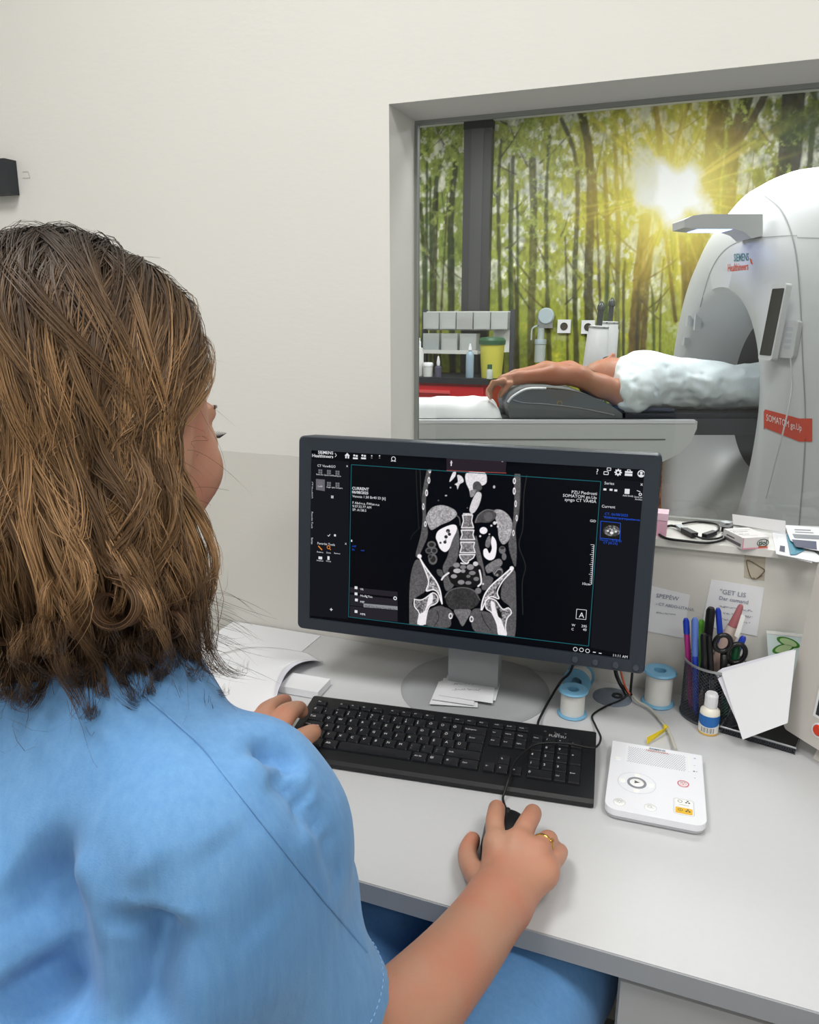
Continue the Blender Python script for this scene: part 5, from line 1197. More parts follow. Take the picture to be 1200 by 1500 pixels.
# ------------------------------------------------------------------ dark box on the wall at the left edge, pencil marks
c0 = PY(-8, 258, WALL_Y)
sp_ = empty('wall_phone', (float(c0[0]), WALL_Y, float(c0[2])), label='dark rounded box mounted on the wall at the left edge', cat='wall box')
P = [PY(a, b, WALL_Y - .03) - np.array(sp_.location) for a, b in ((-60, 236), (6, 231.5), (11.5, 283), (-60, 287))]
bm = bmesh.new(); vf = [bm.verts.new(p) for p in P]; vb = [bm.verts.new(p + V(0, .029, 0)) for p in P]
bm.faces.new(vf); bm.faces.new(vb[::-1])
for i in range(4): bm.faces.new((vf[i], vf[(i + 1) % 4], vb[(i + 1) % 4], vb[i]))
bevel(bm, .007, 4); bmobj('housing', bm, mat('charcoal_plastic', (44, 47, 52), .45), sp_, auto=35)
seg = []
for pl in (((17, 270), (25, 269)), ((33, 252), (41, 251.5)), ((41, 251.5), (44, 261)), ((33, 261), (44, 261)), ((11, 254), (13, 257))): seg.append((PY(*pl[0], WALL_Y - .0006), PY(*pl[1], WALL_Y - .0006)))
o = ink('pencil_marks', seg, mat('faint_pencil', (196, 190, 182), .8), None, V(0, 1, 0), .0016, V(0, 0, 0)); tag(o, 'faint pencil marks on the wall beside the dark box', 'marks', kind='stuff')
# ================================================================== printed forest mural on the scan room wall
def paint_mural():
    X0_, X1_, Z0_, Z1_ = CTX0 + .005, 1.35, 0.0, CT_CEIL - .002
    nx, ny = 690, 440
    Xg, Zg = np.meshgrid(np.linspace(X0_, X1_, nx), np.linspace(Z0_, Z1_, ny))
    v = np.stack([Xg, np.full(Xg.shape, CTY1), Zg - CZ], -1)
    dpt = v @ cF; px = 600 + CAM_F * (v @ cR) / dpt; py = 750 - CAM_F * (v @ cU) / dpt
    C = np.zeros(px.shape + (3,))
    L = lambda c: np.array(lin(c))
    def mixc(a, col): nonlocal C; C = C * (1 - a[..., None]) + np.array(col) * a[..., None]
    sx, sy = 988., 282.; r = np.hypot(px - sx, (py - sy) * 1.0)
    big = fbm(px / 70, py / 70, 1, 3); mid = fbm(px / 22, py / 24, 11, 4, .65); fine = fbm(px / 6.5, py / 6.5, 21, 3, .7); fine2 = fbm(px / 4., py / 9., 31, 2)
    C[:] = L((150, 164, 78)); warm = np.clip(1 - r / 330, 0, 1); mixc(warm ** 1.1 * .9, L((214, 200, 66))); mixc(np.clip((560 - px) / 300 + .55, 0, .6) * np.clip((big - .3) * 2, 0, 1), L((104, 138, 74)))
    mixc(np.clip((px - 1050) / 120, 0, .55), L((104, 110, 44)))
    low = np.clip((py - 420) / 90, 0, 1); mixc(low * .8, L((176, 186, 66))); mixc(low * np.clip((fine2 - .5) * 5, 0, 1) * .6, L((92, 116, 32))); mixc(low * np.clip((mid - .56) * 7, 0, 1) * .75, L((212, 206, 70)))
    mixc(np.clip((py - 640) / 40, 0, 1), L((128, 72, 34))); mixc(np.clip((py - 640) / 40, 0, 1) * np.clip((fine - .5) * 6, 0, 1), L((196, 128, 60)))
    # sky gaps
    sky = np.clip((fbm(px / 26, py / 34, 41, 4, .6) - .53) * 9, 0, 1) * np.clip((470 - py) / 120, 0, 1); mixc(sky * .85, L((222, 224, 214)))
    sky2 = np.clip((fbm(px / 9, py / 11, 47, 3, .6) - .565) * 10, 0, 1) * np.clip((520 - py) / 120, 0, 1); mixc(sky2 * .9, L((236, 236, 212)))
    # trunks: (polyline, half width top, half width bottom, colour)
    rs = np.random.RandomState(7)
    dk, br, gr, og = (52, 46, 36), (84, 66, 42), (92, 100, 56), (150, 116, 42)
    T = [([(849, 150), (862, 215), (866, 300), (862, 420), (868, 560)], 6, 7, (78, 74, 52)), ([(823, 175), (846, 250), (842, 420), (846, 560)], 3, 4, (84, 88, 54)), ([(780, 230), (782, 330), (778, 480), (780, 570)], 5, 6, (120, 118, 62)),
         ([(1052, 140), (1044, 240), (1028, 330), (1016, 420), (1000, 560), (992, 640)], 14, 12, (58, 48, 34)), ([(1163, 140), (1158, 220), (1148, 300), (1140, 420)], 17, 17, (52, 46, 38)), ([(1096, 140), (1076, 210), (1068, 300), (1064, 420)], 9, 11, (70, 56, 40)), ([(1066, 150), (1072, 210)], 4, 5, (70, 58, 42)), ([(1120, 140), (1100, 180), (1076, 212)], 5, 6, (74, 62, 44)),
         ([(960, 150), (968, 230), (962, 300)], 4, 5, (150, 124, 48)), ([(1010, 150), (990, 210), (974, 260)], 3, 4, (126, 116, 60)), ([(946, 320), (934, 430), (926, 560)], 8, 9, (122, 92, 44)), ([(955, 350), (946, 440), (940, 560)], 4, 5, (116, 92, 44)), ([(1000, 350), (1004, 430), (1000, 560)], 5, 6, (96, 80, 44)), ([(974, 340), (984, 420), (990, 470)], 2, 3, (120, 96, 44)),
         ([(900, 200), (906, 330), (904, 460), (908, 560)], 3, 4, (120, 126, 66)), ([(886, 240), (890, 380), (884, 560)], 3, 4, (96, 104, 56)), ([(805, 200), (800, 330), (806, 560)], 2.5, 3.5, (104, 108, 58)), ([(752, 230), (748, 360), (752, 560)], 3, 4, (98, 104, 56)), ([(735, 200), (730, 300), (736, 560)], 2.2, 3, (88, 96, 52)),
         ([(668, 240), (660, 340), (664, 560)], 4, 5, (66, 78, 42)), ([(640, 260), (634, 380), (640, 560)], 3, 4, (80, 92, 50)), ([(616, 300), (622, 400), (618, 560)], 3, 3, (82, 94, 50)), ([(1190, 190), (1184, 300), (1190, 400)], 4, 5, (80, 84, 48)), ([(560, 150), (572, 330), (566, 640)], 9, 11, (66, 60, 42)), ([(480, 150), (490, 330), (480, 640)], 7, 9, (70, 66, 44)), ([(1260, 120), (1250, 330), (1262, 640)], 14, 16, (60, 54, 40))]
    for k in range(46):
        x = rs.uniform(420, 1330); t = rs.uniform(-14, 14); y0 = rs.uniform(200, 420); T.append(([(x + t, y0), (x + t * .3, 450), (x, 620)], rs.uniform(.8, 1.6), rs.uniform(1.5, 3.2), tuple(int(c * rs.uniform(.8, 1.3)) for c in (84, 88, 48))))
    for k in range(70):                     # branches
        x, y = rs.uniform(560, 1230), rs.uniform(180, 470); a = rs.uniform(-2.6, -.5); l = rs.uniform(25, 80); T.append(([(x, y), (x + l * .5 * math.cos(a), y + l * .5 * math.sin(a) + 3), (x + l * math.cos(a), y + l * math.sin(a))][::-1], .5, 1.3, tuple(int(c * rs.uniform(.75, 1.2)) for c in (92, 84, 52))))
    wob = (fbm(px / 12, py / 14, 55, 2) - .5) * 2.2
    for (pl, w0, w1, col) in T:
        P = np.array(catmull([V(*p) for p in pl], 4)); a0, b0 = P.min(0) - 22; a1, b1 = P.max(0) + 22
        rows_ = (py > b0) & (py < b1) & (px > a0) & (px < a1)
        if not rows_.any(): continue
        d, t = sdline(px[rows_], py[rows_], P); c = cover(d - (w0 + (w1 - w0) * t) + wob[rows_] * min(1, w1 / 3), 2.2) * .93
        hr = r[rows_]; f = np.clip(1 - hr / 165, 0, 1)[:, None]
        tc = L(col) * (.42 + .4 * fine[rows_][:, None]) * (1 - f * .75) + L((236, 186, 66)) * f * .75
        C[rows_] = C[rows_] * (1 - c[:, None]) + tc * c[:, None]
    # leaves over the trunks: bright and dark flecks
    canopy = np.clip((470 - py) / 230, 0, 1)
    n1 = fbm(px / 34, py / 28, 61, 3, .6)
    mixc(np.clip((n1 - .50) * 7, 0, 1) * canopy * np.clip((fine - .46) * 9, 0, 1) * np.clip(r / 170 - .35, 0, 1) * .85, L((112, 136, 58)))
    mixc(np.clip((n1 - .47) * 7, 0, 1) * canopy * np.clip((fine - .56) * 8, 0, 1) * .85, L((186, 194, 104)))
    mixc(np.clip((mid - .53) * 8, 0, 1) * np.clip((.50 - fine) * 8, 0, 1) * canopy * np.clip(r / 170 - .4, 0, 1) * .8, L((48, 68, 30)))
    mixc(np.clip((px - 1040) / 60, 0, 1) * np.clip((250 - py) / 60, 0, 1) * np.clip((mid - .45) * 7, 0, 1) * .85, L((66, 88, 36)))
    C *= (.62 + .80 * fine2 * (.6 + .8 * fine))[..., None]
    C *= .86
    # printed sun: pale disc, yellow halo, thin rays
    ang = np.arctan2(py - sy, px - sx)
    rays = np.zeros(px.shape)
    for k in range(34):
        a = rs.uniform(-PI, PI); w = rs.uniform(.012, .03); rays += np.exp(-(np.angle(np.exp(1j * (ang - a))) / w) ** 2) * rs.uniform(.3, 1)
    mixc(np.exp(-(r / 92) ** 2) * .80, L((236, 222, 72)))
    mixc(np.clip(rays, 0, 1) * np.exp(-(r / 125) ** 2) * .8, L((255, 232, 110))); mixc(np.exp(-(r / 58) ** 2) * .8, L((238, 228, 150)))
    ir = r * (1 + .18 * np.cos(ang * 5 + 1) + .1 * (mid - .5) * 6)
    mixc(cover((ir - 40) / 14, 1.6), L((252, 252, 252))); mixc(cover((np.hypot((px - 945) / 17, (py - 262) / 40) - 1 + (mid - .5) * 1.2) * 2, 1.2) * .8, L((232, 232, 222)))
    return Xg, Zg, np.clip(C, 0, 1)
Xg, Zg, MC = paint_mural()
mur = grid_print('forest_mural', (Xg[0, 0], CTY1 - .002, 0), (1, 0, 0), (0, 0, 1), Xg[0, -1] - Xg[0, 0], Zg[-1, 0], MC, vcol_mat('mural_print', .45, 0, .3))
tag(mur, 'printed sunlit forest mural covering the far wall of the scan room', 'mural')
# ================================================================== scan room things.  Local frame: a = to the right of the view, d = away, z up
_cp, _sp = float(cR[0]), float(cR[1])
CTM = frame((0, 0, 0), cR, hF, (0, 0, 1)); CTI = np.linalg.inv(np.array(CTM))
def ctp(a, d, z): return cR * a + hF * d + V(0, 0, z)
def pa(x, y, d): p = PD(x, y, d); return float(p @ cR), float(p[2])
M_CTW = mat('scanner_white', (205, 207, 209), .38)
M_CTG = mat('scanner_light_grey', (196, 199, 200), .4)
M_CTD = mat('carbon_grey', (62, 66, 72), .42)
M_COUCH = mat('couch_white', (214, 216, 214), .4)
def ctempty(name, a, d, label, cat, group=None, z=0.0):
    return empty(name, mat=frame(ctp(a, d, z), cR, hF, (0, 0, 1)), label=label, cat=cat, group=group)
def proj(p):
    v = np.array(p) - cC; return 600 + CAM_F * (v @ cR) / (v @ cF), 750 - CAM_F * (v @ cU) / (v @ cF)

# ------------------------------------------------------------------ gantry
GA, GD, GZ = 1.36, 3.43, 1.03                                         # front plane, axis depth, bore height
gan = ctempty('ct_gantry', GA, GD, 'large white ring shaped scanner gantry seen through the window', 'ct scanner')
NG = 120
def outline(hw, zt, zb, n=2.6):
    zc = (zt + zb) / 2; hh_ = (zt - zb) / 2; pts = []
    for k in range(NG):
        t = 2 * PI * k / NG; c, s = math.cos(t), math.sin(t)
        e = n if s > 0 else 4.0
        pts.append((hw * (1 if s > 0 else 1 - .24 * abs(s) ** 2) * math.copysign(abs(c) ** (2 / e), c), zc + hh_ * math.copysign(abs(s) ** (2 / e), s)))
    return pts
def circ(r, zc=GZ, sq=1.0, low=0.0): return [(r * math.cos(2 * PI * k / NG), zc + r * (math.sin(2 * PI * k / NG)) * (sq if math.sin(2 * PI * k / NG) > 0 else 1 + low)) for k in range(NG)]
L_ = [(.95, outline(.84, 1.93, .04)), (.80, outline(.93, 1.97, .03)), (.42, outline(.92, 1.975, .03)), (.22, outline(.78, 1.955, .03)), (.155, outline(.70, 1.92, .03)), (.10, outline(.64, 1.86, .04)), (.05, outline(.60, 1.79, .05)), (.012, outline(.565, 1.70, .06)), (0.0, outline(.54, 1.62, .08)), (.0, circ(.50, 1.0, 1.0, .45)), (.03, circ(.465, 1.01, 1.0, .40)), (.10, circ(.415, 1.02, 1.0, .25)), (.20, circ(.37, 1.03, 1, .08)), (.26, circ(.355)), (.95, circ(.355))]
bm = bmesh.new(); rg = [[bm.verts.new((a, p[0], p[1])) for p in pts] for a, pts in L_]
for A, B in zip(rg[:-2], rg[1:-1]):
    for k in range(NG): bm.faces.new((A[k], B[k], B[(k + 1) % NG], A[(k + 1) % NG]))
for k in range(NG): bm.faces.new((rg[0][k], rg[0][(k + 1) % NG], rg[-1][(k + 1) % NG], rg[-1][k]))
cover_o = bmobj('housing', bm, M_CTW, gan, auto=50)
bm = bmesh.new(); A = [bm.verts.new((.255, p[0], p[1])) for p in circ(.3545)]; B = [bm.verts.new((.95, p[0], p[1])) for p in circ(.3545)]
for k in range(NG): bm.faces.new((A[k], B[k], B[(k + 1) % NG], A[(k + 1) % NG]))
bmobj('bore_liner', bm, mat('bore_grey', (92, 95, 100), .4), gan, True)
# decals that follow the housing: points sent along the view onto its surface
from mathutils.bvhtree import BVHTree
bpy.context.view_layer.update()
dg = bpy.context.evaluated_depsgraph_get()
bv = BVHTree.FromObject(cover_o, dg); gW = np.array(cover_o.matrix_world); gI = np.linalg.inv(gW)
def on_gantry(x, y, off=.003):
    d = unit(ray(x, y)); o_ = (gI @ np.append(cC, 1))[:3]; dl = gI[:3, :3] @ d
    h = bv.ray_cast(Vector(o_), Vector(dl))
    if h[0] is None: return None
    return np.array(h[0]) - dl * off
def decal_poly(name, grid, m, parent=gan, off=.003):                   # grid of pixels [row][col]
    pts = [[on_gantry(x, y, off) for x, y in r_] for r_ in grid]
    vs = []; ids = {}
    for i, r_ in enumerate(pts):
        for j, p in enumerate(r_):
            if p is not None: ids[i, j] = len(vs); vs.append(p)
    fs = [(ids[i, j], ids[i, j + 1], ids[i + 1, j + 1], ids[i + 1, j]) for i in range(len(pts) - 1) for j in range(len(pts[0]) - 1) if all(k in ids for k in ((i, j), (i, j + 1), (i + 1, j + 1), (i + 1, j)))]
    return meshobj(name, vs, fs, m, parent)
def decal_line(name, pl, w, m):
    P = catmull([V(*p) for p in pl], 6); up = []; dn = []
    for i, p in enumerate(P):
        t = unit(P[min(i + 1, len(P) - 1)] - P[max(i - 1, 0)]); n = V(-t[1], t[0]) * w / 2; up.append(p - n); dn.append(p + n)
    return decal_poly(name, [up, dn], m)
def decal_text(name, s, x, y, h, m, slope=0.0, sxx=1.0, bold=0.0, shear=0.0):
    co, fs = text_mesh(s, 1.0, 'LEFT', bold); vs = []; ok = []
    for p in co:
        q = on_gantry(x + p[0] * h * sxx, y - p[1] * h + slope * p[0] * h * sxx, .004); ok.append(q is not None); vs.append(q if q is not None else V(0, 0, 0))
    return meshobj(name, vs, [f for f in fs if all(ok[i] for i in f)], m, gan)
M_SEAM = mat('panel_seam_grey', (150, 152, 152), .5)
decal_line('panel_seam', [(1026, 450), (1040, 400), (1060, 368), (1090, 352), (1140, 346), (1168, 345)], 1.2, M_SEAM)
decal_line('panel_seam', [(1118, 285), (1146, 310), (1164, 360), (1172, 430), (1176, 520), (1180, 640), (1170, 780)], 2.2, M_SEAM)
decal_line('panel_seam', [(1168, 348), (1240, 350)], 1.2, M_SEAM)
decal_text('lettering', 'SIEMENS', 1075, 383, 16, mat('teal_lettering', (38, 112, 118), .4), -.06, .37, .012)
decal_text('lettering', 'Healthineers', 1066, 398, 16, mat('orange_red_lettering', (216, 84, 52), .4), -.10, .37, .012)
dd = decal_poly('logo_dots', [[(1098, 378), (1101, 380)], [(1100, 386), (1103, 388)]], mat('orange_red_lettering'))
rows_ = []
for j in range(8):
    t = j / 7
    rows_.append([(1119 + 3 * 0, 603 + 27 * t)] + [(1119 + u * 52, 599 + 14 * u + (27 + 7 * u) * t) for u in np.linspace(.04, 1, 12)] + [(x, 613 + 34 * t) for x in np.linspace(1173, 1190, 5)])
decal_poly('red_band', rows_, mat('signal_red', (206, 70, 48), .4))
co, fs = text_mesh('SOMATOM go.Up', 1.0, 'LEFT', .0)
vs = [on_gantry(1122.5 + p[0] * 14 * .49, 616 - p[1] * 14 + .30 * p[0] * 14 * .49, .006) for p in co]
if all(v is not None for v in vs): meshobj('lettering', vs, fs, mat('white_lettering', (240, 236, 234), .4), gan)
# control tablet and handset on the near side of the front
def face_box(name, x, y, d, w, h, t, yaw, tilt, m, bev=.006):
    """a slab whose middle shows at a pixel at depth d; yaw turns it from facing left towards the viewer"""
    p = PD(x, y, d) ; n = -cR * math.cos(yaw) - hF * math.sin(yaw); e = cR * math.sin(yaw) * -1 + hF * math.cos(yaw); e = -e
    n = unit(n * math.cos(tilt) + V(0, 0, 1) * math.sin(tilt)); u = np.cross(n, e); u = u if u[2] > 0 else -u; e = np.cross(u, n)
    Mx = frame(p, e, u, n); Ml = Matrix(np.array(frame(ctp(GA, GD, 0), cR, hF, (0, 0, 1)).inverted() @ Mx).tolist())
    bm = bmesh.new(); prism_bm(bm, rrect(-w / 2, w / 2, -h / 2, h / 2, bev, 4), -t, 0, None)
    bmesh.ops.transform(bm, matrix=Ml, verts=bm.verts[:]); return bmobj(name, bm, m, gan, auto=40), Ml
tb, Ml = face_box('control_tablet', 1131, 472, 2.86, .092, .275, .022, R_(6), R_(5), M_CTW, .012)
bm = bmesh.new(); prism_bm(bm, rrect(-.037, .037, -.120, .120, .004, 3), 0, .002); bmesh.ops.transform(bm, matrix=Ml, verts=bm.verts[:]); bmobj('tablet_screen', bm, mat('tablet_black', (18, 20, 20), .12, spec=.6), tb)
hs, Ml = face_box('handset', 1155, 497, 2.83, .055, .135, .03, R_(35), R_(4), M_CTW, .01)
bm = bmesh.new()
for k in range(4): prism_bm(bm, rrect(-.012, .012, .03 - .022 * k, .044 - .022 * k, .003, 2), 0, .001)
bmesh.ops.transform(bm, matrix=Ml, verts=bm.verts[:]); tag(bmobj('handset_buttons', bm, mat('pale_print'), hs), kind='stuff')
tube('handset_cord', [(gI @ np.append(PD(x, y, d), 1))[:3] for x, y, d in ((1158, 524, 2.78), (1160, 570, 2.75), (1148, 630, 2.72), (1135, 680, 2.74), (1122, 730, 2.76))], .003, M_CTG, gan, 6, 6)
bm = bmesh.new()
# sensor arm with a blue-lit underside, sticking out over the table
AP = [(1106, 317), (1022, 317), (1006, 319), (994, 325), (994, 336), (1012, 338), (1066, 338), (1080, 343), (1090, 352), (1106, 348)]
pr = [pa(x, y, 3.2) for x, y in AP]
f0 = [bm.verts.new((a - GA, 3.13 - GD, z)) for a, z in pr]; f1 = [bm.verts.new((a - GA, 3.27 - GD, z)) for a, z in pr]
bm.faces.new(f0); bm.faces.new(f1[::-1])
for i in range(len(pr)): bm.faces.new((f0[i], f0[(i + 1) % len(pr)], f1[(i + 1) % len(pr)], f1[i]))
arm = bmobj('sensor_arm', bm, mat('arm_grey_white', (196, 198, 200), .4), gan, auto=40)
a0, z0_ = pa(1014, 338.6, 3.2); a1, _ = pa(1064, 338.6, 3.2)
meshobj('arm_light', [(a0 - GA, 3.14 - GD, z0_), (a1 - GA, 3.14 - GD, z0_), (a1 - GA, 3.26 - GD, z0_), (a0 - GA, 3.26 - GD, z0_)], [(0, 3, 2, 1)], emis('blue_white_light', (150, 170, 255), 6.0), arm)
# small fittings on the far edge of the front
for (x, y, w, h) in ((1012, 470, .03, .05), (1024, 468, .02, .10), (1007, 500, .03, .035)):
    p = on_gantry(x, y, 0.0)
    if p is not None: bm = bmesh.new(); bx(bm, p[0] - .02, p[0] + .01, p[1] - w / 2, p[1] + w / 2, p[2] - h / 2, p[2] + h / 2); bevel(bm, .006, 2); bmobj('edge_fitting', bm, M_CTG, gan, auto=40)

# ------------------------------------------------------------------ couch
cN = 3.19                                                              # near side depth
aR, zT = pa(1022, 616, cN); aL, _ = pa(520, 616, cN)
cou = ctempty('patient_couch', (aL + aR) / 2, 3.43, 'white scanner couch with grey tabletop running into the gantry', 'couch')
ca_ = (aL + aR) / 2
pp = [pa(x, y, cN) for x, y in ((1022, 617), (1021, 628), (1012, 648), (996, 664), (972, 676), (940, 684))]
prof = [(a - ca_, z) for a, z in pp] + [(aL - ca_, pp[-1][1]), (aL - ca_, zT)]
bm = bmesh.new(); f0 = [bm.verts.new((a, cN - 3.43, z)) for a, z in prof]; f1 = [bm.verts.new((a, 3.66 - 3.43, z)) for a, z in prof]
bm.faces.new(f0); bm.faces.new(f1[::-1])
for i in range(len(prof)): bm.faces.new((f0[i], f0[(i + 1) % len(prof)], f1[(i + 1) % len(prof)], f1[i]))
bevel(bm, .012, 3, 40); bmobj('body', bm, M_COUCH, cou, auto=40)
g0, gz = pa(870, 643.5, cN); g1, _ = pa(975, 643.5, cN); g00, _ = pa(560, 643.5, cN)
box('side_groove', g00 - ca_, g1 - ca_, cN - 3.43 - .0015, cN - 3.43 + .004, gz - .004, gz + .002, mat('groove_grey', (120, 122, 122), .6), cou)
box('top_rim', aL - ca_, aR - ca_ - .01, cN - 3.43 - .003, cN - 3.43 + .02, zT - .012, zT + .0025, M_WHITEP, cou, .003)
t0, tz = pa(640, 611, 3.22); t1, tz1 = pa(1120, 634, 3.22)
bm = bmesh.new(); bx(bm, t0 - ca_, GA + .9 - ca_, 3.215 - 3.43, 3.645 - 3.43, zT - .066, zT + .002); bevel(bm, .01, 2); bmobj('tabletop', bm, M_CTD, cou, auto=40)
zP = zT + .003
tm0, tm1 = pa(916, 611, 3.24)[0], pa(1075, 611, 3.24)[0]
bm = bmesh.new(); bx(bm, tm0 - ca_, tm1 - ca_ + .5, 3.235 - 3.43, 3.625 - 3.43, zT + .002, zT + .024); bevel(bm, .008, 2); bmobj('mattress', bm, mat('black_mat', (40, 44, 52), .5), cou, auto=40)
pz = pp[-1][1]
bm = bmesh.new(); pl_ = rrect(-.42, .30, -.2, .2, .06, 5); prism_bm(bm, pl_, 0, pz); bevel(bm, .02, 2, 50); bmobj('pedestal', bm, M_CTG, cou, auto=40).location = (.05, 0, 0)
# grey arm cushion: a curved wedge
cpx = [(747, 612), (744, 596), (752, 582), (772, 571), (800, 570), (838, 573), (870, 582), (898, 596), (912, 606), (912, 612)]
pr = [pa(x, y, 3.235) for x, y in cpx]; zl = zT + .0035
pr = [(a, max(z, zl)) for a, z in pr]; cc = sum(a for a, z in pr) / len(pr)
cush = ctempty('arm_cushion', cc, 3.43, 'dark grey foam cushion under the patient arms on the couch', 'cushion', z=zl)
bm = bmesh.new(); P = catmull([V(*p) for p in pr[1:-1]], 4); P = [V(pr[0][0], zl)] + P + [V(pr[-1][0], zl)]
f0 = [bm.verts.new((a - cc, 3.235 - 3.43, z - zl)) for a, z in P]; f1 = [bm.verts.new((a - cc, 3.62 - 3.43, z - zl)) for a, z in P]
bm.faces.new(f0); bm.faces.new(f1[::-1])
for i in range(len(P)): bm.faces.new((f0[i], f0[(i + 1) % len(P)], f1[(i + 1) % len(P)], f1[i]))
bmobj('foam', bm, mat('cushion_grey', (104, 108, 108), .55), cush, auto=50)
tube('piping', [(a - cc, 3.234 - 3.43, z - zl) for a, z in catmull([V(*pa(x, y, 3.234)) for x, y in ((752, 586), (768, 590), (800, 592), (850, 598), (900, 608))], 4)], .003, mat('cushion_piping', (150, 152, 152), .5), cush, 6)
tube('white_edge', [(a - cc, 3.236 - 3.43, z - zl + .002) for a, z in catmull([V(*pa(x, y, 3.236)) for x, y in ((744, 590), (752, 581), (772, 570.5), (800, 569.5))], 4)], .006, mat('white_cloth', (236, 237, 238), .8), cush, 6)
f = Flat(); f.ring(0, 0, .012, .003, 0, 20); a, z = pa(820, 591, 3.233); f.obj('round_logo', mat('amber_print', (176, 140, 70), .5), cush, frame((a - cc, 3.2325 - 3.43, z - zl), (1, 0, 0), (0, 0, 1), (0, -1, 0)))
# crumpled white sheet at the head end
n_ = 60; m_ = 26; aw0, aw1 = pa(560, 600, 3.3)[0], pa(737, 600, 3.3)[0]; u, v = np.meshgrid(np.linspace(0, 1, n_), np.linspace(0, 1, m_))
hh2 = (.058 + .02 * (fbm(u * 4, v * 3, 77, 3) - .5) * 2) * np.clip(np.minimum(v, 1 - v) * 9, 0, 1) ** .5 * np.clip(np.minimum(u * 6, (1 - u) * 14), 0, 1) ** .5
co = np.stack([aw0 + (aw1 - aw0) * u + .02 * (v - .5), 3.235 + .36 * v, hh2 + zl], -1).reshape(-1, 3)
sh0 = V((aw0 + aw1) / 2, 3.42, zl)
sht = ctempty('bed_sheet', sh0[0], sh0[1], 'crumpled white sheet on the couch beside the grey cushion', 'sheet', z=zl)
idx = np.arange(n_ * m_).reshape(m_, n_); q4 = np.stack([idx[:-1, :-1], idx[:-1, 1:], idx[1:, 1:], idx[1:, :-1]], -1).reshape(-1, 4)
np_mesh('cloth', co - sh0, q4, mat('white_cloth'), sht)

# ------------------------------------------------------------------ dark column, sockets, flow meter on the mural wall
WY = CTY1 - .003
def wl(x, y, Y=WY): return PY(x, y, Y)
a = wl(682, 320); b = wl(721, 320)
col_ = empty('wall_trunking', ((a[0] + b[0]) / 2, WY, 0), label='tall dark grey trunking column on the forest wall', cat='trunking')
cw = b[0] - a[0]; box('channel', -cw / 2, cw / 2, -.06, 0, .9, CT_CEIL - .003, mat('anthracite_metal', (66, 66, 68), .45), col_, .003); box('cover_strip', -cw * .22, cw * .22, -.064, -.06, .9, CT_CEIL - .005, mat('anthracite_light', (78, 78, 80), .4), col_, .001); box('top_cap', -cw / 2 - .002, cw / 2 + .002, -.066, 0, CT_CEIL - .05, CT_CEIL - .003, M_DARK, col_, .002)
box('lower_channel', -cw / 2, cw / 2, -.055, 0, 0, .9, mat('anthracite_metal'), col_)
for (x, y, lab) in ((827, 478, 'square white wall socket left of the injector'), (862, 479, 'square white wall socket partly behind the injector')):
    c = wl(x, y); s = empty('wall_socket', tuple(c), label=lab, cat='socket', group='sockets on the forest wall')
    box('plate', -.042, .042, -.016, 0, -.042, .042, M_WHITEP, s, .006, 3)
    lathe('outlet', [(0, 0), (.02, 0), (.022, .003), (.024, .003), (.024, 0)], mat('socket_dark', (70, 66, 60), .5), s, 20, frame((0, -.0162, 0), (1, 0, 0), (0, 0, 1), (0, -1, 0)))
c = wl(800, 470); fm = empty('oxygen_flowmeter', tuple(c), label='clear oxygen flow meter with bottle on the forest wall', cat='flow meter')
M_CLR = mat('clear_plastic', (214, 224, 224), .15, alpha=.55); M_CHR = mat('chrome', (200, 204, 208), .2, .9)
box('bracket', -.05, .05, -.03, 0, -.045, .045, M_CHR, fm, .01); lathe('gauge', [(0, .03), (.045, .03), (.052, .022), (.052, 0), (0, 0)], mat('pale_gauge', (186, 200, 206), .3), fm, 28, frame((.008, -.03, .03), (1, 0, 0), (0, 0, 1), (0, -1, 0)))
lathe('tube', [(0, -.14), (.022, -.14), (.022, -.05), (.016, -.045), (0, -.045)], M_CLR, fm, 20, Matrix.Translation((-.02, -.05, 0))); lathe('bottle', [(0, -.26), (.036, -.26), (.036, -.15), (.03, -.14), (0, -.14)], M_CLR, fm, 24, Matrix.Translation((-.02, -.05, 0))); lathe('bottle_cap', [(0, -.115), (.038, -.115), (.038, -.145), (0, -.145)], mat('pale_gauge'), fm, 24, Matrix.Translation((-.02, -.05, 0)))
tube('hose', [(-.045, -.05, -.03), (-.075, -.06, -.05), (-.08, -.055, -.12)], .006, M_CLR, fm, 8, 6)
# ------------------------------------------------------------------ red emergency trolley with bins
TY = 4.45
t_l, t_r = wl(560, 556, TY), wl(713, 558, TY); ztop = float(wl(660, 553.5, TY)[2]); zlow = .12
tro = empty('emergency_trolley', ((t_l[0] + t_r[0]) / 2, TY + .22, 0), label='red medical trolley with black top under the forest mural', cat='trolley')
tw = (t_r[0] - t_l[0]) / 2; M_RED = mat('trolley_red', (196, 28, 38), .35)
box('cabinet', -tw, tw, -.20, .20, zlow, ztop - .035, M_RED, tro, .01); box('worktop', -tw - .01, tw + .01, -.225, .21, ztop - .035, ztop, mat('black_worktop', (40, 42, 48), .4), tro, .01)
zz_ = ztop - .05
for k, h in enumerate((.085, .085, .14, .14, .18)):
    d = box('drawer', -tw + .02, tw - .02, -.214, -.2, zz_ - h + .006, zz_, M_RED, tro, .004); box('handle', -.11, .11, -.224, -.214, zz_ - h * .55, zz_ - h * .55 + .018, mat('trolley_handle', (226, 90, 90), .3), d, .004); zz_ -= h
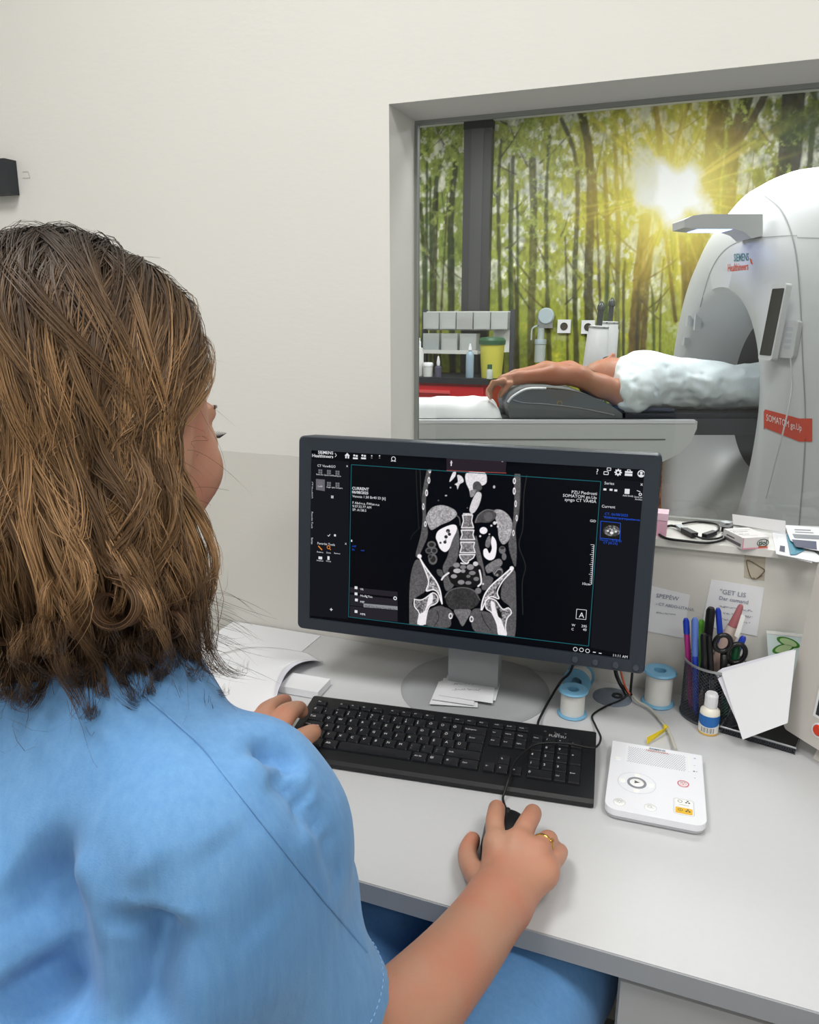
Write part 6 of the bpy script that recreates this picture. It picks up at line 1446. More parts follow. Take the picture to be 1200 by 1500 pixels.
for sx_ in (-1, 1):
    for sy_ in (-1, 1): lathe('caster', [(0, -.015), (.05, -.015), (.055, 0), (.05, .015), (0, .015)], M_DARK, tro, 18, Matrix.Translation((sx_ * (tw - .06), sy_ * .15, .055)) @ Matrix.Rotation(PI / 2, 4, 'Y')); lathe('caster_stem', [(0, .055), (.012, .055), (.012, .13), (0, .13)], M_CHR, tro, 10, Matrix.Translation((sx_ * (tw - .06), sy_ * .15, 0)))
OY = TY + .30
def ol(x, y): return wl(x, y, OY)
lo, hi = ol(621, 456), ol(743, 552); org = empty('bin_organizer', (float((lo[0] + hi[0]) / 2), OY + .05, ztop), label='clear tilt bin organizer on posts behind the red trolley top', cat='organizer')
oc = (lo[0] + hi[0]) / 2; ow = (hi[0] - lo[0]) / 2; z_1 = float(lo[2]) - ztop; z_2 = float(ol(680, 483)[2]) - ztop; z_3 = float(ol(660, 515)[2]) - ztop; z_4 = float(ol(660, 486)[2]) - ztop
M_POST = mat('dark_post', (70, 72, 78), .4); M_BIN = mat('clear_bin', (204, 208, 206), .2, alpha=.62); M_FR = mat('white_bin_frame', (214, 216, 212), .4)
for s in (-1, 1): box('post', s * (ow + .012) - .014, s * (ow + .012) + .014, -.01, .03, .001, z_1 + .01, M_POST, org, .003)
box('bin_frame', -ow, ow, .0, .03, z_2 - .004, z_1, M_FR, org, .003)
for k in range(5):
    x0_ = -ow + 2 * ow * k / 5 + .004; x1_ = -ow + 2 * ow * (k + 1) / 5 - .004
    b = box('tilt_bin', x0_, x1_, -.07, -.001, z_2 + .004, z_1 - .006, M_BIN, org, .004); box('contents', x0_ + .01, x1_ - .01, -.055, -.01, z_2 + .01, z_2 + (z_1 - z_2) * (.45 + .1 * (k % 3)), mat(('bin_white', 'bin_maroon', 'bin_grey')[(0, 0, 1, 2, 0)[k]], ((220, 220, 216), (120, 60, 66), (190, 192, 190))[(0, 0, 1, 2, 0)[k]], .6), b, .003)
box('lower_shelf', -ow, ow * .35, -.10, .03, z_3 - .012, z_3, M_FR, org, .002); box('shelf_lip', -ow, ow * .35, -.104, -.10, z_3 - .012, z_3 + .012, M_FR, org)
box('right_panel', ow * .62, ow, -.01, .02, z_3, z_2, M_FR, org, .002)
for k in range(3):
    x0_ = -ow + .012 + k * ow * .44; b = box('open_bin', x0_, x0_ + ow * .38, -.095, .0, z_3 + .0005, z_4 - .01, M_BIN, org, .003); box('contents', x0_ + .008, x0_ + ow * .34, -.085, -.01, z_3 + .006, z_3 + (z_4 - z_3) * (.55 + .1 * k), mat(('bin_blue', 'bin_white', 'bin_grey')[k], ((120, 150, 176), (220, 220, 216), (190, 192, 190))[k], .6), b, .003)
def stand(name, x, y, Y, label, cat, parts, group=None):
    c = PY(x, y, Y); t = empty(name, (float(c[0]), Y, ztop), label=label, cat=cat, group=group)
    for (nm, prof, m) in parts: lathe(nm, prof, m, t, 24)
    return t
k_ = 4.2 / 1000
stand('sharps_bin', 720, 553, TY + .11, 'yellow sharps bin with green lid on the trolley', 'waste bin', [('tub', [(0, 0), (.062, 0), (.076, .205), (0, .205)], mat('sharps_yellow', (208, 202, 84), .4)), ('lid', [(.080, .200), (.082, .225), (.07, .24), (.03, .245), (0, .245)], mat('lid_green', (52, 92, 62), .4))])
stand('bottle', 688, 556, TY + .06, 'slim blue-grey bottle left of the yellow bin', 'bottle', [('body', [(0, 0), (.024, 0), (.025, .005), (.025, .13), (.02, .15), (.009, .158), (.009, .17), (0, .17)], mat('blue_grey_liquid', (150, 172, 190), .25)), ('nozzle', [(.011, .165), (.010, .178), (.004, .205), (0, .206)], M_WHITEP)], 'bottles on the trolley')
stand('bottle', 642, 556, TY + .05, 'small dark dropper bottle with white tip on the trolley', 'bottle', [('body', [(0, 0), (.02, 0), (.02, .06), (.008, .07), (0, .07)], mat('dark_violet_glass', (86, 84, 104), .3)), ('dropper', [(.009, .068), (.011, .09), (.005, .125), (0, .128)], M_WHITEP)], 'bottles on the trolley')
stand('pump_bottle', 614.5, 555, TY + .08, 'tall white pump dispenser at the left of the trolley', 'bottle', [('body', [(0, 0), (.026, 0), (.027, .15), (.02, .175), (0, .178)], mat('milky_plastic', (216, 218, 214), .4)), ('pump', [(.010, .175), (.010, .21), (.006, .214), (.006, .235), (0, .235)], M_WHITEP)], 'bottles on the trolley')
stand('tub', 627, 556, TY + .06, 'small white lidded tub on the trolley', 'tub', [('pot', [(0, 0), (.03, 0), (.031, .065), (0, .065)], mat('milky_plastic')), ('lid', [(.033, .064), (.033, .08), (.028, .086), (0, .086)], M_WHITEP)])
stand('bottle', 717, 560, TY + .015, 'clear vial with dark green cap before the yellow bin', 'bottle', [('vial', [(0, 0), (.020, 0), (.020, .05), (.012, .06), (0, .06)], M_CLR), ('cap', [(.014, .058), (.014, .085), (0, .087)], mat('lid_green'))], 'bottles on the trolley')
# ------------------------------------------------------------------ contrast injector behind the patient
ID_ = 3.98
i0 = PD(884, 545, ID_); inj = empty('contrast_injector', mat=frame(V(i0[0], i0[1], 0), cR, hF, (0, 0, 1)), label='white twin-cylinder contrast injector standing behind the patient', cat='injector')
def il_(x, y): p = PD(x, y, ID_) - V(i0[0], i0[1], 0); return float(p @ cR), float(p[2])
M_INJ = mat('injector_white', (206, 206, 206), .4)
for (xc, yt, yb, wpx, sy0, lean, dd_) in ((873.5, 477, 548, 34, 441, 0.06, 0.0), (897, 471, 540, 30, 435, .03, .07)):
    a0, z1_ = il_(xc, yt); _, z0_ = il_(xc, yb); r0 = wpx / 2 * ID_ / 1140; z2_ = il_(xc, sy0)[1]
    Mx = Matrix.Translation((a0, dd_, z0_)) @ Matrix.Rotation(lean, 4, 'Y'); H = z1_ - z0_; S = z2_ - z1_
    lathe('cylinder', [(0, -.03), (r0 * .95, -.03), (r0, 0), (r0 * .92, H * .82), (r0 * .84, H * .86), (r0 * .84, H * .97), (r0 * .76, H), (0, H)], M_INJ, inj, 32, Mx); lathe('syringe', [(r0 * .26, H), (r0 * .26, H + S * .62), (r0 * .34, H + S * .66), (r0 * .34, H + S * .80), (r0 * .10, H + S * .98), (0, H + S)], mat('syringe_dark', (58, 62, 60), .25), inj, 20, Mx)
    lathe('collar', [(r0 * .85, H * .955), (r0 * .88, H * .955), (r0 * .88, H * .985), (r0 * .85, H * .985)], M_CHR, inj, 28, Mx, True)
ka, kz = il_(898, 538); lathe('knob', [(0, -.08), (.026, -.08), (.028, 0), (.026, .055), (0, .055)], mat('knob_grey', (150, 152, 154), .35), inj, 22, Matrix.Translation((ka, -.09, kz)) @ Matrix.Rotation(PI / 2, 4, 'Y')); tube('clip_wire', [(ka - .07, -.1, kz + .02), (ka - .075, -.1, kz + .05), (ka - .02, -.1, kz + .06)], .006, M_DARK, inj, 8, 4)
bm = bmesh.new(); a0, z0_ = il_(884, 546); bx(bm, a0 - .08, a0 + .08, -.06, .12, z0_ - .06, z0_ + .01); bevel(bm, .015, 2); bmobj('head_block', bm, M_INJ, inj, auto=40)
lathe('stand_pole', [(0, .05), (.022, .05), (.022, z0_ - .05), (0, z0_ - .05)], M_CHR, inj, 16, Matrix.Translation((a0, .03, 0)))
for k in range(5): a_ = 2 * PI * k / 5 + .3; tube('base_leg', [(a0, .03, .07), (a0 + .26 * math.cos(a_), .03 + .26 * math.sin(a_), .04)], .018, M_INJ, inj, 8); lathe('caster', [(0, 0), (.025, 0), (.025, .035), (0, .035)], M_DARK, inj, 12, Matrix.Translation((a0 + .26 * math.cos(a_), .03 + .26 * math.sin(a_), 0)))
# ================================================================== smooth solids for bodies and cloth
class Solid:
    """smooth union of tapered capsules and ellipsoids, meshed with surface nets"""
    def __init__(s): s.p = []
    def cone(s, a, b, ra, rb, k=.02, flat=None, sub=False):
        """flat=(axis, factor): squash by factor along axis"""
        s.p.append(('c', np.array(a, float), np.array(b, float), ra, rb, k, flat, sub)); return s
    def chain(s, pts, rs, k=.02, flat=None):
        for i in range(len(pts) - 1): s.cone(pts[i], pts[i + 1], rs[i], rs[i + 1], k, flat)
        return s
    def ell(s, c, r, k=.02, ax=None, sub=False):
        s.p.append(('e', np.array(c, float), np.array(r, float), np.eye(3) if ax is None else np.array(ax, float), 0, k, None, sub)); return s
    def bounds(s, pad=.02):
        lo = np.full(3, 1e9); hi = -lo
        for q in s.p:
            if q[7]: continue
            if q[0] == 'c':
                m = max(q[3], q[4]); lo = np.minimum(lo, np.minimum(q[1], q[2]) - m); hi = np.maximum(hi, np.maximum(q[1], q[2]) + m)
            else:
                m = q[2].max(); lo = np.minimum(lo, q[1] - m); hi = np.maximum(hi, q[1] + m)
        return lo - pad, hi + pad
    def field(s, h, lo=None, hi=None):
        if lo is None: lo, hi = s.bounds()
        n = np.ceil((hi - lo) / h).astype(int) + 1
        D = np.full(n, .08, np.float32)
        ax = [lo[i] + h * np.arange(n[i]) for i in range(3)]
        for q in s.p:
            k = q[5]
            if q[0] == 'c': m = max(q[3], q[4]) + k + .035; l = np.minimum(q[1], q[2]) - m; u = np.maximum(q[1], q[2]) + m
            else: m = q[2].max() + k + .035; l = q[1] - m; u = q[1] + m
            i0 = np.clip(np.floor((l - lo) / h).astype(int), 0, n); i1 = np.clip(np.ceil((u - lo) / h).astype(int) + 1, 0, n)
            if (i1 <= i0).any(): continue
            sl = tuple(slice(a, b) for a, b in zip(i0, i1))
            X = ax[0][sl[0]][:, None, None]; Y = ax[1][sl[1]][None, :, None]; Z = ax[2][sl[2]][None, None, :]
            if q[0] == 'c':
                a, b = q[1], q[2]; e = b - a; L = e @ e + 1e-12
                if q[6] is None:
                    t = np.clip(((X - a[0]) * e[0] + (Y - a[1]) * e[1] + (Z - a[2]) * e[2]) / L, 0, 1)
                    d = np.sqrt((X - a[0] - t * e[0]) ** 2 + (Y - a[1] - t * e[1]) ** 2 + (Z - a[2] - t * e[2]) ** 2) - (q[3] + (q[4] - q[3]) * t)
                else:
                    f, fac = np.array(q[6][0], float), q[6][1]; f = f / np.linalg.norm(f)
                    t = np.clip(((X - a[0]) * e[0] + (Y - a[1]) * e[1] + (Z - a[2]) * e[2]) / L, 0, 1)
                    x, y, z = X - a[0] - t * e[0], Y - a[1] - t * e[1], Z - a[2] - t * e[2]; w = (x * f[0] + y * f[1] + z * f[2]) * (1 / fac - 1)
                    x, y, z = x + w * f[0], y + w * f[1], z + w * f[2]; r = q[3] + (q[4] - q[3]) * t; d0 = np.sqrt(x * x + y * y + z * z) + 1e-9; d = (d0 - r) * (fac + (1 - fac) * np.clip(d0 / r, 0, 1) * .5)
            else:
                A = q[3]; x, y, z = X - q[1][0], Y - q[1][1], Z - q[1][2]
                u_ = [(x * A[i][0] + y * A[i][1] + z * A[i][2]) for i in range(3)]
                k0 = np.sqrt(sum((u_[i] / q[2][i]) ** 2 for i in range(3))); k1 = np.sqrt(sum((u_[i] / q[2][i] ** 2) ** 2 for i in range(3))) + 1e-9; d = k0 * (k0 - 1) / k1
            o = D[sl]
            if q[7]:
                hh = np.clip(k - np.abs(-d - o), 0, None) / k; D[sl] = np.maximum(o, -d) + hh * hh * k / 4
            else:
                hh = np.clip(k - np.abs(d - o), 0, None) / k; D[sl] = np.minimum(o, d) - hh * hh * k / 4
        return D, lo
    def mesh(s, h, smooth=1, fn=None, lo=None, hi=None):
        D, lo = s.field(h, lo, hi)
        if fn is not None:
            n = D.shape; X = lo[0] + h * np.arange(n[0])[:, None, None]; Y = lo[1] + h * np.arange(n[1])[None, :, None]; Z = lo[2] + h * np.arange(n[2])[None, None, :]
            D = fn(D, X, Y, Z)
        return surface_nets(D, lo, h, smooth)
def surface_nets(D, lo, h, smooth=1):
    S = D < 0; c = [S[i:D.shape[0] - 1 + i, j:D.shape[1] - 1 + j, k:D.shape[2] - 1 + k] for i in (0, 1) for j in (0, 1) for k in (0, 1)]
    tot = sum(x.astype(np.int8) for x in c); act = (tot > 0) & (tot < 8); idx = np.argwhere(act); ids = np.full(act.shape, -1, np.int64); ids[act] = np.arange(len(idx))
    val = np.stack([D[idx[:, 0] + i, idx[:, 1] + j, idx[:, 2] + k] for i in (0, 1) for j in (0, 1) for k in (0, 1)], 1)
    off = np.array([(i, j, k) for i in (0, 1) for j in (0, 1) for k in (0, 1)], float)
    acc = np.zeros((len(idx), 3)); cnt = np.zeros(len(idx))
    for a in range(8):
        for b in range(a + 1, 8):
            if np.abs(off[a] - off[b]).sum() != 1: continue
            m = (val[:, a] < 0) != (val[:, b] < 0); t = val[:, a] / (val[:, a] - val[:, b] + 1e-12)
            acc[m] += off[a] + t[m, None] * (off[b] - off[a]); cnt[m] += 1
    co = lo + h * (idx + acc / cnt[:, None])
    Q = []
    for axis in range(3):
        s0 = [slice(None)] * 3; s1 = [slice(None)] * 3; s0[axis] = slice(0, -1); s1[axis] = slice(1, None)
        A = S[tuple(s0)]; B = S[tuple(s1)]; e = np.argwhere(A != B); o1, o2 = [i for i in range(3) if i != axis]
        ok = (e[:, o1] > 0) & (e[:, o2] > 0) & (e[:, o1] < D.shape[o1] - 1) & (e[:, o2] < D.shape[o2] - 1); e = e[ok]
        def cid(d1, d2):
            f = e.copy(); f[:, o1] += d1; f[:, o2] += d2; return ids[f[:, 0], f[:, 1], f[:, 2]]
        q = np.stack([cid(-1, -1), cid(0, -1), cid(0, 0), cid(-1, 0)], 1); fl = A[e[:, 0], e[:, 1], e[:, 2]]
        if axis == 1: fl = ~fl
        q[~fl] = q[~fl][:, ::-1]; Q.append(q)
    q = np.concatenate(Q); q = q[(q >= 0).all(1)]
    for _ in range(smooth): co = relax(co, q)
    return co, q
def relax(co, q, f=.5):
    s = np.zeros_like(co); n = np.zeros(len(co))
    for i in range(4):
        for j in (1, 3): np.add.at(s, q[:, i], co[q[:, (i + j) % 4]]); np.add.at(n, q[:, i], 1)
    n = np.maximum(n, 1); return co * (1 - f) + f * s / n[:, None]
def vnormals(co, q):
    n = np.cross(co[q[:, 2]] - co[q[:, 0]], co[q[:, 3]] - co[q[:, 1]]); N = np.zeros_like(co)
    for i in range(4): np.add.at(N, q[:, i], n)
    return N / (np.linalg.norm(N, axis=1, keepdims=True) + 1e-12)
def noise3(P, sc, seed=0):
    a = fbm(P[:, 0] * sc + P[:, 2] * sc * .6 + 50, P[:, 1] * sc - P[:, 2] * sc * .7 + 50, seed, 3); b = fbm(P[:, 2] * sc + 80, P[:, 0] * sc * .8 - P[:, 1] * sc * .5 + 60, seed + 7, 3); return (a + b) / 2 - .5
def dist_poly(P, pl):
    d = np.full(len(P), 1e9); T = np.zeros(len(P))
    for i in range(len(pl) - 1):
        a, e = np.array(pl[i]), np.array(pl[i + 1]) - np.array(pl[i]); t = np.clip(((P - a) @ e) / (e @ e + 1e-12), 0, 1); q = np.linalg.norm(P - a - t[:, None] * e, axis=1); m = q < d; d[m] = q[m]; T[m] = (i + t[m]) / (len(pl) - 1)
    return d, T
def make_bvh(co, q): return BVHTree.FromPolygons([Vector(c) for c in co], [tuple(f) for f in q])
def hit(bv_, x, y):
    d = unit(ray(x, y)); h = bv_.ray_cast(Vector(cC), Vector(d)); return None if h[0] is None else np.array(h[0])

# skin with soft red mottling
def skin_mat(name, rgb, rgb2, sc=18.0):
    m = bpy.data.materials.new(name); m.use_nodes = True; nt = m.node_tree; b = nt.nodes['Principled BSDF']
    tc = nt.nodes.new('ShaderNodeTexCoord'); n = nt.nodes.new('ShaderNodeTexNoise'); n.inputs['Scale'].default_value = sc; n.inputs['Detail'].default_value = 3
    nt.links.new(tc.outputs['Object'], n.inputs['Vector']); mx = nt.nodes.new('ShaderNodeMix'); mx.data_type = 'RGBA'; mx.inputs['A'].default_value = lin(rgb) + (1,); mx.inputs['B'].default_value = lin(rgb2) + (1,)
    mr = nt.nodes.new('ShaderNodeMapRange'); mr.inputs['From Min'].default_value = .35; mr.inputs['From Max'].default_value = .68; nt.links.new(n.outputs['Fac'], mr.inputs['Value'])
    nt.links.new(mr.outputs['Result'], mx.inputs['Factor']); nt.links.new(mx.outputs['Result'], b.inputs['Base Color'])
    b.inputs['Roughness'].default_value = .48; b.inputs['Specular IOR Level'].default_value = .35
    b.inputs['Subsurface Weight'].default_value = .12; b.inputs['Subsurface Radius'].default_value = (1, .35, .2); b.inputs['Subsurface Scale'].default_value = .005
    n2 = nt.nodes.new('ShaderNodeTexVoronoi'); n2.inputs['Scale'].default_value = 700; nt.links.new(tc.outputs['Object'], n2.inputs['Vector'])
    bp = nt.nodes.new('ShaderNodeBump'); bp.inputs['Strength'].default_value = .12; bp.inputs['Distance'].default_value = .001; nt.links.new(n2.outputs['Distance'], bp.inputs['Height']); nt.links.new(bp.outputs['Normal'], b.inputs['Normal'])
    return m
def cloth_mat(name, rgb, rgb2, weave=900.0, bump=.25, rough=.85):
    m = bpy.data.materials.new(name); m.use_nodes = True; nt = m.node_tree; b = nt.nodes['Principled BSDF']
    tc = nt.nodes.new('ShaderNodeTexCoord'); mp = nt.nodes.new('ShaderNodeMapping'); mp.inputs['Scale'].default_value = (1, 1, .12); mp.inputs['Rotation'].default_value = (.2, .5, .1); nt.links.new(tc.outputs['Object'], mp.inputs[0])
    n = nt.nodes.new('ShaderNodeTexNoise'); n.inputs['Scale'].default_value = 160; n.inputs['Detail'].default_value = 5; n.inputs['Roughness'].default_value = .7; nt.links.new(mp.outputs[0], n.inputs['Vector'])
    n3 = nt.nodes.new('ShaderNodeTexNoise'); n3.inputs['Scale'].default_value = 9; nt.links.new(tc.outputs['Object'], n3.inputs['Vector'])
    ad = nt.nodes.new('ShaderNodeMath'); ad.operation = 'ADD'; nt.links.new(n.outputs['Fac'], ad.inputs[0]); nt.links.new(n3.outputs['Fac'], ad.inputs[1])
    mr = nt.nodes.new('ShaderNodeMapRange'); mr.inputs['From Min'].default_value = .7; mr.inputs['From Max'].default_value = 1.3; nt.links.new(ad.outputs[0], mr.inputs['Value'])
    mx = nt.nodes.new('ShaderNodeMix'); mx.data_type = 'RGBA'; mx.inputs['A'].default_value = lin(rgb) + (1,); mx.inputs['B'].default_value = lin(rgb2) + (1,); nt.links.new(mr.outputs['Result'], mx.inputs['Factor']); nt.links.new(mx.outputs['Result'], b.inputs['Base Color'])
    b.inputs['Roughness'].default_value = rough; b.inputs['Specular IOR Level'].default_value = .2; b.inputs['Sheen Weight'].default_value = .15
    n2 = nt.nodes.new('ShaderNodeTexNoise'); n2.inputs['Scale'].default_value = weave; nt.links.new(tc.outputs['Object'], n2.inputs['Vector'])
    bp = nt.nodes.new('ShaderNodeBump'); bp.inputs['Strength'].default_value = bump; bp.inputs['Distance'].default_value = .0008; nt.links.new(n2.outputs['Fac'], bp.inputs['Height']); nt.links.new(bp.outputs['Normal'], b.inputs['Normal'])
    return m
# ================================================================== the woman at the desk
M_SKIN = skin_mat('warm_skin', (190, 143, 118), (196, 132, 108), 16)
M_SCRUB = cloth_mat('light_blue_scrub_cloth', (96, 146, 198), (114, 162, 210))
M_TROU = cloth_mat('blue_trouser_cloth', (92, 144, 200), (108, 158, 210))
WO = V(-.39, .30, 0)                                                    # base of the figure
wom = empty('person', tuple(WO), label='seated woman in blue scrubs using the keyboard and mouse', cat='person')
HD = V(-.406, .430, 1.303)                                              # head centre
hy_, hp_ = R_(8), R_(-14)
hf0 = V(-math.sin(hy_), math.cos(hy_), 0); hr = V(math.cos(hy_), math.sin(hy_), 0); hf = hf0 * math.cos(hp_) + V(0, 0, math.sin(hp_)); hu = np.cross(hr, hf)
HA = np.array([hr, hf, hu])
def hd(r, f, u): return HD + hr * r + hf * f + hu * u
C7 = V(-.40, .372, 1.150); SHR = V(-.254, .328, 1.072); SHL = V(-.575, .36, 1.085); ELR = V(-.199, .420, .812); ELL = V(-.665, .50, .865)
def pz(x, y, z): return PX(x, y, z)
WR = pz(734, 1316, .777); WL = V(-.625, .800, .785)
# --- the body: head, neck, trunk, legs (coarse) --------------------------------
B = Solid()
B.ell(hd(0, -.012, .018), (.073, .092, .092), .02, HA).ell(hd(0, .035, -.035), (.060, .060, .082), .025, HA)
B.cone(hd(-.040, .015, -.078), hd(0, .068, -.100), .022, .020, .02).cone(hd(.040, .015, -.078), hd(0, .068, -.100), .022, .020, .02)
for s in (-1, 1):
    B.ell(hd(.040 * s, .060, -.028), (.024, .024, .024), .02).ell(hd(.030 * s, .078, .020), (.022, .009, .009), .012, HA).ell(hd(.068 * s, -.012, -.02), (.008, .018, .030), .008, HA)
    B.ell(hd(.031 * s, .080, -.004), (.019, .013, .013), .012, HA); B.ell(hd(.031 * s, .103, -.003), (.011, .008, .0045), .004, HA, True)
B.cone(hd(0, .090, .008), hd(0, .108, -.032), .008, .012, .012).ell(hd(0, .096, -.036), (.017, .012, .009), .008, HA)
B.ell(hd(0, .088, -.062), (.024, .012, .007), .006, HA).ell(hd(0, .086, -.074), (.021, .012, .008), .006, HA)
B.cone(hd(0, -.025, -.070), C7 + V(0, .005, -.02), .052, .058, .03)
PEL = V(-.39, .26, .575)
B.cone(C7 + V(0, 0, -.06), V(-.40, .340, .95), .078, .092, .04, ((0, 1, 0), .7)).cone(V(-.40, .340, .95), PEL, .092, .12, .05, ((0, 1, 0), .7))
B.cone(C7 + V(.02, 0, -.02), SHR, .040, .028, .04).cone(C7 + V(-.02, 0, -.02), SHL, .040, .028, .04)
KR, KL = V(-.122, .785, .612), V(-.335, .82, .570); AR, AL = V(-.12, .74, .09), V(-.345, .76, .09)
bco, bq = B.mesh(.0048, 1)
# --- right arm and hand --------------------------------------------------------
A = Solid(); k = .014
A.chain([SHR + (ELR - SHR) * .25, SHR + (ELR - SHR) * .6, ELR], [.030, .0350, .0330], .03).chain(catmull([ELR, ELR + (WR - ELR) * .28 + V(.005, 0, .003), ELR + (WR - ELR) * .65 + V(.005, 0, 0), WR], 4), list(np.interp(np.linspace(0, 1, 13), [0, .33, .66, 1], [.0325, .0295, .0268, .0250])), .025)
wx = unit(np.cross(WR - ELR, (0, 0, 1.)))
A.cone(WR - wx * .008, WR + wx * .008, .0225, .0225, .02)
def finger(S, pts, rs, k=.006):
    P = [pz(*p) for p in pts]; Q = catmull(P, 4); rr = np.interp(np.linspace(0, 1, len(Q)), np.linspace(0, 1, len(rs)), rs); S.chain(Q, list(rr), k); return P
MC = {'i': (728, 1238, .796), 'm': (757, 1237, .801), 'r': (784, 1250, .796), 'p': (796, 1277, .786)}
FI = finger(A, [MC['i'], (725, 1207, .797), (727, 1190, .787), (728, 1183, .776)], [.0106, .0096, .0092, .0084])
FM = finger(A, [MC['m'], (771, 1209, .799), (779, 1195, .786), (781, 1190, .774)], [.0114, .0102, .0096, .0086])
FR = finger(A, [MC['r'], (801, 1232, .789), (804, 1231, .770), (800, 1236, .757)], [.0110, .0096, .0090, .0082])
FP = finger(A, [MC['p'], (810, 1262, .779), (818, 1252, .771), (821, 1247, .760)], [.0098, .0086, .0080, .0074])
for c, r in (('i', .0135), ('m', .0155), ('r', .0150), ('p', .0135)): A.cone(WR + V(0, .006, -.002), pz(*MC[c]) - V(0, 0, .004), .0215, r * .86, .014)
A.cone(WR + wx * .008, pz(794, 1279, .779), .0195, .0130, .016)
A.cone(pz(*MC['i']) - V(0, 0, .006), pz(*MC['p']) - V(0, 0, .006), .0105, .0095, .01); A.cone(pz(722, 1290, .776), pz(720, 1262, .782), .0145, .0105, .010)
for c in 'imr': A.ell(pz(*MC[c]) + V(0, 0, .002), (.0105, .0105, .0095), .012)
FT = finger(A, [(712, 1300, .772), (690, 1270, .765), (685, 1248, .761), (693, 1229, .757)], [.0140, .0112, .0098, .0085], .005)
aco, aq = A.mesh(.0022, 1)
# --- left arm and hand ---------------------------------------------------------
L = Solid()
L.chain([SHL, SHL + (ELL - SHL) * .5, ELL], [.028, .036, .035], .03).chain([ELL, ELL + (WL - ELL) * .3, ELL + (WL - ELL) * .65, WL], [.035, .0355, .031, .025], .03)
LM = {'i': (408, 1076, .797), 'm': (398, 1066, .797), 'r': (388, 1060, .793), 'p': (378, 1056, .788)}
finger(L, [LM['i'], (423, 1050, .802), (435, 1039, .794), (440, 1036, .782)], [.0112, .0098, .0090, .0082])
finger(L, [LM['m'], (414, 1044, .801), (430, 1038, .790), (443, 1043, .778)], [.0114, .0100, .0092, .0084])
finger(L, [LM['r'], (396, 1038, .797), (410, 1028, .788), (420, 1026, .776)], [.0108, .0096, .0090, .0080])
finger(L, [LM['p'], (386, 1040, .788), (398, 1032, .778), (404, 1030, .768)], [.0100, .0086, .0080, .0074])
LT = finger(L, [(392, 1112, .783), (420, 1096, .785), (443, 1081, .785), (461, 1072, .780)], [.0165, .0125, .0105, .0088], .01)
for c, r in (('i', .0165), ('m', .0165), ('r', .0155), ('p', .0145)): L.cone(WL, pz(*LM[c]) - V(0, 0, .004), .020, r * .86, .012)
L.cone(pz(*LM['i']) - V(0, 0, .005), pz(392, 1112, .783), .012, .014, .012)
lco, lq = L.mesh(.0026, 1)
body = np_mesh('body', np.concatenate([bco, aco, lco]) - WO, np.concatenate([bq, aq + len(bco), lq + len(bco) + len(aco)]), M_SKIN, wom)
bbv = make_bvh(bco, bq)
# nails, ring, eyes, lashes
M_NAIL = mat('pink_nail', (226, 178, 166), .3)
def nail(P, r, up=(0, 0, 1)):
    d = unit(P[-1] - P[-2]); s = unit(np.cross(d, up)); n = np.cross(s, d); c = P[-1] + n * r * .80 + d * r * .25; bm = bmesh.new()
    bmesh.ops.create_uvsphere(bm, u_segments=12, v_segments=8, radius=1, matrix=frame(c, s * r * .62, d * r * .85, n * r * .28)); bmesh.ops.translate(bm, verts=bm.verts[:], vec=Vector(-WO)); bmobj('nail', bm, M_NAIL, wom, True)
nail(LT, .0088, (-.3, -.6, 1.)); nail(FT, .0086, (-1, 0, .4))
rc = (FR[0] * .36 + FR[1] * .64); rd = unit(FR[1] - FR[0]); rs_ = unit(np.cross(rd, (0, 0, 1.))); rn = np.cross(rs_, rd)
M_GOLD = mat('gold', (214, 176, 84), .22, 1.0)
lathe('ring', [(.0126 + .0011 * math.cos(a), .0016 * math.sin(a)) for a in np.linspace(0, 2 * PI, 9)[:-1]], M_GOLD, wom, 32, frame(rc - WO, rs_, rn, rd), True)
bm = bmesh.new(); sd_ = unit(rs_ * .7 + rn * .7); bmesh.ops.create_icosphere(bm, subdivisions=1, radius=.0024, matrix=Matrix.Translation(rc - WO + sd_ * .0150)); bmobj('ring_stone', bm, mat('amber_stone', (150, 104, 50), .1, coat=1), wom)
bm = bmesh.new(); tube_bm(bm, [rc - WO + sd_ * .0130 + rd * a for a in (-.0022, .0022)], .0014, 8); bmobj('ring_setting', bm, M_GOLD, wom, True)
M_EYE = mat('eye_white', (228, 222, 216), .2); M_IRIS = mat('brown_iris', (70, 44, 30), .2); M_LASH = mat('black_lash', (22, 18, 18), .6)
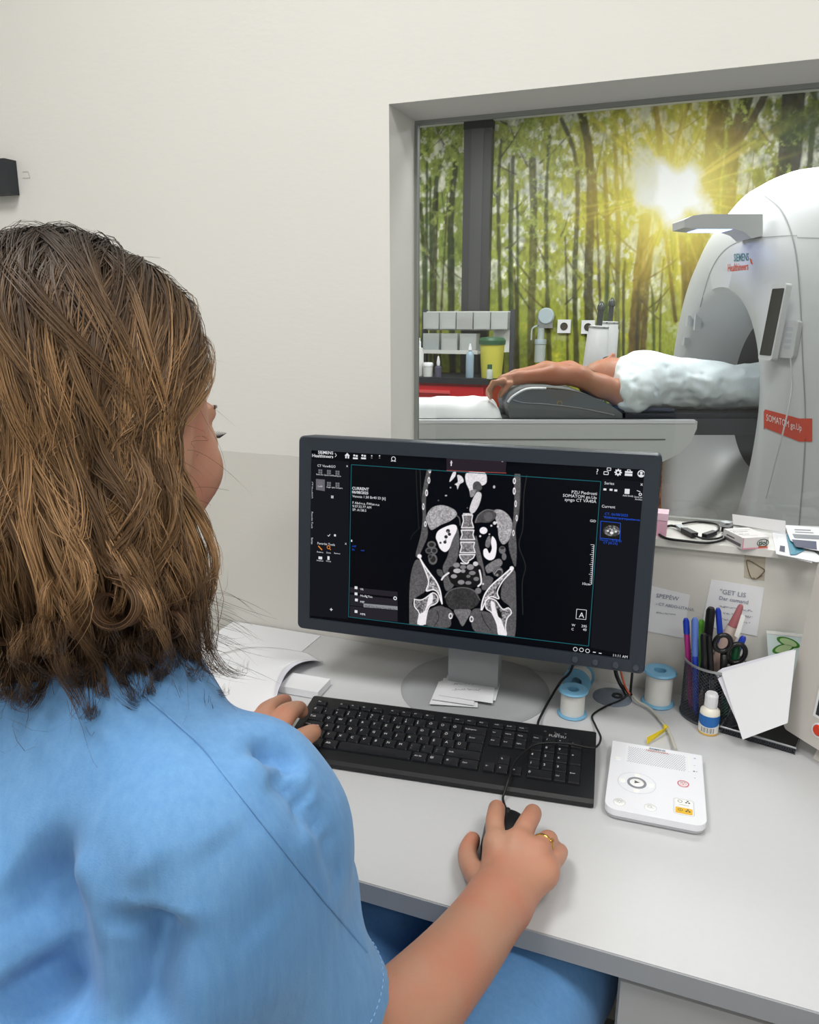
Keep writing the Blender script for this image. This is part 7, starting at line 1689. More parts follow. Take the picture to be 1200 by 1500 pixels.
for s in (-1, 1):
    ec = hd(.031 * s, .081, -.002); bm = bmesh.new(); bmesh.ops.create_uvsphere(bm, u_segments=20, v_segments=12, radius=.0115, matrix=Matrix.Translation(ec - WO)); e = bmobj('eye', bm, M_EYE, wom, True)
    bm = bmesh.new(); bmesh.ops.create_uvsphere(bm, u_segments=14, v_segments=8, radius=.0056, matrix=Matrix.Translation(ec + hf * .0072 - hu * .002 - WO)); bmobj('iris', bm, M_IRIS, e, True)
    bm = bmesh.new()
    for i in range(22):
        a = -1.15 + 2.3 * i / 21; p0_ = ec + hr * .0125 * math.sin(a) + hf * (.0085 * math.cos(a) + .003) + hu * (.0045 * math.cos(a)); dr = unit(hf * .9 * math.cos(a) + hr * .8 * math.sin(a) + hu * .12)
        tube_bm(bm, [p0_ - WO, p0_ + dr * .006 - hu * .0006 - WO, p0_ + dr * .0115 + hu * .0028 - WO], [.0006, .0004, .0001], 4)
        if i % 2: q0_ = ec + hr * .0115 * math.sin(a) + hf * (.0085 * math.cos(a) + .002) - hu * .005; tube_bm(bm, [q0_ - WO, q0_ + dr * .006 - hu * .004 - WO], [.0004, .0001], 4)
    tag(bmobj('eyelashes', bm, M_LASH, wom), kind='stuff')
    bm = bmesh.new()
    for i in range(26):
        t = i / 25; p0_ = hd(s * (.014 + .036 * t), .092 - .016 * t * t, .019 + .006 * math.sin(t * 2.4)); p0_ = np.array(bbv.find_nearest(Vector(p0_))[0]); tube_bm(bm, [p0_ - WO, p0_ + hr * s * .004 + hu * .0010 - hf * .0024 - WO], [.0004, .0002], 4)
    tag(bmobj('eyebrow', bm, mat('dark_brow', (58, 42, 34), .7), wom), kind='stuff')
# --- scrub top -----------------------------------------------------------------
S = Solid()
S.cone(C7 + V(0, -.004, -.085), V(-.40, .312, .95), .112, .142, .05, ((0, 1, 0), .78)).cone(V(-.40, .312, .95), V(-.395, .275, .64), .146, .165, .06, ((0, 1, 0), .84))
S.cone(C7 + V(.035, -.006, -.028), SHR + V(-.012, -.004, 0), .050, .054, .05).cone(C7 + V(-.035, -.006, -.028), SHL + V(.012, -.004, 0), .050, .054, .05)
S.cone(C7 + V(.05, -.03, -.11), SHR + V(-.02, -.012, -.07), .072, .064, .05).cone(C7 + V(-.05, -.03, -.11), SHL + V(.02, -.012, -.07), .075, .072, .05)
S.ell((-.335, .425, .985), (.075, .070, .075), .06).ell((-.465, .425, .985), (.075, .070, .075), .06).ell((-.40, .40, .86), (.13, .085, .16), .06)
for (s0, e0) in ((SHR, ELR), (SHL, ELL)):
    ax = unit(e0 - s0); S.cone(s0 + ax * .01, s0 + ax * .26, .0445, .0495, .04)
    S.cone(s0 + V(.004, .045, -.02), s0 + ax * .10 + V(.0, .05, .0), .032, .028, .04)
S.ell(PD(376, 1124, .435), (.031, .034, .029), .03).ell(PD(424, 1186, .432), (.026, .034, .030), .03).ell(PD(452, 1240, .435), (.024, .030, .034), .03)
hemR = SHR + unit(ELR - SHR) * .205; hnR = unit(unit(ELR - SHR) + V(.10, .05, .0)); hemL = SHL + unit(ELL - SHL) * .205; hnL = unit(ELL - SHL)
neckc = C7 + V(0, .02, .0); neckn = unit(V(0, .42, 1.0))
def cutS(D, X, Y, Z):
    def half(c, n): return (X - c[0]) * n[0] + (Y - c[1]) * n[1] + (Z - c[2]) * n[2]
    D0 = D
    for (c, n, s0) in ((hemR, hnR, SHR), (hemL, hnL, SHL)):
        hlf = half(c, n); near = ((X - c[0]) ** 2 + (Y - c[1]) ** 2 + (Z - c[2]) ** 2) < .135 ** 2
        # only the sleeve is cut: its axis tube
        a = s0; e = unit(c - s0); t = (X - a[0]) * e[0] + (Y - a[1]) * e[1] + (Z - a[2]) * e[2]; rad = np.sqrt(np.maximum((X - a[0] - t * e[0]) ** 2 + (Y - a[1] - t * e[1]) ** 2 + (Z - a[2] - t * e[2]) ** 2, 0))
        tubez = (rad < .085) & (t > .12) & ((np.sign(c[0] - C7[0])) * (X - c[0] - .0) > -.085)
        D = np.where(tubez, np.maximum(D, hlf), D)
        inner = np.maximum(D0 + .0075, -(t - .155)); D = np.where(tubez, np.maximum(D, -inner), D)
    hlf = half(neckc, neckn) ; rad = np.sqrt((X - C7[0]) ** 2 + (Y - C7[1] - .01) ** 2 + 0 * Z)
    D = np.maximum(D, -np.maximum(rad - (.066 + .35 * np.clip(Z - 1.14, -.05, .1)), -(Z - (1.135 + 0 * X) + .35 * (Y - C7[1]))))
    return D
sco, sq = S.mesh(.0044, 2, cutS)
sb = make_bvh(sco, sq)
N = vnormals(sco, sq); disp = .004 * noise3(sco, 9, 3) + .0022 * noise3(sco, 26, 5)
def pxline(pts, b=None): return [p for p in (hit(b or sb, *q) for q in pts) if p is not None]
FOLDS = [  # pixel polyline, depth (positive = valley), width
    ([(20, 1260), (55, 1290), (80, 1350), (96, 1420), (104, 1500)], .040, .022), ([(62, 1255), (100, 1290), (116, 1360), (126, 1430), (132, 1500)], -.018, .016),
    ([(222, 1335), (216, 1390), (208, 1440), (206, 1500)], .040, .019), ([(196, 1350), (192, 1420), (190, 1500)], -.016, .014), ([(250, 1330), (262, 1400), (270, 1500)], -.006, .016),
    ([(10, 1430), (30, 1470), (45, 1500)], .034, .016), ([(300, 1230), (340, 1300), (390, 1380)], .005, .022), ([(150, 1170), (200, 1230), (230, 1280)], -.004, .02),
    ([(372, 1096), (398, 1094), (424, 1108), (440, 1132)], .018, .0085), ([(362, 1108), (372, 1128), (398, 1142)], -.005, .008), ([(395, 1130), (420, 1145), (445, 1165), (456, 1180)], .011, .008), ([(405, 1112), (432, 1130), (452, 1150)], -.006, .008),
    ([(432, 1180), (456, 1200), (470, 1222)], .006, .007), ([(440, 1152), (462, 1176)], -.005, .008), ([(475, 1225), (480, 1260), (500, 1300)], .006, .010), ([(440, 1210), (462, 1250), (492, 1310)], -.004, .010),
    ([(235, 1170), (222, 1240), (206, 1300)], -.0025, .006), ([(120, 1080), (200, 1120), (280, 1150)], -.003, .02)]
for pl, dep, w in FOLDS:
    P = pxline(pl)
    if len(P) > 1:
        d, t = dist_poly(sco, P); env = np.clip(np.minimum(t * 5 + .25, (1 - t) * 5 + .25), 0, 1) if pl[-1][1] < 1495 else np.clip(t * 4 + .1, 0, 1); disp = disp - dep * np.exp(-(d / w) ** 2) * env
sco2 = sco + N * disp[:, None]; sco2 = relax(sco2, sq, .4)
top_ = np_mesh('scrub_top', sco2 - WO, sq, M_SCRUB, wom)
sb2 = make_bvh(sco2, sq)
SEAM = [(176, 992), (215, 1022), (262, 1062), (300, 1098), (340, 1148), (385, 1205), (430, 1262), (475, 1318), (515, 1366), (538, 1394)]
def surf_tube(name, px_, r, m, parent, n=6, off=.0006):
    P = [hit(sb2, *p) for p in [tuple(q) for q in catmull([V(*p) for p in px_], 6)]]; P = [p for p in P if p is not None]
    P2 = [p - unit(p - cC) * off - WO for p in P]
    return tube(name, P2, r, m, parent, n) if len(P2) > 2 else None
surf_tube('shoulder_seam', SEAM, .0010, M_SCRUB, top_)
# hem band and its stitches
bm = bmesh.new(); e = hnR; u0 = unit(np.cross(e, (0, 1., 0))); v0 = np.cross(e, u0)
def sleeve_r(c, e, a):
    o_ = c; d = u0 * math.cos(a) + v0 * math.sin(a); h = sb2.ray_cast(Vector(o_ + d * .16), Vector(-d)); return None if h[0] is None else np.array(h[0])
stc = []
for a in np.linspace(0, 2 * PI, 73)[:-1]:
    p = sleeve_r(hemR - e * .020, e, a); q = sleeve_r(hemR - e * .020, e, a + .045)
    if p is not None and q is not None and np.linalg.norm(p - q) < .012:
        d = u0 * math.cos(a) + v0 * math.sin(a); tube_bm(bm, [p + d * .0004 - WO, q + d * .0004 - WO], .0005, 4)
tag(bmobj('hem_stitches', bm, mat('pale_blue_thread', (150, 192, 236), .8), top_), kind='stuff')
# yellow collar edge showing at the nape
col_pts = [C7 + V(.068 * math.cos(a), .004 + .062 * math.sin(a), .012 + .012 * math.sin(a) * -1) for a in np.linspace(-PI * .98, -PI * .02, 24)]
tube('undershirt_collar', [p - WO for p in col_pts], .0036, cloth_mat('mustard_cloth', (196, 168, 76), (214, 188, 98)), wom, 8)
# --- trousers, shoes -----------------------------------------------------------
T = Solid()
T.cone(PEL + V(.09, .03, 0), KR, .105, .082, .06).cone(PEL + V(-.09, .03, 0), KL, .105, .082, .06).cone(PEL + V(-.06, 0, .03), PEL + V(.06, 0, .03), .13, .13, .05)
T.cone(KR, AR + V(0, .0, .03), .078, .062, .03).cone(KL, AL + V(0, .0, .03), .078, .062, .03)
T.cone(KR + V(-.04, -.32, .0), KR + V(.005, -.02, .0), .078, .082, .04)
tco, tq = T.mesh(.0075, 2, lambda D, X, Y, Z: np.maximum(D, .115 - Z + 0 * X))
tco = tco + vnormals(tco, tq) * (.010 * noise3(tco, 11, 13))[:, None]
np_mesh('trousers', tco - WO, tq, M_TROU, wom)
M_SHOE = mat('white_clog', (226, 226, 224), .4)
for a in (AR, AL):
    F = Solid(); F.cone(a * V(1, 1, 0) + V(0, -.02, .042), a * V(1, 1, 0) + V(0, .12, .036), .040, .036, .02).cone(a * V(1, 1, 0) + V(0, 0, .05), a + V(0, 0, .02), .038, .036, .02)
    fco, fq = F.mesh(.006, 1, lambda D, X, Y, Z: np.maximum(D, .002 - Z + 0 * X)); np_mesh('shoe', fco - WO, fq, M_SHOE, wom)
# --- stool she sits on ---------------------------------------------------------
st = empty('stool', (float(PEL[0]), float(PEL[1]) + .03, 0), label='round black swivel stool under the seated woman', cat='stool')
lathe('seat', [(0, .405), (.17, .405), (.185, .42), (.185, .44), (.17, .452), (0, .452)], mat('black_leather', (30, 30, 33), .5), st, 40); lathe('column', [(0, .08), (.026, .08), (.026, .405), (0, .405)], M_CHR, st, 16)
for i in range(5): a = 2 * PI * i / 5 + .9; tube('base_leg', [(0, 0, .085), (.24 * math.cos(a), .24 * math.sin(a), .06)], .016, M_CHR, st, 8); lathe('caster', [(0, 0), (.022, 0), (.026, .02), (.022, .045), (0, .045)], M_DARK, st, 12, Matrix.Translation((.24 * math.cos(a), .24 * math.sin(a), 0)))
# --- her hair: strands grown from the scalp in clumps, over a dark under-mass ---
def build_hair():
    rs = np.random.RandomState(11)
    yaw = R_(6); fw = V(-math.sin(yaw), math.cos(yaw), 0); rt = V(math.cos(yaw), math.sin(yaw), 0); up = V(0, 0, 1)
    SCN = HD + V(0, -.012, .012); RAD = V(.0835, .108, .117)                    # shell: right, fore-aft, up
    sm = lambda x: x * x * (3 - 2 * x)
    def shell(dirs, k):                                                           # dirs in (rt, fw, up) frame -> radius on the ellipsoid
        return k / np.sqrt(((dirs / RAD) ** 2).sum(-1))
    ZEQ = SCN[2] - .012
    def prof(az, z):
        """outer hair radius below the ears by azimuth (0 = face, 90 = right, 180 = back) and height"""
        b = (1 - np.cos(az)) / 2; side = np.abs(np.sin(az))
        base = .086 * side ** 2 + (.108) * (1 - side ** 2)
        h = np.clip((ZEQ - z) / .17, 0, 1.3)
        return base * (1 + .10 * np.sin(h * 2.6) - .02 * h) + .010 * b * np.sin(h * 3.0)
    NC = 450; out = []; cols = []
    M = 36
    pts_all = []; wid_all = []; col_all = []
    for c in range(NC):
        # azimuth of the hanging part; none in front of the face
        az = R_(rs.uniform(107, 290)); right = az < PI
        lay = rs.rand() ** .7
        # root: outer layers start high at the parting, inner layers lower on the scalp
        if lay > .45:
            f0 = rs.uniform(-.75, 1.45); droot = unit(V((-.16 + .10 * rs.randn() * .4) + (.10 if right else -.16) * rs.rand(), f0 * .75, 1.0))
        else:
            ph = R_(rs.uniform(35, 95)); droot = V(math.sin(az) * math.sin(ph), math.cos(az) * math.sin(ph), math.cos(ph))
        if rs.rand() < .30 and (az < R_(150) or az > R_(235)):
            sg = 1 if az < PI else -1; az_r = sg * R_(rs.uniform(12, 82)); ph = R_(rs.uniform(26, 62)); lay = rs.uniform(.5, 1)
            droot = V(math.sin(az_r) * math.sin(ph), math.cos(az_r) * math.sin(ph), math.cos(ph))
            if sg > 0: az = R_(rs.uniform(107, 134))
        deq = V(math.sin(az), math.cos(az), -.10); deq = unit(deq)
        zend = rs.uniform(1.150, 1.215) - .02 * lay
        long_ = False
        if az < R_(125) and rs.rand() < .35: zend = rs.uniform(1.10, 1.15); long_ = True
        amp = rs.uniform(.009, .024); ph1 = rs.uniform(0, 6.28); fq = rs.uniform(1.0, 2.1); drift = rs.uniform(-.25, .25) if az > R_(135) else rs.uniform(.05, .35)
        curl = rs.uniform(.75, 1.35) * rs.choice([1, 1, 1, -1]); crad = rs.uniform(.014, .024); cdir = 1 if rs.rand() < .72 else -1; crad = rs.uniform(.014, .025)
        light = rs.rand(); UC = rs.uniform(.62, .74) if rs.rand() < .8 else 1.0; TH = rs.uniform(3.0, 5.6); hel = rs.uniform(-.022, .022)
        T = np.linspace(0, 1, M); P = np.zeros((M, 3)); t1 = .42 if lay > .45 else .25
        k = .90 + .12 * lay if lay > .45 else .80 + .18 * lay
        for i, t in enumerate(T):
            if t <= t1:
                u = t / t1; w = sm(u) * .5 + u * .5; a = math.acos(np.clip(droot @ deq, -1, 1)); s_ = math.sin(a) + 1e-6
                d = (math.sin((1 - w) * a) * droot + math.sin(w * a) * deq) / s_; d = unit(d)
                r = shell(d, k * (.93 + .07 * min(1, u * 4))); q = d * r
                wob = amp * .8 * math.sin(PI * u) * math.sin(ph1 + 6.28 * fq * t)
                tang = V(math.cos(az), -math.sin(az), 0); P[i] = SCN + rt * q[0] + fw * q[1] + up * q[2] + (rt * tang[0] + fw * tang[1]) * wob + (rt * d[0] + fw * d[1] + up * d[2]) * wob * .5
                z_l = P[i][2]; az_l = math.atan2(q[0], q[1]) % (2 * PI); r_l = math.hypot(q[0], q[1])
                last = P[i].copy()
            else:
                uu = (t - t1) / (1 - t1); u = min(1.0, uu / UC); z = z_l + (zend + crad - z_l) * u
                a2 = az_l + (az - az_l) * sm(min(1, u * 2)) + drift * u * .5 + amp / .1 * sm(min(1, u * 2.5)) * math.sin(ph1 + 6.28 * fq * t) * .9
                r2 = r_l + (prof(a2, z) * (.66 + .35 * lay) - r_l) * sm(min(1, u * 1.8)) + amp * sm(min(1, u * 2.2)) * .8 * math.cos(ph1 * 1.3 + 6.28 * fq * t * 1.1)
                p = SCN * V(1, 1, 0) + (rt * math.sin(a2) + fw * math.cos(a2)) * r2 + up * z
                # rolled ends
                if uu > UC:
                    ck = (uu - UC) / (1 - UC); th = ck * TH; e = rt * math.sin(a2) + fw * math.cos(a2); tg_ = rt * math.cos(a2) - fw * math.sin(a2); rc_ = crad * (1 - .30 * ck)
                    p = pc + e * cdir * crad - e * cdir * rc_ * math.cos(th) - up * rc_ * math.sin(th) + tg_ * hel * ck
                else: pc = p
                P[i] = p
        for _ in range(2): P[1:-1] = .5 * P[1:-1] + .25 * (P[:-2] + P[2:])
        # strands in this clump
        ns = 54 if lay > .3 else 26
        cr0, cr1 = rs.uniform(.006, .011), rs.uniform(.0025, .0045)
        tan_ = np.gradient(P, axis=0); tan_ /= np.linalg.norm(tan_, axis=1, keepdims=True) + 1e-9
        n1 = np.cross(tan_, V(.3, .2, 1.)); n1 /= np.linalg.norm(n1, axis=1, keepdims=True) + 1e-9; n2 = np.cross(tan_, n1)
        for s in range(ns):
            a = rs.uniform(0, 6.28); rr = math.sqrt(rs.rand()); spread = (cr0 + (cr1 - cr0) * T) * rr * (1 + .35 * np.clip((T - .8) * 3, 0, 1)); tw = a + T * rs.uniform(-2.5, 2.5)
            stray = (.0010 * np.sin(T * rs.uniform(8, 18) + rs.uniform(0, 6))) * T; leng = rs.uniform(.86, 1.0)
            Q = np.stack([np.interp(T * leng, T, P[:, j]) for j in range(3)], 1)
            Q = Q + n1 * (np.cos(tw) * spread + stray)[:, None] + n2 * (np.sin(tw) * spread * .8 + stray * .6)[:, None]
            if rs.rand() < .03: Q = Q + (Q - SCN) * (T ** 2 * rs.uniform(.02, .20))[:, None] + np.cumsum(rs.randn(M, 3) * .0006, 0)
            pts_all.append(Q); wid_all.append(rs.uniform(.00018, .00034))
            zrel = Q[:, 2]
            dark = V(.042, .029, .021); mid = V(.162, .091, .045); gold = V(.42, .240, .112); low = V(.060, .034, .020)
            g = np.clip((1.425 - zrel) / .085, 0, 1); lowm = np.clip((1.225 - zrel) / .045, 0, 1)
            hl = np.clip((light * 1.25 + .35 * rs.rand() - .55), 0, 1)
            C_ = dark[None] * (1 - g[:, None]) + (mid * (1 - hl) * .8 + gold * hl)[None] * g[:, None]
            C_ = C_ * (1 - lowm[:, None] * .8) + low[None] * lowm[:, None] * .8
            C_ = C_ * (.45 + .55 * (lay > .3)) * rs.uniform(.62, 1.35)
            col_all.append(C_)
    # a few full rolled curls at the ends, as the photograph shows them
    for (cx, cy, dd_, r0, cw, pts0, nst) in ((178, 884, .425, .0185, 1, [(96, 640), (112, 720), (140, 790), (176, 838)], 190), (22, 905, .43, .019, 1, [(-10, 650), (-14, 740), (-2, 820), (16, 858)], 150), (262, 905, .455, .0150, -1, [(254, 660), (258, 740), (270, 810), (280, 862)], 170), (95, 915, .425, .0135, -1, [(60, 680), (76, 760), (100, 830), (112, 872)], 120)):
        c0 = PD(cx, cy, dd_); vx = cR; vy = unit(cU - hF * 0); ax_ = unit(np.cross(vx, vy)); lead = [PD(x, y, dd_ + .045 * (1 - k_ / 3) ** 1.5 + .004) for k_, (x, y) in enumerate(pts0)]
        light = rs.uniform(.2, .6)
        for s in range(nst):
            of = rs.uniform(-.012, .014); rr0 = r0 * rs.uniform(.72, 1.04); turns = rs.uniform(4.6, 7.4); ph0 = PI / 2 + (rs.uniform(-.15, .15))
            sp = []
            for th in np.linspace(0, turns, 20): r_ = rr0 * (1 - .085 * th); sp.append(c0 + vx * r_ * math.cos(ph0 - cw * th) + vy * r_ * math.sin(ph0 - cw * th) + ax_ * (of + .0016 * th))
            ld = [p + vx * rs.uniform(-.007, .007) + ax_ * of * .6 for p in lead]
            Q = np.array(catmull(ld + sp[::2], 5)); Q = np.stack([np.interp(np.linspace(0, 1, M), np.linspace(0, 1, len(Q)), Q[:, j]) for j in range(3)], 1)
            pts_all.append(Q); wid_all.append(rs.uniform(.00020, .00034)); g = np.linspace(0, 1, M)[:, None]
            col_all.append((V(.17, .095, .046) * (1 - g) + V(.085, .045, .025) * g) * rs.uniform(.6, 1.5))
    # loose hairs standing off the outline
    for c in range(260):
        az = R_(rs.uniform(80, 300)); ph = R_(rs.uniform(5, 150)); d = V(math.sin(az) * math.sin(ph), math.cos(az) * math.sin(ph), math.cos(ph))
        if ph > R_(80) and (az < R_(64) or az > R_(296)): continue
        p0_ = SCN + rt * d[0] * shell(d, 1.0) + fw * d[1] * shell(d, 1.0) + up * d[2] * shell(d, 1.0); p0_[2] = max(p0_[2], 1.17)
        tg = unit(np.cross(d, rs.randn(3))); L_ = rs.uniform(.02, .06); T = np.linspace(0, 1, M); wd = rt * d[0] + fw * d[1] + up * d[2]
        Q = p0_ + wd * (T * L_ * .28)[:, None] + tg * (T * L_ * .8)[:, None] - up * (T ** 2 * L_ * rs.uniform(.2, .9))[:, None] + n1[:1] * (.004 * np.sin(T * rs.uniform(3, 9)))[:, None]
        pts_all.append(Q); wid_all.append(.00011); col_all.append(np.tile(V(.05, .034, .024), (M, 1)))
    base_ = PD(300, 935, .50)
    for c in range(55):                                                           # stray ends over the right shoulder
        p0_ = PD(rs.uniform(270, 300), rs.uniform(860, 980), .50); T = np.linspace(0, 1, M); a = rs.uniform(-.6, .5); L_ = rs.uniform(.02, .055)
        Q = p0_ + (rt * .9 + fw * .4)[None] * (T * L_)[:, None] - up * (T * L_ * .45 + a * .02 * np.sin(T * 3))[:, None]
        pts_all.append(Q); wid_all.append(.00011); col_all.append(np.tile(V(.04, .026, .018), (M, 1)))
    P = np.array(pts_all); W = np.array(wid_all); C = np.array(col_all); n = len(P)
    tn = np.gradient(P, axis=1); tn /= np.linalg.norm(tn, axis=2, keepdims=True) + 1e-9
    rad = P - (SCN * V(1, 1, 0) + V(0, 0, 1.30)); rad[..., 2] *= .5; rad += rs.randn(n, 1, 3) * .03
    a1 = np.cross(tn, rad); a1 /= np.linalg.norm(a1, axis=2, keepdims=True) + 1e-9
    tap = np.interp(np.linspace(0, 1, M), [0, .75, 1], [1, .9, .25])
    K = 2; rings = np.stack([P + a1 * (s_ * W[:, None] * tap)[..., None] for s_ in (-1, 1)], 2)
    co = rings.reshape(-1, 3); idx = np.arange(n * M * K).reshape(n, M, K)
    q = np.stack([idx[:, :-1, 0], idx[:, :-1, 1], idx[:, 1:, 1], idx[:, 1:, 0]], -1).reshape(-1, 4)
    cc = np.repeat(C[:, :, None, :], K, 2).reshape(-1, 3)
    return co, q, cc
hco, hq, hcc = build_hair()
def hair_mat():
    m = bpy.data.materials.new('brown_hair'); m.use_nodes = True; nt = m.node_tree; b = nt.nodes['Principled BSDF']
    a = nt.nodes.new('ShaderNodeAttribute'); a.attribute_name = 'print'; nt.links.new(a.outputs['Color'], b.inputs['Base Color'])
    b.inputs['Roughness'].default_value = .5; b.inputs['Specular IOR Level'].default_value = .25; b.inputs['Sheen Weight'].default_value = .0
    return m
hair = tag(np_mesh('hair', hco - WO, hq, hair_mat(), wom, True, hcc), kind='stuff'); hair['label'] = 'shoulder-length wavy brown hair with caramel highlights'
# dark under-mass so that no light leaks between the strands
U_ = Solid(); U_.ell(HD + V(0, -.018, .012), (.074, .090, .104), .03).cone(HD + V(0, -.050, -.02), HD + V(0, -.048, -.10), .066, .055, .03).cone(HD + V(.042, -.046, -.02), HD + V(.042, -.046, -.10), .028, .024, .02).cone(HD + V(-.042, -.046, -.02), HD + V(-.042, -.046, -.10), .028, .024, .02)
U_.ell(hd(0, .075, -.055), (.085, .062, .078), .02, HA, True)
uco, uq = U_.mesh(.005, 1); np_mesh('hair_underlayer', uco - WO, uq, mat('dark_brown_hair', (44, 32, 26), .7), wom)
# ================================================================== patient lying on the couch
M_SKIN2 = skin_mat('tanned_skin', (176, 128, 100), (184, 120, 94), 9)
M_GOWN = cloth_mat('white_linen', (214, 226, 228), (230, 238, 238), 400, .3)
def cp(x, y, d): return PD(x, y, d)
PO = cp(950, 600, 3.43); PO[2] = zT + .025
pat = empty('person', tuple(PO), label='patient in white lying on the couch with arms raised overhead', cat='person')
dirA = cR
Bp = Solid(); k = .03
zb = PO[2]
def up_(x, y, d, r): p = cp(x, y, d); p[2] = max(p[2], zb + r + .004); return p
nsh, fsh = up_(918, 578, 3.29, .055), up_(918, 574, 3.57, .055)
Bp.chain([nsh, cp(880, 566, 3.27), cp(848, 551, 3.27)], [.055, .046, .041], k).chain([cp(848, 551, 3.27), cp(815, 549, 3.28), cp(762, 553, 3.31)], [.041, .040, .027], k)
Bp.chain([fsh, cp(880, 560, 3.56), cp(834, 543, 3.55)], [.055, .046, .040], k).chain([cp(834, 543, 3.55), cp(800, 543, 3.52), cp(756, 550, 3.47)], [.040, .038, .027], k)
def phand(w, d, dx, s):
    Bp.cone(cp(*w, d), cp(740 + dx, 558, d), .026, .030, .02, (hF, .7))
    for j in range(4):
        dd = d + (j - 1.5) * .020 * s; Bp.chain([cp(738 + dx, 558, dd), cp(724 + dx, 560 + j, dd), cp(717 + dx, 571 + j * 2, dd), cp(720 + dx, 580 + j, dd)], [.013, .010, .0095, .008], .008)
    Bp.chain([cp(748 + dx, 562, d - .03 * s), cp(738 + dx, 573, d - .035 * s), cp(733 + dx, 581, d - .03 * s)], [.014, .011, .009], .01)
phand((762, 553), 3.31, 0, 1); phand((756, 550), 3.45, -2, -1)
hc = cp(884, 566, 3.43); hc[2] = max(hc[2], zb + .13)
Bp.ell(hc, (.105, .078, .085), .02, [dirA, hF, (0, 0, 1)]).ell(hc + dirA * .04 + V(0, 0, .03), (.075, .058, .06), .03, [dirA, hF, (0, 0, 1)])
Bp.cone(hc + dirA * .008 + V(0, 0, .082), hc + dirA * .035 + V(0, 0, .105), .009, .012, .012).ell(hc + dirA * .065 + V(0, 0, .086), (.010, .022, .009), .008, [dirA, hF, (0, 0, 1)]).cone(hc + dirA * .10 + V(0, 0, .07), hc + dirA * .07 + V(0, 0, .02), .02, .03, .03)
for s in (-1, 1): Bp.ell(hc + dirA * .0 + V(0, 0, .092) + hF * .03 * s, (.012, .016, .010), .008, None, True).ell(hc + hF * .078 * s + V(0, 0, -.01), (.03, .008, .02), .01, [dirA, hF, (0, 0, 1)])
Bp.cone(hc + dirA * .07, cp(922, 578, 3.43), .055, .06, .03)
def tor(x, y, d, r): return up_(x, y, d, r * .0 + .05)
tc1 = cp(950, 572, 3.43); zc = zb + .105; tc1[2] = zc
t2 = cp(1030, 572, 3.43); t2[2] = zc; t3 = t2 + dirA * .32; t3[2] = zb + .10
Bp.cone(tc1, t2, .130, .120, .05, ((0, 0, 1), .64)).cone(t2, t3, .120, .135, .05, ((0, 0, 1), .6)).cone(tc1, nsh, .07, .06, .05).cone(tc1, fsh, .07, .06, .05)
for s in (-1, 1): Bp.chain([t3 + hF * .085 * s, t3 + hF * .09 * s + dirA * .42 + V(0, 0, -.015), t3 + hF * .08 * s + dirA * .80 + V(0, 0, -.035)], [.085, .062, .04], .04); Bp.cone(t3 + hF * .08 * s + dirA * .80 + V(0, 0, -.03), t3 + hF * .08 * s + dirA * .84 + V(0, 0, .14), .035, .026, .03)
pco, pq = Bp.mesh(.0062, 1, lambda D, X, Y, Z: np.maximum(D, zb + .002 - Z + 0 * X))
np_mesh('body', pco - PO, pq, M_SKIN2, pat)
Hh = Solid(); Hh.ell(hc - dirA * .035 + V(0, 0, -.012), (.082, .080, .076), .02, [dirA, hF, (0, 0, 1)]).ell(hc + dirA * .055 + V(0, 0, .07), (.12, .10, .10), .01, [dirA, hF, (0, 0, 1)], True)
hco2, hq2 = Hh.mesh(.006, 1, lambda D, X, Y, Z: np.maximum(D, zb + .002 - Z + 0 * X)); np_mesh('hair', hco2 - PO, hq2, mat('dark_grey_hair', (70, 62, 58), .7), pat)
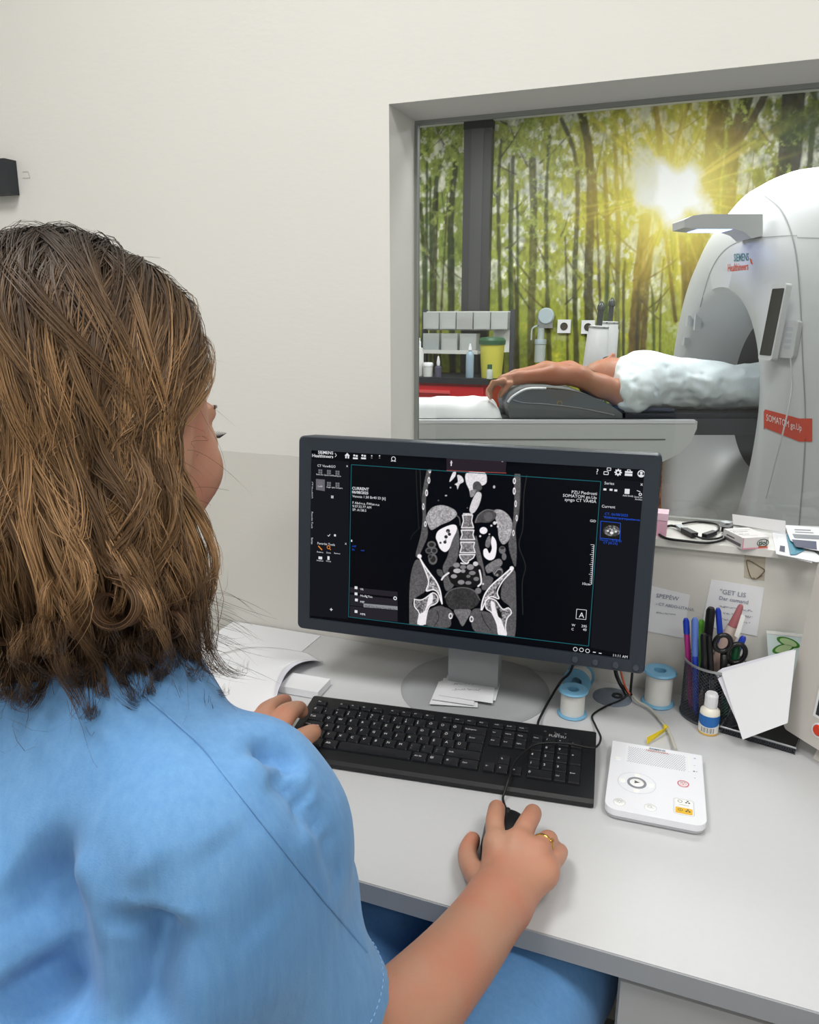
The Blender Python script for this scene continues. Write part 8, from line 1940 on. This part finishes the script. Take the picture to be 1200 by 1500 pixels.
# white gown with creases
Gn = Solid(); tcg = tc1 + V(0, 0, .016)
Gn.cone(tcg - dirA * .03, t2 + V(0, 0, -.006), .182, .148, .05, ((0, 0, 1), .68)).cone(t2 - V(0, 0, .006), t3 - V(0, 0, .01), .148, .160, .05, ((0, 0, 1), .58)).cone(tcg, nsh + dirA * .02, .078, .072, .05).cone(tcg, fsh + dirA * .02, .078, .07, .05)
Gn.cone(t3, t3 + dirA * .5 + V(0, 0, -.02), .175, .13, .06, ((0, 0, 1), .55)).cone(nsh + dirA * .03 + V(0, 0, .01), nsh - dirA * .03 + V(0, 0, .012), .080, .074, .03)
g_end = cp(904, 575, 3.30) @ dirA
gco, gq = Gn.mesh(.0068, 2, lambda D, X, Y, Z: np.maximum(np.maximum(D, zb + .003 - Z + 0 * X), g_end - (X * dirA[0] + Y * dirA[1]) + 0 * Z))
gN = vnormals(gco, gq); rdg = 1 - np.abs(noise3(gco * V(1, 1, 1.6), 6.5, 41)) * 9; gd = .022 * noise3(gco, 7, 31) + .012 * noise3(gco, 13, 33) + .009 * np.clip(rdg, -.6, 1)
gb = make_bvh(gco, gq)
for pl, dep, w in [([(930, 560), (936, 585), (958, 600)], .016, .018), ([(925, 548), (920, 570), (912, 588)], .014, .014), ([(975, 540), (985, 575), (1000, 600)], .012, .02), ([(1003, 565), (1012, 585), (1035, 590)], .012, .016), ([(1010, 552), (1040, 560), (1052, 580)], -.008, .014), ([(1060, 560), (1085, 590), (1110, 600)], .012, .018), ([(955, 545), (950, 575), (962, 592)], -.010, .016), ([(1030, 548), (1034, 570), (1026, 596)], .008, .010)]:
    P = [p for p in (hit(gb, *q_) for q_ in pl) if p is not None]
    if len(P) > 1: d, t = dist_poly(gco, P); gd = gd - dep * np.exp(-(d / w) ** 2)
gd = np.maximum(gd, -.012)
np_mesh('gown', relax(gco + gN * (gd + .004)[:, None], gq, .4) - PO, gq, M_GOWN, pat)
# navy sheet edge under the shoulders
Sn = Solid(); Sn.cone(cp(905, 598, 3.27), cp(985, 602, 3.27), .020, .012, .02).cone(cp(905, 580, 3.265), cp(906, 600, 3.265), .010, .016, .01)
nco, nq = Sn.mesh(.005, 1, lambda D, X, Y, Z: np.maximum(D, zb + .001 - Z + 0 * X)); np_mesh('navy_undershirt', nco - PO, nq, cloth_mat('navy_cloth', (44, 54, 76), (56, 66, 90)), pat)
bpy.context.view_layer.update()
